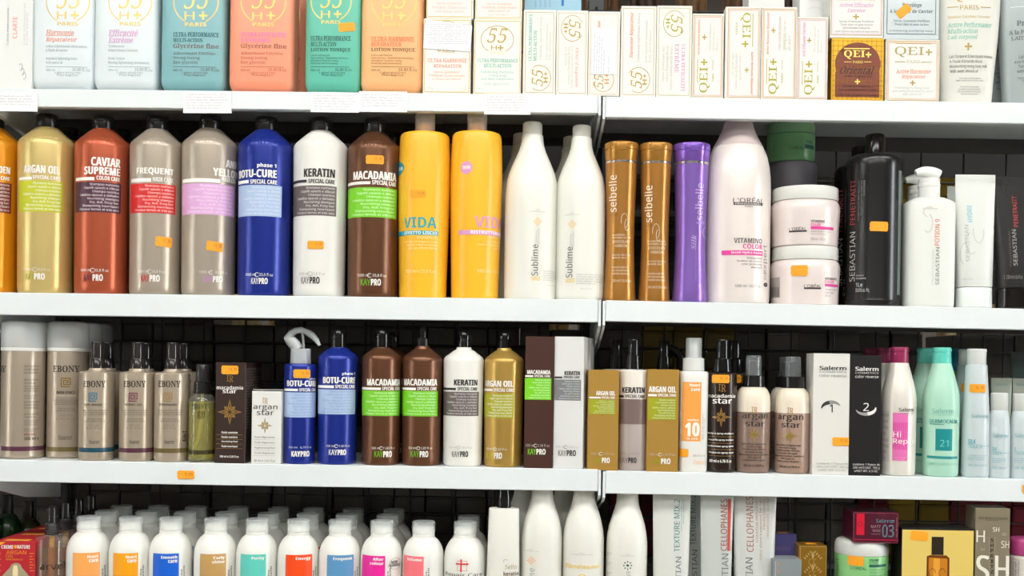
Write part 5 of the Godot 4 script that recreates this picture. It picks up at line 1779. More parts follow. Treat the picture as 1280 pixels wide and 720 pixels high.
	it = salon("small bronze brown bottle with green label and black flip cap", 452.3, 501.5, 412, 2, bronze, w, {"neck": 0.862, "lines": [["MACADAMIA", 459, 473.8, 499.5, 482]], "bar": [452.8, 484.2, 476, 487.4], "care": ["SPECIAL CARE", 477.6, 483.6, 499.4, 487.8], "lab": [452.5, 488.6, 499.4, 520, "76cc1a", "e2f2cc"], "ml": [464.5, 558.6, 493, 562, "350 ml   11,83 fl oz"], "brand": [468, 478.4, 489.4, 563.8, 571.4, "6cb822"]})
	done(it)
	again(it, "second small bronze bottle in the dark behind the flip-cap one", 489, 0.075, 2)
	it = salon("small bronze brown bottle with green label and black pump", 502.7, 552.6, 406.5, 2, bronze, w, {"neck": 0.828, "pump": true, "cap_r": 0.3, "lines": [["MACADAMIA", 505.4, 473.8, 546.3, 482]], "bar": [503.2, 484.4, 520, 487.6], "care": ["SPECIAL CARE", 521.6, 483.8, 545.6, 488], "lab": [503, 488.8, 547, 520.4, "76cc1a", "e2f2cc"], "ml": [510.5, 558.6, 540, 562, "350 ml   11,83 fl oz"], "brand": [513.6, 524, 535.2, 563.8, 571.4, "6cb822"]})
	done(it)
	it = salon("small white bottle with grey brown label beside gold one", 553.8, 604.3, 414.6, 2, mt("e2e1da", 0.35), dark, {"neck": 0.862, "cap_r": 0.33, "lines": [["KERATIN", 567.5, 474.4, 596.5, 481.8]], "bar": [554.6, 484.6, 570, 487.6], "care": ["SPECIAL CARE", 572, 484, 596.3, 488.4], "lab": [554.2, 489.8, 598.2, 520, "655a58", "e2dcd8"], "ml": [561, 558, 590, 561, "350 ml   11,83 fl oz"], "ml_ink": "a8a8a4", "brand": [565, 574.6, 585, 564, 571.2, "6a6460"]})
	done(it)
	it = salon("small gold bottle with lime green label beside brown carton", 604.8, 654.5, 415.6, 2, mt("b8954a", 0.32, 0.45), w, {"neck": 0.862, "cap_r": 0.32, "lines": [["ARGAN OIL", 607, 475.8, 641.4, 483.4]], "bar": [605.5, 485.8, 616, 488.8], "care": ["SPECIAL CARE", 617, 485.4, 642, 489.8], "lab": [605.2, 492, 642.6, 522.7, "a9a81e"], "ml": [608, 560, 634, 563.2, "350 ml   11,83 fl oz"], "brand": [608.6, 617, 627.4, 565.7, 573.4, "c0b820"]})
	done(it)
	# slender cartons
	it = item("cosmetic_box", "slender chocolate brown carton with green label beside gold bottle", "box", "", 655.8, 691.6, 420.6, 2, {"flat": true, "depth": 0.045})
	carton(it, 0.045, mt("402218", 0.45))
	salon_box(it, w, [["MACADAMIA", 659, 462.6, 688.2, 467.6]], [656.3, 469, 666.5, 471.2], ["SPECIAL CARE", 667.8, 468.6, 687.8, 471.6], [656, 472.6, 689, 499.6, "76cc1a", "e2f2cc"], [656.6, 555, 687, 559, "100 ml   3,38 fl oz"], [659.8, 669.8, 682, 561, 568.2, "76cc1a"])
	done(it)
	it = item("cosmetic_box", "slender white carton with grey label beside brown carton", "box", "", 692.2, 728.8, 420.8, 2, {"flat": true, "depth": 0.045, "yaw": -11.0})
	carton(it, 0.045, mt("d9dad8", 0.45))
	salon_box(it, dark, [["KERATIN", 705.6, 463.8, 725, 468.8]], [693.4, 470.6, 703, 472.8], ["SPECIAL CARE", 704.6, 470, 724.8, 473], [693.2, 474.4, 726.2, 500.6, "7a7d7d", "d6d8d8"], [694.5, 557, 724, 560.6, "100 ml   3,38 fl oz"], [697.8, 707.8, 720, 562.6, 570, "6a6460"])
	done(it)
	again(it, "second slender white carton in the shade behind the white one", 722, 0.055, 2)
	var kraft := mt("ab8439", 0.4, 0.15)
	it = item("cosmetic_box", "mustard gold carton with lime label beside slender white carton", "box", "mustard gold cartons", 734.6, 773.2, 462.4, 2, {"flat": true, "depth": 0.042})
	carton(it, 0.042, kraft)
	salon_box(it, w, [["ARGAN OIL", 745, 488.8, 769, 494.2]], [736.5, 496, 751, 498], ["SPECIAL CARE", 752, 495.6, 768.6, 498.4], [736, 499.4, 769, 518, "9aa016", "e8ecc0"], [739, 565.6, 767.6, 568.8, "100 ml   3,38 fl oz"], [742.5, 751.6, 762.2, 572, 578.8, "9aa016"])
	done(it)
	var bi := item("spray_bottle", "two-phase spray bottle with white top and mauve brown middle", "spray bottle", "two-phase spray bottles", 772.8, 809.4, 423.8, 2)
	loft(bi, "body", [[0.0, 0.9], [0.01, 0.96], [0.03, 0.985], [0.36, 0.99], [0.365, 0.99]], mt("b0a49e", 0.25), true, 44)
	loft(bi, "cream_layer", [[0.365, 0.99], [0.74, 1.0], [0.755, 0.99], [0.763, 0.93], [0.768, 0.6]], mt("e3dcd2", 0.3), false, 44)
	bi.secs = rows_of(bi, [[0.0, 0.9], [0.03, 0.985], [0.74, 1.0], [0.77, 0.6]])
	loft(bi, "collar", [[0.765, 0.47], [0.77, 0.5], [0.87, 0.44], [0.875, 0.4]], mt("141414", 0.12), false, 36)
	loft(bi, "overcap", [[0.875, 0.37], [0.99, 0.36], [0.998, 0.34], [1.0, 0.3]], mt("161616", 0.08), false, 36)
	patch(bi, "label", 771.5, 499, 810.5, 530.4, mt("77655f", 0.35))
	txt(bi, "KERATIN", 778, 484, 805.5, 491.2, dark, "b", 0, 0.0, 0.5)
	quad(bi, 773, 493.8, 780, 496.8, dark)
	txt(bi, "SPECIAL CARE", 781, 493.4, 805.5, 497.4, dark, "b", 0, 0.0, 0.3)
	txt(bi, "200 ml   6,76 fl oz", 775, 565.6, 800, 568.6, mt("8b827d", 0.5), "s")
	txt(bi, "KAY", 775.5, 572, 785, 578.8, mt("7a6a66", 0.5), "s", 0, 0.0, 0.25)
	txt(bi, "PRO", 785.5, 572, 795.5, 578.8, dark, "b", 0, 0.0, 0.4)
	done(bi)
	again(bi, "two-phase spray bottle showing its black cap behind mustard carton", 829, 0.062, 2)
	again(bi, "two-phase spray bottle in the dark between slender white and mustard cartons", 769, 0.062, 2)
	it = item("cosmetic_box", "mustard gold carton with lime label between two spray bottles", "box", "mustard gold cartons", 808.6, 848.2, 461.8, 2, {"flat": true, "depth": 0.042})
	carton(it, 0.042, kraft)
	salon_box(it, w, [["ARGAN OIL", 810.8, 483, 845.2, 490.4]], [810.2, 492.6, 821, 495.4], ["SPECIAL CARE", 822.5, 492.2, 845, 495.8], [810, 497.6, 845.4, 525, "9aa016", "e8ecc0"], [811.5, 566.4, 844, 570, "200 ml   6,76 fl oz"], [815.5, 825.6, 838, 573, 580, "9aa016"])
	done(it)
	# dark trigger head glimpsed behind
	it = item("spray_bottle", "black trigger spray bottle in the dark behind mustard carton", "spray bottle", "", 838, 862, 430, 2, {"z": -0.135})
	loft(it, "body", [[0.0, 0.9], [0.02, 1.0], [0.62, 1.0], [0.68, 0.8], [0.72, 0.4], [0.78, 0.38]], mt("1a1817", 0.3), true)
	part("trigger_head", tube_mesh([Vector3(0, it.h * 0.77, 0), Vector3(0, it.h * 0.88, 0), Vector3(-0.006, it.h * 0.93, 0), Vector3(-0.018, it.h * 0.96, 0), Vector3(-0.03, it.h * 0.95, 0)], [0.006, 0.007, 0.008, 0.007, 0.005], 12), mt("242220", 0.25), it.node)
	part("trigger_lever", tube_mesh([Vector3(-0.012, it.h * 0.93, 0), Vector3(-0.024, it.h * 0.87, 0), Vector3(-0.028, it.h * 0.8, 0)], [0.004, 0.003, 0.002], 10), mt("242220", 0.25), it.node)
	# white spray bottle
	it = item("spray_bottle", "white spray bottle with orange label and clear overcap", "spray bottle", "", 848.2, 884.2, 422.4, 2, {"dr": 0.95, "n": 3.2})
	loft(it, "body", [[0.0, 0.92], [0.01, 0.965], [0.03, 0.985], [0.7, 1.0], [0.738, 0.99], [0.748, 0.94], [0.752, 0.6, 0.6, 2.0]], mt("e2e2dc", 0.35), true, 52)
	loft(it, "collar", [[0.752, 0.72, 0.76, 2.0], [0.758, 0.75, 0.79, 2.0], [0.845, 0.73, 0.77, 2.0], [0.85, 0.6, 0.63, 2.0]], mt("d3d5d1", 0.4), false, 40)
	loft(it, "pump_core", [[0.85, 0.3, 0.32, 2.0], [0.955, 0.3, 0.32, 2.0], [0.96, 0.2, 0.21, 2.0]], mt("dadcda", 0.4), false, 30)
	loft(it, "clear_overcap", [[0.85, 0.56, 0.59, 2.0], [0.985, 0.54, 0.57, 2.0], [0.997, 0.52, 0.55, 2.0], [1.0, 0.46, 0.49, 2.0]], mt("d8dcdc", 0.3, 0.0, 0.4), false, 40)
	patch(it, "label", 852.6, 477.6, 876.2, 551.6, mt("f0a04a", 0.4))
	txt(it, "Nutri", 862, 479.4, 875, 483.2, w, "b", 0, 0.0, 0.4)
	txt(it, "care", 864, 485.4, 875, 489, w, "b", 0, 0.0, 0.4)
	txt(it, "maschera", 859.5, 523.4, 873.5, 526.4, w, "b")
	txt(it, "10", 856, 528, 874.4, 545.4, w, "b", 0, 0.0, 0.5)
	txt(it, "in one", 858.5, 546.6, 872, 549.6, w, "b")
	para(it, ["spray senza risciacquo", "leave-in hair mask"], 877, 517, 880.6, 549, mt("8a8a86", 0.5), -1, "s", 1)
	txt(it, "200 ml 6.76", 866, 568, 881, 571, mt("8a8a86", 0.5), "s")
	txt(it, "Fanola", 866.5, 574.6, 881, 580.4, mt("f0b98a", 0.5), "f", 0, 0.25)
	sticker(it, 847.6, 561, 860.4, 571, "")
	done(it)
	# dark brown star bottle
	it = item("spray_bottle", "dark brown spray bottle with gold star and orange sticker", "spray bottle", "", 883.6, 920.4, 424.4, 2)
	loft(it, "body", [[0.0, 0.9], [0.01, 0.96], [0.03, 0.985], [0.7, 1.0], [0.738, 0.99], [0.748, 0.93], [0.752, 0.6]], mt("2d211d", 0.25, 0.2), true, 44)
	loft(it, "collar", [[0.752, 0.64], [0.757, 0.68], [0.85, 0.6], [0.855, 0.5]], mt("121212", 0.12), false, 36)
	loft(it, "overcap", [[0.855, 0.45], [0.988, 0.43], [0.998, 0.41], [1.0, 0.35]], mt("141414", 0.07), false, 36)
	monogram(it, 902, 480, 489.6, og)
	txt(it, "macadamia", 885.4, 492.4, 918.6, 497.2, w, "s", 0, 0.0, 0.3)
	txt(it, "star", 891, 498, 914.6, 504.6, w, "s", 0, 0.0, 0.3)
	star(it, 901.4, 521.4, 11.5, 12.5, og, mt("2d211d", 0.3, 0.2))
	for k in 4:
		txt(it, ["Maschera spray multiuso", "Mascarilla spray multiuso", "Multifunction spray mask", "Masque en spray multi"][k], 884.6 + (k % 2) * 1.5, 540.6 + k * 8.0, 916.5, 543.6 + k * 8.0, w, "b")
		quad(it, 884.8, 545.8 + k * 8.0, 917.6, 546.2 + k * 8.0, og)
	txt(it, "200 ml e 6.76 fl.oz", 886.6, 574.4, 913.8, 578.2, w, "b")
	sticker(it, 890, 468.4, 911.8, 478.8, "14,90")
	done(it)
	again(it, "second dark brown spray bottle in the dark behind the gold star one", 917, 0.05, 2)
	# two-phase star bottles
	for k in 2:
		var x := 49.2 * k
		var y := 1.6 * k
		it = item("spray_bottle", ["rounded two-phase spray bottle, cream over mauve, beside brown bottle", "rounded two-phase spray bottle, cream over mauve, beside white carton"][k], "spray bottle", "rounded two-phase spray bottles", 919.6 + x, 962.6 + x, 444.2 + y, 2)
		loft(it, "body", [[0.0, 0.86], [0.012, 0.94], [0.04, 0.985], [0.3, 0.99], [0.515, 1.0], [0.518, 1.0]], mt("8d7569" if k == 0 else "a58a7a", 0.22), true, 48)
		loft(it, "cream_layer", [[0.515, 1.0], [0.6, 0.995], [0.65, 0.97], [0.685, 0.9], [0.71, 0.8], [0.728, 0.66], [0.735, 0.55]], mt("e4d9c6", 0.28), false, 48)
		it.secs = rows_of(it, [[0.0, 0.86], [0.04, 0.985], [0.515, 1.0], [0.6, 0.995], [0.65, 0.97], [0.735, 0.55]])
		loft(it, "collar", [[0.728, 0.64], [0.733, 0.68], [0.825, 0.64], [0.83, 0.55]], mt("1b1a1a", 0.2), false, 36)
		loft(it, "pump_core", [[0.83, 0.25], [0.95, 0.24], [0.955, 0.15]], mt("3a3a3a", 0.3), false, 24)
		loft(it, "clear_overcap", [[0.83, 0.47], [0.985, 0.44], [0.997, 0.42], [1.0, 0.36]], mt("a9b0b4", 0.06, 0.0, 0.22), false, 36)
		var c := 942.5 + x * 0.915
		monogram(it, c, 508.4 + y * 0.6, 516.4 + y * 0.6, mt("b8914a", 0.4, 0.4))
		txt(it, "argan", c - 14.5, 517.4 + y, c + 16.5, 525.6 + y, ink, "s", 0, 0.0, 0.25)
		txt(it, "star", c - 10.5, 526.4 + y, c + 13, 533 + y, ink, "s", 0, 0.0, 0.25)
		star(it, c, 543.4 + y, 9.5, 9, mt("b59a4c", 0.35, 0.5), mt("9a8050", 0.4, 0.3))
		para(it, ["Spray bifasico Rigenerante", "con olio di argan", "Acondicionador bifásico", "con aceite de argán", "Regenerating bi-phase conditioner", "with argan oil", "Conditionneur bi-phase"], c - 19, 553.4 + y, c + 17.5, 577 + y, mt("332a25", 0.5), 0, "b")
		txt(it, "200 ml e 6.76 fl.oz", c - 13, 580.4 + y, c + 12, 583.4 + y, mt("332a25", 0.5), "b")
		done(it)
		if k == 1:
			again(it, "rounded two-phase spray bottle in the shade behind its twin", 983, 0.055, 2)
	# black and white carton pair
	for k in 2:
		var a: Array = [[1016, 1061.6, 441.8, "d9d7d1", "2f2f2f"], [1062, 1101.2, 444.2, "161616", "e4e2dd"]][k]
		it = item("cosmetic_box", ["tall white carton with ribbon round a numeral one", "tall black carton with ribbon round a numeral two"][k], "box", "black and white carton pair", a[0], a[1], a[2], 2, {"flat": true, "depth": 0.045})
		carton(it, 0.045, mt(a[3], 0.4))
		var im := mt(a[4], 0.5)
		var x: float = a[0]
		var ww: float = a[1] - a[0]
		var dy: float = k * 1.2
		txt(it, "Salerm", x + ww * 0.18, 457.2 + dy, x + ww * 0.92, 462.6 + dy, im, "s", 0, 0.0, 0.4)
		txt(it, "COSMETICS", x + ww * 0.18, 464 + dy, x + ww * 0.92, 466 + dy, im, "s")
		txt(it, "color reverse", x + ww * 0.18, 467.6 + dy, x + ww * 0.92, 471.4 + dy, im if k == 1 else mt("8a8a88", 0.5), "s")
		var cx := x + ww * (0.5 if k == 0 else 0.52)
		var cy := 510.0 + dy
		if k == 0:
			ribbon(it, cx, cy, 12.5, 9.5, 20, 185, im, mt("8e8e8c", 0.4))
		else:
			ribbon(it, cx, cy, 13, 8.5, 190, 375, im, mt("9a9a98", 0.4))
		txt(it, ["1", "2"][k], cx - 1.8 - k * 1.6, cy - 4.5 - k * 3.0, cx + 2 + k * 1.6, cy + 5.5 - k * 3.0, im, "s")
		para(it, ["contiene 1 frasco de", "200 ml/CONT. 195 g" if k == 1 else "200 ml/CONT. 200 g", "e/NET WT. 6.9 OZ." if k == 1 else "e/NET WT. 7.2 OZ."], x + ww * 0.1, 577.4 + dy, x + ww * 0.96, 589.8 + dy, im if k == 1 else mt("9a9894", 0.5), 0, "s")
		if k == 0:
			sticker(it, 1040, 546.6, 1061.4, 557.2, "19,95")
		done(it)
	# conical bottles
	var pearl := mt("ded9cf", 0.3, 0.1)
	it = cone_bottle("pearl conical bottle with magenta label and burgundy cap", 1102, 1144.4, 433.8, pearl, mt("8e2450", 0.3))
	patch(it, "side_label", 1103, 513.6, 1112, 577, mt("cfc8c2", 0.4))
	para(it, ["modo de empleo", "aplicar sobre el", "cabello húmedo", "masajear y", "aclarar con agua", "how to use apply", "to damp hair", "and rinse"], 1103.5, 515, 1111, 576, mt("8a817c", 0.5), -1, "s")
	patch(it, "label", 1115.6, 516, 1134.4, 576, mt("e070b0", 0.4))
	patch(it, "label_core", 1115.6, 528, 1134.4, 562, mt("dc3f9c", 0.4), 0.0003)
	txt(it, "Salerm", 1123.6, 509.6, 1141.6, 514.6, ink, "s", 0, 0.0, 0.3)
	txt(it, "COSMETICS", 1124, 516, 1141.4, 517.8, mt("8a817c", 0.5), "s")
	txt(it, "Hi", 1116.4, 539.4, 1126.4, 546.4, w, "s")
	txt(it, "Repair", 1116.4, 548.4, 1143.2, 556.6, w, "s")
	para(it, ["reparador intensivo", "intensive repair", "300 ml"], 1117, 571, 1132, 578, mt("e8a8cc", 0.5), 0, "s")
	done(it)
	again(it, "pearl conical bottle with burgundy cap just behind the magenta one", 1104.5, 0.07, 2)
	again(it, "pearl conical bottle with burgundy cap behind black carton", 1089, 0.12, 2)
	it = cone_bottle("mint green conical bottle with teal square and aqua cap", 1154.4, 1198.2, 434.4, mt("a9d6c0", 0.3), mt("5ec8b6", 0.3))
	txt(it, "Salerm", 1165, 510.6, 1192, 516.6, mt("7fbfae", 0.5), "s", 0, 0.0, 0.3)
	txt(it, "COSMETICS", 1166, 517.6, 1192, 519.4, mt("7fbfae", 0.5), "s")
	txt(it, "DERMOCALM", 1162, 524.4, 1195.6, 529, mt("1f8c8a", 0.5), "s", 0, 0.0, 0.3)
	quad(it, 1162.4, 529.8, 1180, 530.6, mt("1f8c8a", 0.5))
	patch(it, "label", 1169.4, 536.2, 1190.2, 563.4, mt("118a8c", 0.4))
	txt(it, "21", 1175, 550, 1185.4, 558.4, mt("6fc4bc", 0.5), "s")
	quad(it, 1159, 570.4, 1196.4, 573.6, mt("1a8f90", 0.4))
	txt(it, "CHAMPU CALMANTE HI·RISCHI", 1160, 578.6, 1196, 581.6, mt("6fb5a4", 0.5), "s")
	done(it)
	again(it, "mint green conical bottle with aqua cap behind the teal square one", 1157, 0.05, 2)
	# translucent bottles
	it = item("conditioner_bottle", "tall translucent white bottle with turquoise words and orange sticker", "shampoo bottle", "translucent white bottles", 1202.8, 1236.6, 436, 2, {"dr": 0.95})
	loft(it, "body", [[0.0, 0.9], [0.01, 0.97], [0.03, 1.0], [0.3, 0.995], [0.45, 0.97], [0.6, 0.9], [0.75, 0.82], [0.865, 0.765], [0.875, 0.74], [0.877, 0.6]], mt("c3ced0", 0.3), true, 44)
	loft(it, "cap", [[0.872, 0.66], [0.876, 0.68], [0.975, 0.68], [0.978, 0.7], [0.995, 0.69], [1.0, 0.64]], mt("d5d8d5", 0.35), false, 40)
	var tq := mt("3fa9b4", 0.5)
	txt(it, "Salerm", 1214, 517.6, 1235, 522.4, mt("7db4b8", 0.5), "s", 0, 0.0, 0.3)
	txt(it, "SILK", 1209.4, 549, 1219.6, 554.6, tq, "b")
	txt(it, "TOUCH", 1209.4, 555.4, 1227.6, 560.4, tq, "s")
	quad(it, 1228, 557.4, 1236, 557.9, tq)
	para(it, ["crema capilar para peinar", "leave-in hair cream silk", "protector sin aclarado"], 1209.4, 568, 1233, 575.6, tq, -1, "s")
	txt(it, "CONT. 300 ml e NET WT", 1209.4, 580.4, 1233.4, 583, tq, "s")
	sticker(it, 1209.8, 480, 1231.6, 490.6, "14,99")
	done(it)
	again(it, "tall translucent bottle in the shade behind the stickered one", 1209, 0.06, 2)
	for k in 2:
		var x := 27.4 * k
		it = item("conditioner_bottle", ["small translucent white bottle beside the tall stickered one", "small translucent white bottle at the end of the third shelf"][k], "shampoo bottle", "small translucent white bottles", 1235 + x, 1262 + x, 491 + k, 2, {"dr": 0.95})
		loft(it, "body", [[0.0, 0.9], [0.012, 0.97], [0.04, 1.0], [0.5, 1.0], [0.6, 0.96], [0.7, 0.87], [0.785, 0.77], [0.8, 0.7]], mt("c1cdcf", 0.3), true, 40)
		loft(it, "cap", [[0.795, 0.74], [0.8, 0.76], [0.99, 0.76], [1.0, 0.7]], mt("cfd2cd", 0.35), false, 36)
		txt(it, "Salerm", 1238.5 + x, 542, 1259 + x, 547, mt("7db4b8", 0.5), "s", 0, 0.0, 0.3)
		txt(it, "SILK" if k == 0 else "SI", 1238 + x, 558.6, (1246 if k == 0 else 1242) + x, 563, tq, "b")
		txt(it, "TOUCH", 1238 + x, 564, 1252 + x, 568.4, tq, "s")
		quad(it, 1253 + x, 566, 1261 + x, 566.5, tq)
		para(it, ["crema capilar para", "leave-in hair cream", "sin aclarado"], 1238 + x, 572, 1257 + x, 579, tq, -1, "s")
		para(it, ["CONT. 100 ml e"], 1238 + x, 583, 1257 + x, 587, tq, -1, "s")
		done(it)
	for k in 2:
		it = tube(["grey-green squeeze tube behind small translucent bottle", "grey-green squeeze tube behind the last small translucent bottle"][k], 1238 + k * 27.0, 1264 + k * 27.0, 472.6 + k * 0.5, 2, mt("8d9488", 0.35), mt("9aa096", 0.3), 0.14, -0.05)
		para(it, ["Salerm"], 1243 + k * 27.0, 478, 1259 + k * 27.0, 484, mt("5f7f80", 0.5), 0, "s")
		done(it)
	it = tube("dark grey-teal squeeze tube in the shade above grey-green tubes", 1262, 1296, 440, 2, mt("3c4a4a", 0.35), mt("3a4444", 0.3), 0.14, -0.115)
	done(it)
	it = item("conditioner_bottle", "grey bottle with blue cap in the shade behind mint bottles", "shampoo bottle", "", 1184, 1212, 436, 2, {"z": -0.1})
	loft(it, "body", [[0.0, 0.9], [0.02, 1.0], [0.6, 1.0], [0.75, 0.9], [0.82, 0.75]], mt("a8a35c", 0.4), true)
	loft(it, "cap", [[0.82, 0.76], [0.99, 0.74], [1.0, 0.68]], mt("2a7fa0", 0.3))

func ribbon(it: Item, cx: float, cy: float, rx: float, ry: float, a0: float, a1: float, m: Material, m2: Material) -> void:
	# tapering curl, darker at one end
	var n := 16
	for half in 2:
		var pts := PackedVector2Array()
		var lo := 0 if half == 0 else n / 2
		for k in n / 2 + 1:
			var f := (lo + k) / float(n)
			var a := deg_to_rad(lerpf(a0, a1, f))
			pts.append(Vector2(cx + rx * cos(a), cy - ry * sin(a)))
		for k in n / 2 + 1:
			var f := (lo + n / 2 - k) / float(n)
			var a := deg_to_rad(lerpf(a0, a1, f))
			var t := 0.95 - 0.42 * sin(f * PI) - 0.03
			pts.append(Vector2(cx + rx * t * cos(a), cy - ry * t * sin(a)))
		poly(it, pts, m2 if half == 0 else m)

func salon_box(it: Item, ink: Material, lines: Array, bar: Array, care: Array, lab: Array, ml: Array, b: Array) -> void:
	for l in lines:
		txt(it, l[0], l[1], l[2], l[3], l[4], ink, "b", 0, 0.0, 0.5)
	quad(it, bar[0], bar[1], bar[2], bar[3], ink)
	txt(it, care[0], care[1], care[2], care[3], care[4], ink, "b", 0, 0.0, 0.3)
	patch(it, "label", lab[0], lab[1], lab[2], lab[3], mt(lab[4], 0.45))
	para(it, SOFT, lab[0] + (lab[2] - lab[0]) * 0.15, lab[1] + 0.8, lab[2] - 1.5, lab[3] - 0.8, mt(lab[5], 0.5), 1, "s")
	txt(it, ml[4], ml[0], ml[1], ml[2], ml[3], mt("b9b4ac", 0.5), "s")
	arc(it, lerpf(ml[0], ml[2], 0.42), (ml[1] + ml[3]) / 2.0, 2.2, 2.2, 0.5, ink, 40, 320, 16)
	txt(it, "KAY", b[0], b[3], b[1], b[4], mt(b[5], 0.45), "s", 0, 0.0, 0.25)
	txt(it, "PRO", b[1] + 0.6, b[3], b[2], b[4], ink, "b", 0, 0.0, 0.45)

func cone_bottle(label: String, xl: float, xr: float, yt: float, m: Material, cm: Material) -> Item:
	var it := item("shampoo_bottle", label, "shampoo bottle", "conical bottles with coloured caps", xl, xr, yt, 2, {"dr": 1.0})
	loft(it, "body", [[0.0, 0.84], [0.008, 0.92], [0.025, 0.965], [0.06, 0.975], [0.35, 0.99], [0.55, 1.0], [0.62, 0.985], [0.68, 0.92], [0.74, 0.8], [0.8, 0.68], [0.85, 0.575], [0.875, 0.525], [0.88, 0.45]], m, true, 48)
	loft(it, "cap", [[0.875, 0.5], [0.88, 0.52], [0.965, 0.5], [0.967, 0.53], [0.985, 0.53], [0.996, 0.51], [1.0, 0.46]], cm, false, 40)
	return it

# ================================================================ bottom shelf in view
func behind(it: Item, label: String, dz: float, dx := 0.0, row := 3) -> Node3D:
	var o: Node3D = it.node.duplicate()
	o.name = numbered(String(it.node.name).rstrip("0123456789").trim_suffix("_"))
	add_child(o)
	o.set_meta("label", label)
	o.position = it.node.position + Vector3(dx, 0, -dz)
	o.position.y = deck_y(row, o.position.x)
	return o

func row_four() -> void:
	var w := mt("f1efe8", 0.45)
	var ink := mt("2b2a2a", 0.5)
	# red cartons
	var it := item("cosmetic_box", "red carton with window and orange sunrays at the shelf front", "box", "red cartons one behind another", -7, 43.8, 676.4, 3, {"flat": true, "depth": 0.058})
	carton(it, 0.058, mt("b3202c", 0.4))
	txt(it, "CREME", 2, 681.2, 16.6, 685.8, w, "b")
	txt(it, "NATURE", 21.6, 681.2, 37.6, 685.8, w, "b")
	arc(it, 19.3, 683.4, 2.0, 2.3, 1.9, mt("f2a91c", 0.5), 0, 360, 14)
	txt(it, "ARGAN", 8, 688, 33, 692.8, mt("f08c2c", 0.5), "s")
	txt(it, "OIL", 7.4, 693.4, 17.4, 697, mt("f08c2c", 0.5), "s")
	txt(it, "FROM MOROCCO", 7.4, 698.4, 28.6, 700.2, mt("f2a91c", 0.5), "s")
	poly(it, PackedVector2Array([Vector2(-6, 677.6), Vector2(7, 677.6), Vector2(1, 681), Vector2(-6, 685)]), mt("f2a91c", 0.5))
	for k in 7:
		for s in [0, 1]:
			var x := 37.0 if s == 0 else -4.0
			quad(it, x, 691.5 + k * 3.6, x + 5.5 - (k % 2) * 2.0, 692.1 + k * 3.6, mt("f0a83c", 0.5))
	var win := PackedVector2Array()
	for k in 13:
		var a := deg_to_rad(180.0 - k * 15.0)
		win.append(Vector2(19.5 + 7.0 * cos(a), 709.0 - 5.5 * sin(a)))
	win.append_array([Vector2(33, 716), Vector2(40, 726), Vector2(40, 800), Vector2(-2, 800), Vector2(-2, 726), Vector2(6, 716)])
	poly(it, win, mt("a39a7c", 0.25))
	poly(it, PackedVector2Array([Vector2(16.5, 706.6), Vector2(21, 706.6), Vector2(22, 712), Vector2(22, 800), Vector2(15, 800), Vector2(15.5, 712)]), mt("e8d9a4", 0.25), 0.0006)
	part("lid_print", box_mesh(it.w * 0.62, 0.0003, 0.014, 0.0001), mt("f0a43a", 0.5), it.node, Vector3(0, it.h, 0.018))
	done(it)
	for k in 3:
		behind(it, ["second red carton, just behind the front red one", "third red carton in the row of red cartons", "fourth red carton in the row of red cartons", "rearmost red carton in the row of red cartons"][k], 0.06 * (k + 1))
	# amber pump bottle
	it = item("oil_bottle", "clear bottle of amber oil with black pump beside red carton", "oil bottle", "amber oil bottles with black pumps", 45.5, 84.6, 632.6, 3)
	loft(it, "body", [[0.0, 0.92], [0.01, 0.98], [0.03, 1.0], [0.77, 1.0], [0.785, 0.98], [0.795, 0.9], [0.8, 0.6], [0.805, 0.44], [0.815, 0.42]], mt("f4efe4", 0.02, 0.0, 0.07), true, 44)
	part("oil", loft_mesh(rows_of(it, [[0.025, 0.9], [0.04, 0.955], [0.72, 0.955], [0.73, 0.94]]), 44), liquid("dc9a3c", 0.08), it.node)
	part("dip_tube", tube_mesh([Vector3(0, it.h * 0.8, 0), Vector3(0.0, it.h * 0.55, 0.001), Vector3(-0.004, it.h * 0.1, 0.004)], [0.0042, 0.004, 0.004], 12), mt("c08a2a", 0.3), it.node)
	loft(it, "collar", [[0.803, 0.42], [0.81, 0.44], [0.88, 0.43], [0.886, 0.4]], mt("1c1b1c", 0.25), false, 36)
	for k in 6:
		loft(it, "grip_ring", [[0.815 + k * 0.011, 0.435], [0.818 + k * 0.011, 0.45], [0.821 + k * 0.011, 0.435]], mt("1c1b1c", 0.3), false, 36)
	loft(it, "pump_head", [[0.886, 0.3], [0.9, 0.3], [0.905, 0.29], [0.975, 0.28], [0.992, 0.25], [1.0, 0.17]], mt("1d1c1d", 0.2), false, 32)
	txt(it, "arvel", 50, 703.4, 80.6, 712, mt("2a1a10", 0.5), "s")
	done(it)
	for k in 3:
		behind(it, ["second amber oil bottle, just behind the front one", "third amber oil bottle in the row of black pumps", "fourth amber oil bottle in the row of black pumps", "rearmost amber oil bottle in the row of black pumps"][k], 0.052 * (k + 1))
	# dark green bottles in the next bay
	for k in 3:
		it = item("shampoo_bottle", ["dark green bottle in the shade beyond the shelf bracket", "second dark green bottle beyond the shelf bracket", "olive bottle with wide shoulder beyond the shelf bracket"][k], "shampoo bottle", "bottles in the next bay", -34 + k * 26.0, 0 + k * 26.0, 610 + k * 8.0, 3, {"z": -0.11 - k * 0.035})
		loft(it, "body", [[0.0, 0.9], [0.02, 1.0], [0.72, 1.0], [0.78, 0.92], [0.83, 0.7], [0.86, 0.4]], mt(["0f3a12", "0d3312", "2a2f0c"][k], 0.25), true)
		loft(it, "cap", [[0.86, 0.4], [0.99, 0.38], [1.0, 0.34]], mt(["7d6a48", "1a1a16", "241c10"][k], 0.3))
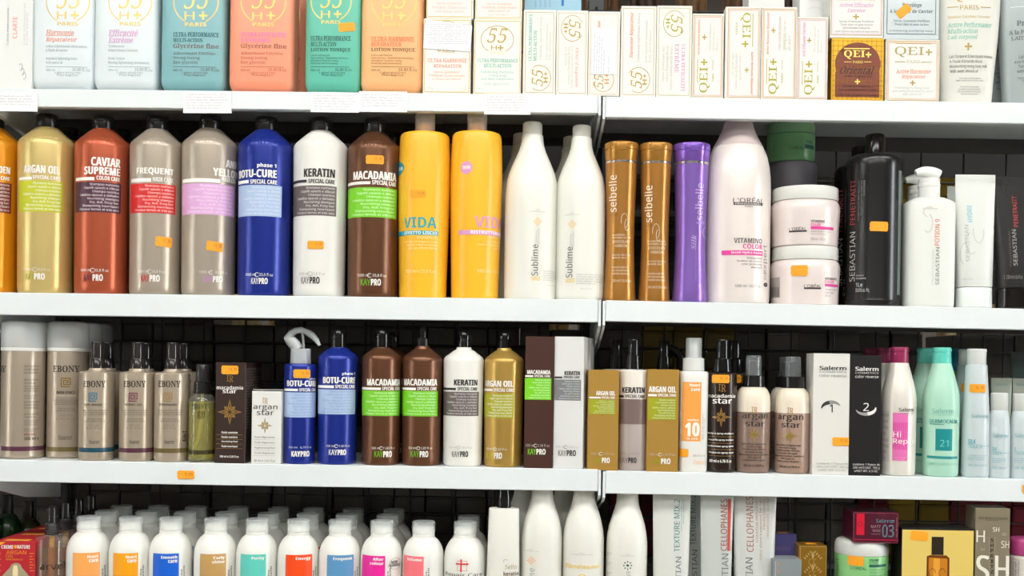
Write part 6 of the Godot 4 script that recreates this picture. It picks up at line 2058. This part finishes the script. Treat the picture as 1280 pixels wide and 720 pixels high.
	# white care bottles: xl, xr, colour, label x0, x1, words
	var care := [
		[84.8, 137.4, "f0a556", 90.4, 124.0, ["Nutri", "care"], "pale orange"],
		[137.6, 189.0, "f2a20c", 141.0, 172.0, ["Nutri", "care"], "bright orange"],
		[187.4, 240.0, "0c5fd0", 190.8, 223.0, ["Smooth", "care"], "royal blue"],
		[243.6, 296.0, "c29a5c", 249.5, 282.0, ["Curly", "shine"], "tan"],
		[295.8, 347.0, "5fc9ba", 300.0, 331.8, ["Purity"], "turquoise"],
		[347.4, 398.8, "f04a10", 356.4, 389.6, ["Energy"], "red orange"],
		[399.0, 450.8, "5a94c0", 408.2, 441.4, ["Frequent"], "steel blue"],
		[451.0, 503.2, "e8209a", 452.3, 480.9, ["After", "colour"], "magenta"],
		[503.4, 555.0, "f4757e", 504.0, 529.0, ["Volume"], "coral pink"],
		[555.2, 607.4, "", 0.0, 0.0, [], ""]]
	for i in care.size():
		var c: Array = care[i]
		var yt := 645.2 + i * 0.75
		var lab: String = "white bottle with clear cap and %s label" % c[6] if c[2] != "" else "white bottle with clear cap and red cross mark"
		it = item("shampoo_bottle", lab, "shampoo bottle", "white bottles with clear caps", c[0], c[1], yt, 3)
		loft(it, "body", [[0.0, 0.9], [0.008, 0.955], [0.025, 0.985], [0.06, 0.99], [0.7, 1.0], [0.74, 0.995], [0.78, 0.965], [0.81, 0.91], [0.84, 0.82], [0.862, 0.72], [0.878, 0.6], [0.885, 0.54], [0.905, 0.525], [0.93, 0.52], [0.935, 0.5], [0.957, 0.49], [0.962, 0.3]], mt("e2e2db", 0.38), true, 52)
		loft(it, "clear_cap", [[0.912, 0.54], [0.916, 0.555], [0.99, 0.552], [0.997, 0.54], [1.0, 0.5]], mt("eef3f2", 0.27, 0.0, 0.3), false, 44)
		var y0: float = 691.2 + i * 0.5
		if c[2] != "":
			patch(it, "label", c[3], y0, c[4], 790, mt(c[2], 0.4))
			var x1: float = c[4] - 1.4
			for j in c[5].size():
				var wd: float = {"Nutri": 13.5, "care": 11.5, "Smooth": 20.5, "Curly": 14, "shine": 15.5, "Purity": 16, "Energy": 18.5, "Frequent": 23.5, "After": 13.5, "colour": 17, "Volume": 18.5}[c[5][j]]
				txt(it, c[5][j], x1 - wd, y0 + 2.4 + j * 5.2, x1, y0 + 6.2 + j * 5.2 + (1.0 if c[5][j] in ["Purity", "Energy", "Curly", "Frequent"] else 0.0), w, "b", 0, 0.0, 0.45)
			para(it, ["Shampoo", "per capelli"], minf(c[4] + 2.0, c[1] - 9.0), y0 + 15, minf(c[4] + 8.0, c[1] - 3.5), y0 + 52, mt("55554f", 0.5), -1, "b", 1)
		if i == 7:
			arc(it, 493.3, 704.4, 6.6, 7.4, 0.4, mt("9a9a96", 0.5), 0, 360, 28)
			var pts := PackedVector2Array([Vector2(485, 708), Vector2(497.5, 700), Vector2(499.5, 703), Vector2(486.5, 711)])
			txt(it, "NEW", 488.6, 700.6, 497, 704.4, ink, "b", 0, 0.2)
			txt(it, "FRAGRANCE", 485.4, 704.8, 500, 708.2, ink, "b", 0, 0.2)
		if c[2] == "":
			var rc := mt("d83a2c", 0.5)
			quad(it, 575.4, 699.0, 577.2, 715.0, rc)
			quad(it, 569.8, 704.2, 585.6, 706.0, rc)
			frame(it, 571.6, 701, 583.8, 713.6, 0.4, rc)
			txt(it, "Repair Care", 557.6, 716.6, 602, 722.5, ink, "s")
		done(it)
		var deep: int = [3, 3, 3, 3, 3, 3, 3, 3, 1, 2][i]
		var who: String = c[6] + "-labelled" if c[2] != "" else "red-cross"
		for k in range(1, deep):
			behind(it, "white clear-capped bottle %s behind the %s one" % [["", "just", "two places", "three places"][k], who], 0.068 * k, rng.randf_range(-0.003, 0.003))
	# flat white bottle with black pump
	it = item("pump_bottle", "flat white bottle with black pump and brown lettering", "pump bottle", "", 608.4, 650.8, 611.5, 3, {"dr": 0.6, "n": 3.0})
	loft(it, "body", [[0.0, 0.95], [0.01, 0.99], [0.03, 1.0], [0.3, 1.0], [0.6, 0.95], [0.884, 0.885], [0.891, 0.86], [0.895, 0.6, 0.7, 2.0]], mt("e0dfd6", 0.35), true, 56)
	loft(it, "pump_neck", [[0.895, 0.42, 0.62, 2.0], [0.96, 0.42, 0.62, 2.0], [0.97, 0.38, 0.56, 2.0], [1.0, 0.36, 0.54, 2.0]], mt("161515", 0.12), false, 32)
	txt(it, "Sello", 631.6, 705.6, 645.8, 711.2, mt("a49a6a", 0.5), "s")
	arc(it, 632, 702, 3, 3, 0.5, mt("a49a6a", 0.5), 30, 200, 12)
	txt(it, "keratin", 629.4, 714.4, 648, 719.6, mt("5a2a24", 0.5), "b")
	done(it)
	# long-necked bottles under the shelf
	for k in 3:
		var xl: float = [651.8, 704.0, 758.2][k]
		var label: String = ["white long-necked bottle with orange diamond on the bottom shelf", "white long-necked bottle with faint yellow word on the bottom shelf", "white long-necked bottle with ring of dark green dots"][k]
		it = item("shampoo_bottle", label, "shampoo bottle", "white long-necked bottles under the shelf", xl, xl + 51.2, 594 + k * 0.8 + (4.0 if k == 2 else 0.0), 3)
		loft(it, "body", [[0.0, 0.93], [0.006, 0.965], [0.02, 0.985], [0.05, 0.99], [0.6, 1.0], [0.66, 0.995], [0.71, 0.95], [0.76, 0.86], [0.8, 0.75], [0.84, 0.63], [0.87, 0.555], [0.9, 0.525], [0.93, 0.51], [0.935, 0.48]], mt("e0dfd6", 0.34), true, 56)
		loft(it, "cap", [[0.932, 0.46], [0.937, 0.48], [0.985, 0.47], [1.0, 0.42]], mt("d6d4cb", 0.4), false, 40)
		var c: float = [664.3, 728.0, 784.6][k]
		var y: float = [686.0, 690.4, 692.0][k]
		para(it, ["your", "professional care"], c - (8.5 if k == 0 else 13.0 if k == 1 else 9.0), y, c + (10.0 if k == 0 else 13.0 if k == 1 else 9.0), y + 4, mt("9a9a92", 0.6), 0, "s")
		if k == 0:
			diamond(it, 664.3, 700.6, 1.55, mt("ee9f3c", 0.5))
			txt(it, "Sublime", 660.5, 710, 668, 748, mt("a0a09a", 0.5), "s", 1)
		elif k == 1:
			txt(it, "Blondissima", 707, 705.4, 749, 711.2, mt("f0cf72", 0.5), "b")
			arc(it, 727.5, 723, 5.5, 5.5, 1.2, mt("efc765", 0.5), 0, 360, 18)
		else:
			for q in 8:
				arc(it, 784.6 + 4.6 * cos(q * PI / 4), 706.8 + 4.6 * sin(q * PI / 4), 0.95, 0.95, 0.9, mt("1d3a30", 0.5), 0, 360, 10)
			arc(it, 784.6, 706.8, 1.7, 1.7, 1.6, mt("1d5a40", 0.5), 0, 360, 12)
			for q in 4:
				para(it, ["hair care", "detox"], 759.5, 690 + q * 12.0, 765, 695 + q * 12.0, mt("7a7a74", 0.5), -1, "s")
			txt(it, "Pure", 781.5, 714, 788, 724, mt("8a9a90", 0.5), "s", 1)
		done(it)
		if k < 2:
			behind(it, ["white long-necked bottle in the shade behind the orange diamond one", "white long-necked bottle in the shade behind the yellow word one"][k], 0.07, -0.028)
	# tubes
	it = tube("white hair tube with turquoise vertical lettering", 815.4, 863, 603, 3, mt("d6d8d2", 0.32), mt("d8dad6", 0.3), 0.14)
	txt(it, "TEXTURE MIX.2", 842.6, 624, 849.6, 689.8, mt("3a8a90", 0.4, 0.2), "s", 1)
	txt(it, "SEBASTIAN", 844.5, 696, 851, 760, mt("6f7575", 0.5), "s", 1)
	para(it, ["texture modifier for hair", "MODELLIERCREME"], 850.6, 624, 855.6, 664, mt("5f8f90", 0.5), 1, "s", 1)
	done(it)
	behind(it, "white hair tube in the shade behind the turquoise-lettered one", 0.07, 0.036)
	it = tube("silvery hair tube with red stripe and red vertical lettering", 875, 916.4, 604, 3, mt("cdd2ce", 0.22, 0.15), mt("d8dad6", 0.3), 0.14)
	txt(it, "CELLOPHANES", 900.8, 624, 908.8, 688.4, mt("9a3a34", 0.4), "s", 1)
	quad(it, 909.4, 624, 913.2, 688.6, mt("c0524a", 0.35))
	txt(it, "SEBASTIAN", 902, 692, 910, 756, mt("6f7575", 0.5), "s", 1)
	done(it)
	it = tube("silvery hair tube with rose brown vertical lettering beside carton", 916.2, 970, 605, 3, mt("d2d5d1", 0.25, 0.1), mt("d8dad6", 0.3), 0.14)
	txt(it, "CELLOPHANES", 933, 620.6, 941.6, 689.8, mt("a86a58", 0.4), "s", 1)
	txt(it, "SEBASTIAN", 932.4, 697, 941, 762, mt("6f7575", 0.5), "s", 1)
	para(it, ["COULEUR BRILLANCE", "color shine treatment for hair", "PROFESSIONAL", "HAARFARBE GLANZ"], 944, 622, 962, 700, mt("b08a78", 0.5), 1, "s", 1)
	done(it)
	# small cartons
	it = item("cosmetic_box", "silver grey carton with orange marks in front of violet one", "box", "", 966.4, 1002, 699.4, 3, {"flat": true, "depth": 0.04})
	carton(it, 0.04, mt("8d9698", 0.35, 0.2))
	for k in 5:
		txt(it, "8", 972, 702.6 + k * 9.2, 974.6, 706.8 + k * 9.2, mt("e08a4a", 0.5), "s")
	quad(it, 968.6, 701.4, 969.2, 790, mt("c4caca", 0.4))
	done(it)
	it = item("cosmetic_box", "violet carton with orange sticker on its lid behind grey one", "box", "", 965, 995.4, 667.6, 3, {"flat": true, "depth": 0.035, "z": -0.048})
	carton(it, 0.035, mt("3f3a6c", 0.4))
	para(it, ["HAIR SERUM"], 970, 682, 988, 690, mt("6a5a70", 0.5), 0, "s")
	var lidst := part("price_sticker", box_mesh(0.0165, 0.0004, 0.0095, 0.0001), mt("f7a01c", 0.55), it.node, Vector3(0, it.h + 0.0001, 0.004))
	lidst.set_meta("label", "orange price sticker")
	done(it)
	it = item("cosmetic_box", "gold carton with damask ornament beside grey carton", "box", "", 998.4, 1033.4, 682, 3, {"flat": true, "depth": 0.04, "z": -0.022})
	carton(it, 0.04, mt("a87c26", 0.3, 0.6))
	var lg := mt("d9bd78", 0.35, 0.5)
	frame(it, 999.4, 683, 1032.4, 790, 0.5, lg)
	for k in 5:
		var cy := 694.0 + k * 15.0
		for s in [-1, 1]:
			for q in 4:
				var bx: float = 1016.0 + s * (2.5 + q * 2.4)
				var by := cy - 4.0 + q * 2.6 + (k % 2) * 2.0
				poly(it, PackedVector2Array([Vector2(bx - s * 1.6, by + 1.4), Vector2(bx, by - 1.5), Vector2(bx + s * 1.8, by - 1.2), Vector2(bx + s * 0.4, by + 0.9)]), lg)
			arc(it, 1016 + s * 3.0, cy + 8, 2.4, 3.4, 0.5, lg, 60, 300, 14)
		poly(it, PackedVector2Array([Vector2(1016, cy - 5), Vector2(1018, cy), Vector2(1016, cy + 6), Vector2(1014, cy)]), lg)
	lidst = part("price_sticker", box_mesh(0.0165, 0.0004, 0.0095, 0.0001), mt("f7a01c", 0.55), it.node, Vector3(0.001, it.h + 0.0001, 0.002))
	lidst.set_meta("label", "orange price sticker")
	done(it)
	# green jars with a dark red carton on the lid
	var j0 := item("hair_mask_jar", "green jar under the stickered green jar", "jar", "stacked green jars", 1043.6, 1109.4, 757, 3)
	green_jar(j0)
	var j1 := item("hair_mask_jar", "green jar with white lid and orange sticker under red carton", "jar", "stacked green jars", 1043.6, 1109.4, 672.6, 3, {"on": j0, "yb": 757.0})
	green_jar(j1)
	sticker(j1, 1059.6, 692, 1080, 707, "")
	txt(j1, "L'ORÉAL", 1063.4, 708, 1083.6, 712.4, mt("1d3a2e", 0.5), "s")
	txt(j1, "VOLUME", 1086.4, 698.6, 1098.6, 701.8, mt("0f4a3c", 0.5), "b")
	txt(j1, "EXPAND", 1086.4, 702.4, 1098, 705, mt("3f7a5c", 0.5), "s")
	quad(j1, 1086.4, 705.8, 1107, 709, mt("0f5a50", 0.4))
	para(j1, ["masque volume", "cheveux fins", "volumising mask", "fine hair"], 1086.4, 710.5, 1106, 724, mt("3f7a5c", 0.5), -1, "s")
	txt(j1, "expert", 1046, 698, 1049.5, 722, mt("2f6a4c", 0.5), "s", 1)
	done(j1)
	it = item("cosmetic_box", "dark red wax carton with metallic numerals lying on green jar", "box", "", 1066.6, 1122.8, 640.8, 3, {"flat": true, "depth": 0.06, "on": j1, "yb": 679.5, "yaw": -1.5})
	carton(it, 0.06, mt("4a1024", 0.35))
	quad(it, 1070.6, 642, 1080.4, 668.6, mt("c8102e", 0.4))
	arc(it, 1075.4, 655, 2.8, 3.2, 0.6, mt("6a0f22", 0.4), 0, 360, 16)
	frame(it, 1066.9, 641.2, 1122.4, 678.6, 0.35, mt("b04a64", 0.4))
	quad(it, 1067.4, 674.2, 1121.6, 675.2, mt("b0183a", 0.4))
	var foil := mt("9ab0c8", 0.2, 0.7)
	txt(it, "Salerm", 1094.6, 648.4, 1117.6, 653.6, foil, "b")
	txt(it, "MATT", 1088.6, 656.4, 1100.8, 660, mt("b89aa4", 0.3, 0.4), "s")
	txt(it, "WAX", 1090.4, 661.4, 1100.8, 665, mt("b89aa4", 0.3, 0.4), "s")
	txt(it, "03", 1102.4, 655.8, 1117.4, 671.8, foil, "s", 0, 0.0, 0.3)
	quad(it, 1089, 667.4, 1100.6, 667.8, mt("b89aa4", 0.3, 0.4))
	para(it, ["PROLINE FIXATION"], 1119.6, 647, 1121.6, 672, mt("b89aa4", 0.3, 0.4), 0, "s", 1)
	done(it)
	# yellow carton with a bottle printed on it
	it = item("cosmetic_box", "black carton whose yellow front shows a printed amber bottle", "box", "", 1126.8, 1217.4, 660.8, 3, {"flat": true, "depth": 0.05})
	carton(it, 0.05, mt("14120f", 0.4))
	var panel := mt("dbc167", 0.35)
	var quadm := QuadMesh.new()
	quadm.size = Vector2(it.w * 0.985, it.h * 0.985)
	part("printed_front", quadm, panel, it.node, Vector3(0, it.h * 0.4975, it.fz + 0.0003))
	poly(it, PackedVector2Array([Vector2(1164.4, 671), Vector2(1179.4, 671), Vector2(1179.4, 693.6), Vector2(1164.4, 693.6)]), mt("231c10", 0.4), 0.0005)
	poly(it, PackedVector2Array([Vector2(1157.6, 695.4), Vector2(1162, 694), Vector2(1182, 694), Vector2(1186, 697.4), Vector2(1186, 800), Vector2(1157.6, 800)]), mt("6a3408", 0.35), 0.0005)
	poly(it, PackedVector2Array([Vector2(1160, 697), Vector2(1183.4, 698), Vector2(1183.4, 800), Vector2(1160, 800)]), mt("c47a1c", 0.35), 0.0006)
	poly(it, PackedVector2Array([Vector2(1166, 698), Vector2(1174, 698), Vector2(1174, 800), Vector2(1166, 800)]), mt("dd9c34", 0.35), 0.0007)
	txt(it, "OROFLUIDO", 1168.4, 701, 1174.4, 768, mt("4a2c08", 0.4), "f", 1)
	it.fz += 0.0006
	for s in [-1, 1]:
		arc(it, 1171.4 + s * 6.2, 716, 4.2, 5.6, 0.6, mt("4a2c08", 0.4), 0, 300, 16)
	it.fz -= 0.0006
	sticker(it, 1137.6, 664, 1160.2, 675.6, "", 5)
	done(it)
	# taupe carton
	it = item("cosmetic_box", "tall taupe carton with scattered white capital letters", "box", "", 1219.4, 1261.8, 635.4, 3, {"flat": true, "depth": 0.045, "yaw": -3.0})
	carton(it, 0.045, mt("847a64", 0.4, 0.1))
	var sh := mt("e4e0d2", 0.45)
	txt(it, "SEBASTIAN", 1223.6, 646.4, 1258.8, 649.4, mt("4e4738", 0.5), "s")
	quad(it, 1232, 650.2, 1248, 650.6, mt("4e4738", 0.5))
	txt(it, "H", 1220.4, 663, 1231, 677.6, sh, "s")
	txt(it, "SH", 1240.8, 659, 1249, 664.6, sh, "s", 0, 0.0, 0.2)
	txt(it, "SH", 1252.4, 666, 1257.8, 669.6, mt("b8b09c", 0.45), "s")
	txt(it, "SH", 1251.4, 676, 1261.4, 685, sh, "s")
	txt(it, "SH", 1226, 685, 1230.6, 688, mt("b8b09c", 0.45), "s")
	txt(it, "S", 1219.8, 694, 1236.6, 729, sh, "s", 0, 0.0, 0.3)
	txt(it, "H", 1243.4, 694.6, 1261.2, 728, sh, "s", 0, 0.0, 0.3)
	for k in 7:
		txt(it, "SHPRITZ"[k], 1237.8, 673 + k * 6.6, 1242, 677.2 + k * 6.6, mt("352f24", 0.5), "b")
	for x in [1236.2, 1243.4]:
		for k in 14:
			quad(it, x, 672 + k * 3.6, x + 0.4, 673.6 + k * 3.6, mt("cfc8b4", 0.45))
	done(it)
	# pink-capped bottle
	it = item("shampoo_bottle", "white bottle with raspberry pink cap at the bottom shelf's end", "shampoo bottle", "", 1262.4, 1300, 672, 3)
	loft(it, "body", [[0.0, 0.9], [0.01, 0.97], [0.03, 1.0], [0.86, 1.0], [0.87, 0.95], [0.88, 0.9]], mt("d6d0c8", 0.35), true, 44)
	loft(it, "cap", [[0.88, 0.98], [0.885, 1.0], [0.975, 0.98], [0.99, 0.95], [1.0, 0.88]], mt("b0407c", 0.3), false, 44)
	para(it, ["modo de empleo", "aplicar sobre el", "cabello y aclarar", "how to use"], 1265, 697, 1279, 760, mt("8a8480", 0.5), -1, "s", 1)
	done(it)

func green_jar(it: Item) -> void:
	loft(it, "body", [[0.0, 0.9], [0.015, 0.95], [0.05, 0.97], [0.5, 0.985], [0.76, 0.99], [0.79, 0.97]], mt("86c47e", 0.3), true, 56)
	loft(it, "lid", [[0.79, 0.995], [0.795, 1.0], [0.9, 0.985], [0.95, 0.955], [0.985, 0.89], [1.0, 0.78]], mt("d0d2cc", 0.4), false, 56)

# ================================================================ printed slips and stickers on the shelf edges
func slips() -> void:
	var words := ["Produits de beauté, prix au litre affiché", "Mode d'emploi : appliquer sur cheveux", "humides, laisser poser quelques minutes", "puis rincer à l'eau claire. Conserver à", "l'abri de la chaleur et de la lumière", "Tenir hors de portée des enfants"]
	var data := [
		["printed paper slip on the shelf lip under the tall white carton", -16, 46.8, 115.5, 139.5, 0.0, 4],
		["printed paper slip on the shelf lip under grey-teal lotion bottle", 229.5, 289.3, 113.5, 141.8, 0.4, 6],
		["printed paper slip on the shelf lip under green lotion bottle", 388.8, 448.6, 115, 140.8, -0.2, 6],
		["printed paper slip on the shelf lip under amber lotion bottle", 448.8, 508.8, 114, 140.2, 0.0, 5],
		["printed paper slip on the shelf lip under turquoise-printed soap box", 605.5, 663, 116.5, 143.5, 0.3, 6]]
	for d in data:
		var it := Item.new()
		it.flat = true
		var z := 0.0012
		var a := at(d[1], d[3], z)
		var b := at(d[2], d[4], z)
		it.w = b.x - a.x
		it.h = a.y - b.y
		it.fz = 0.0003
		it.node = thing("paper_slip", d[0], "paper slip", "paper slips on the top shelf edge")
		it.node.transform = Transform3D(Basis(Vector3.BACK, deg_to_rad(d[5])), Vector3((a.x + b.x) / 2, b.y, z))
		it.inv = it.node.transform.affine_inverse()
		part("sheet", box_mesh(it.w, it.h, 0.0004, 0.0001), mt("f6f6f6", 0.75), it.node)
		var ls := []
		for k in d[6]:
			ls.append(words[k])
		para(it, ls, d[1] + 3, d[3] + 3, d[2] - 4, d[3] + 3 + d[6] * 3.4, mt("a2a5aa", 0.7), -1, "s")
		done(it)
	# orange stickers on the third shelf edge
	for d in [["orange price sticker on the third shelf lip under pump bottles", 221.5, 588.2, 243.2, 598.6], ["orange price sticker at the end of the third shelf lip", 1277.5, 606, 1299, 617]]:
		var it := Item.new()
		it.flat = true
		it.fz = 0.0
		var p := at((d[1] + d[3]) / 2, d[4], 0.0008)
		it.node = thing("price_tag", d[0], "price sticker", "")
		it.node.position = p
		it.inv = it.node.transform.affine_inverse()
		sticker(it, d[1], d[2], d[3], d[4], "9,95")
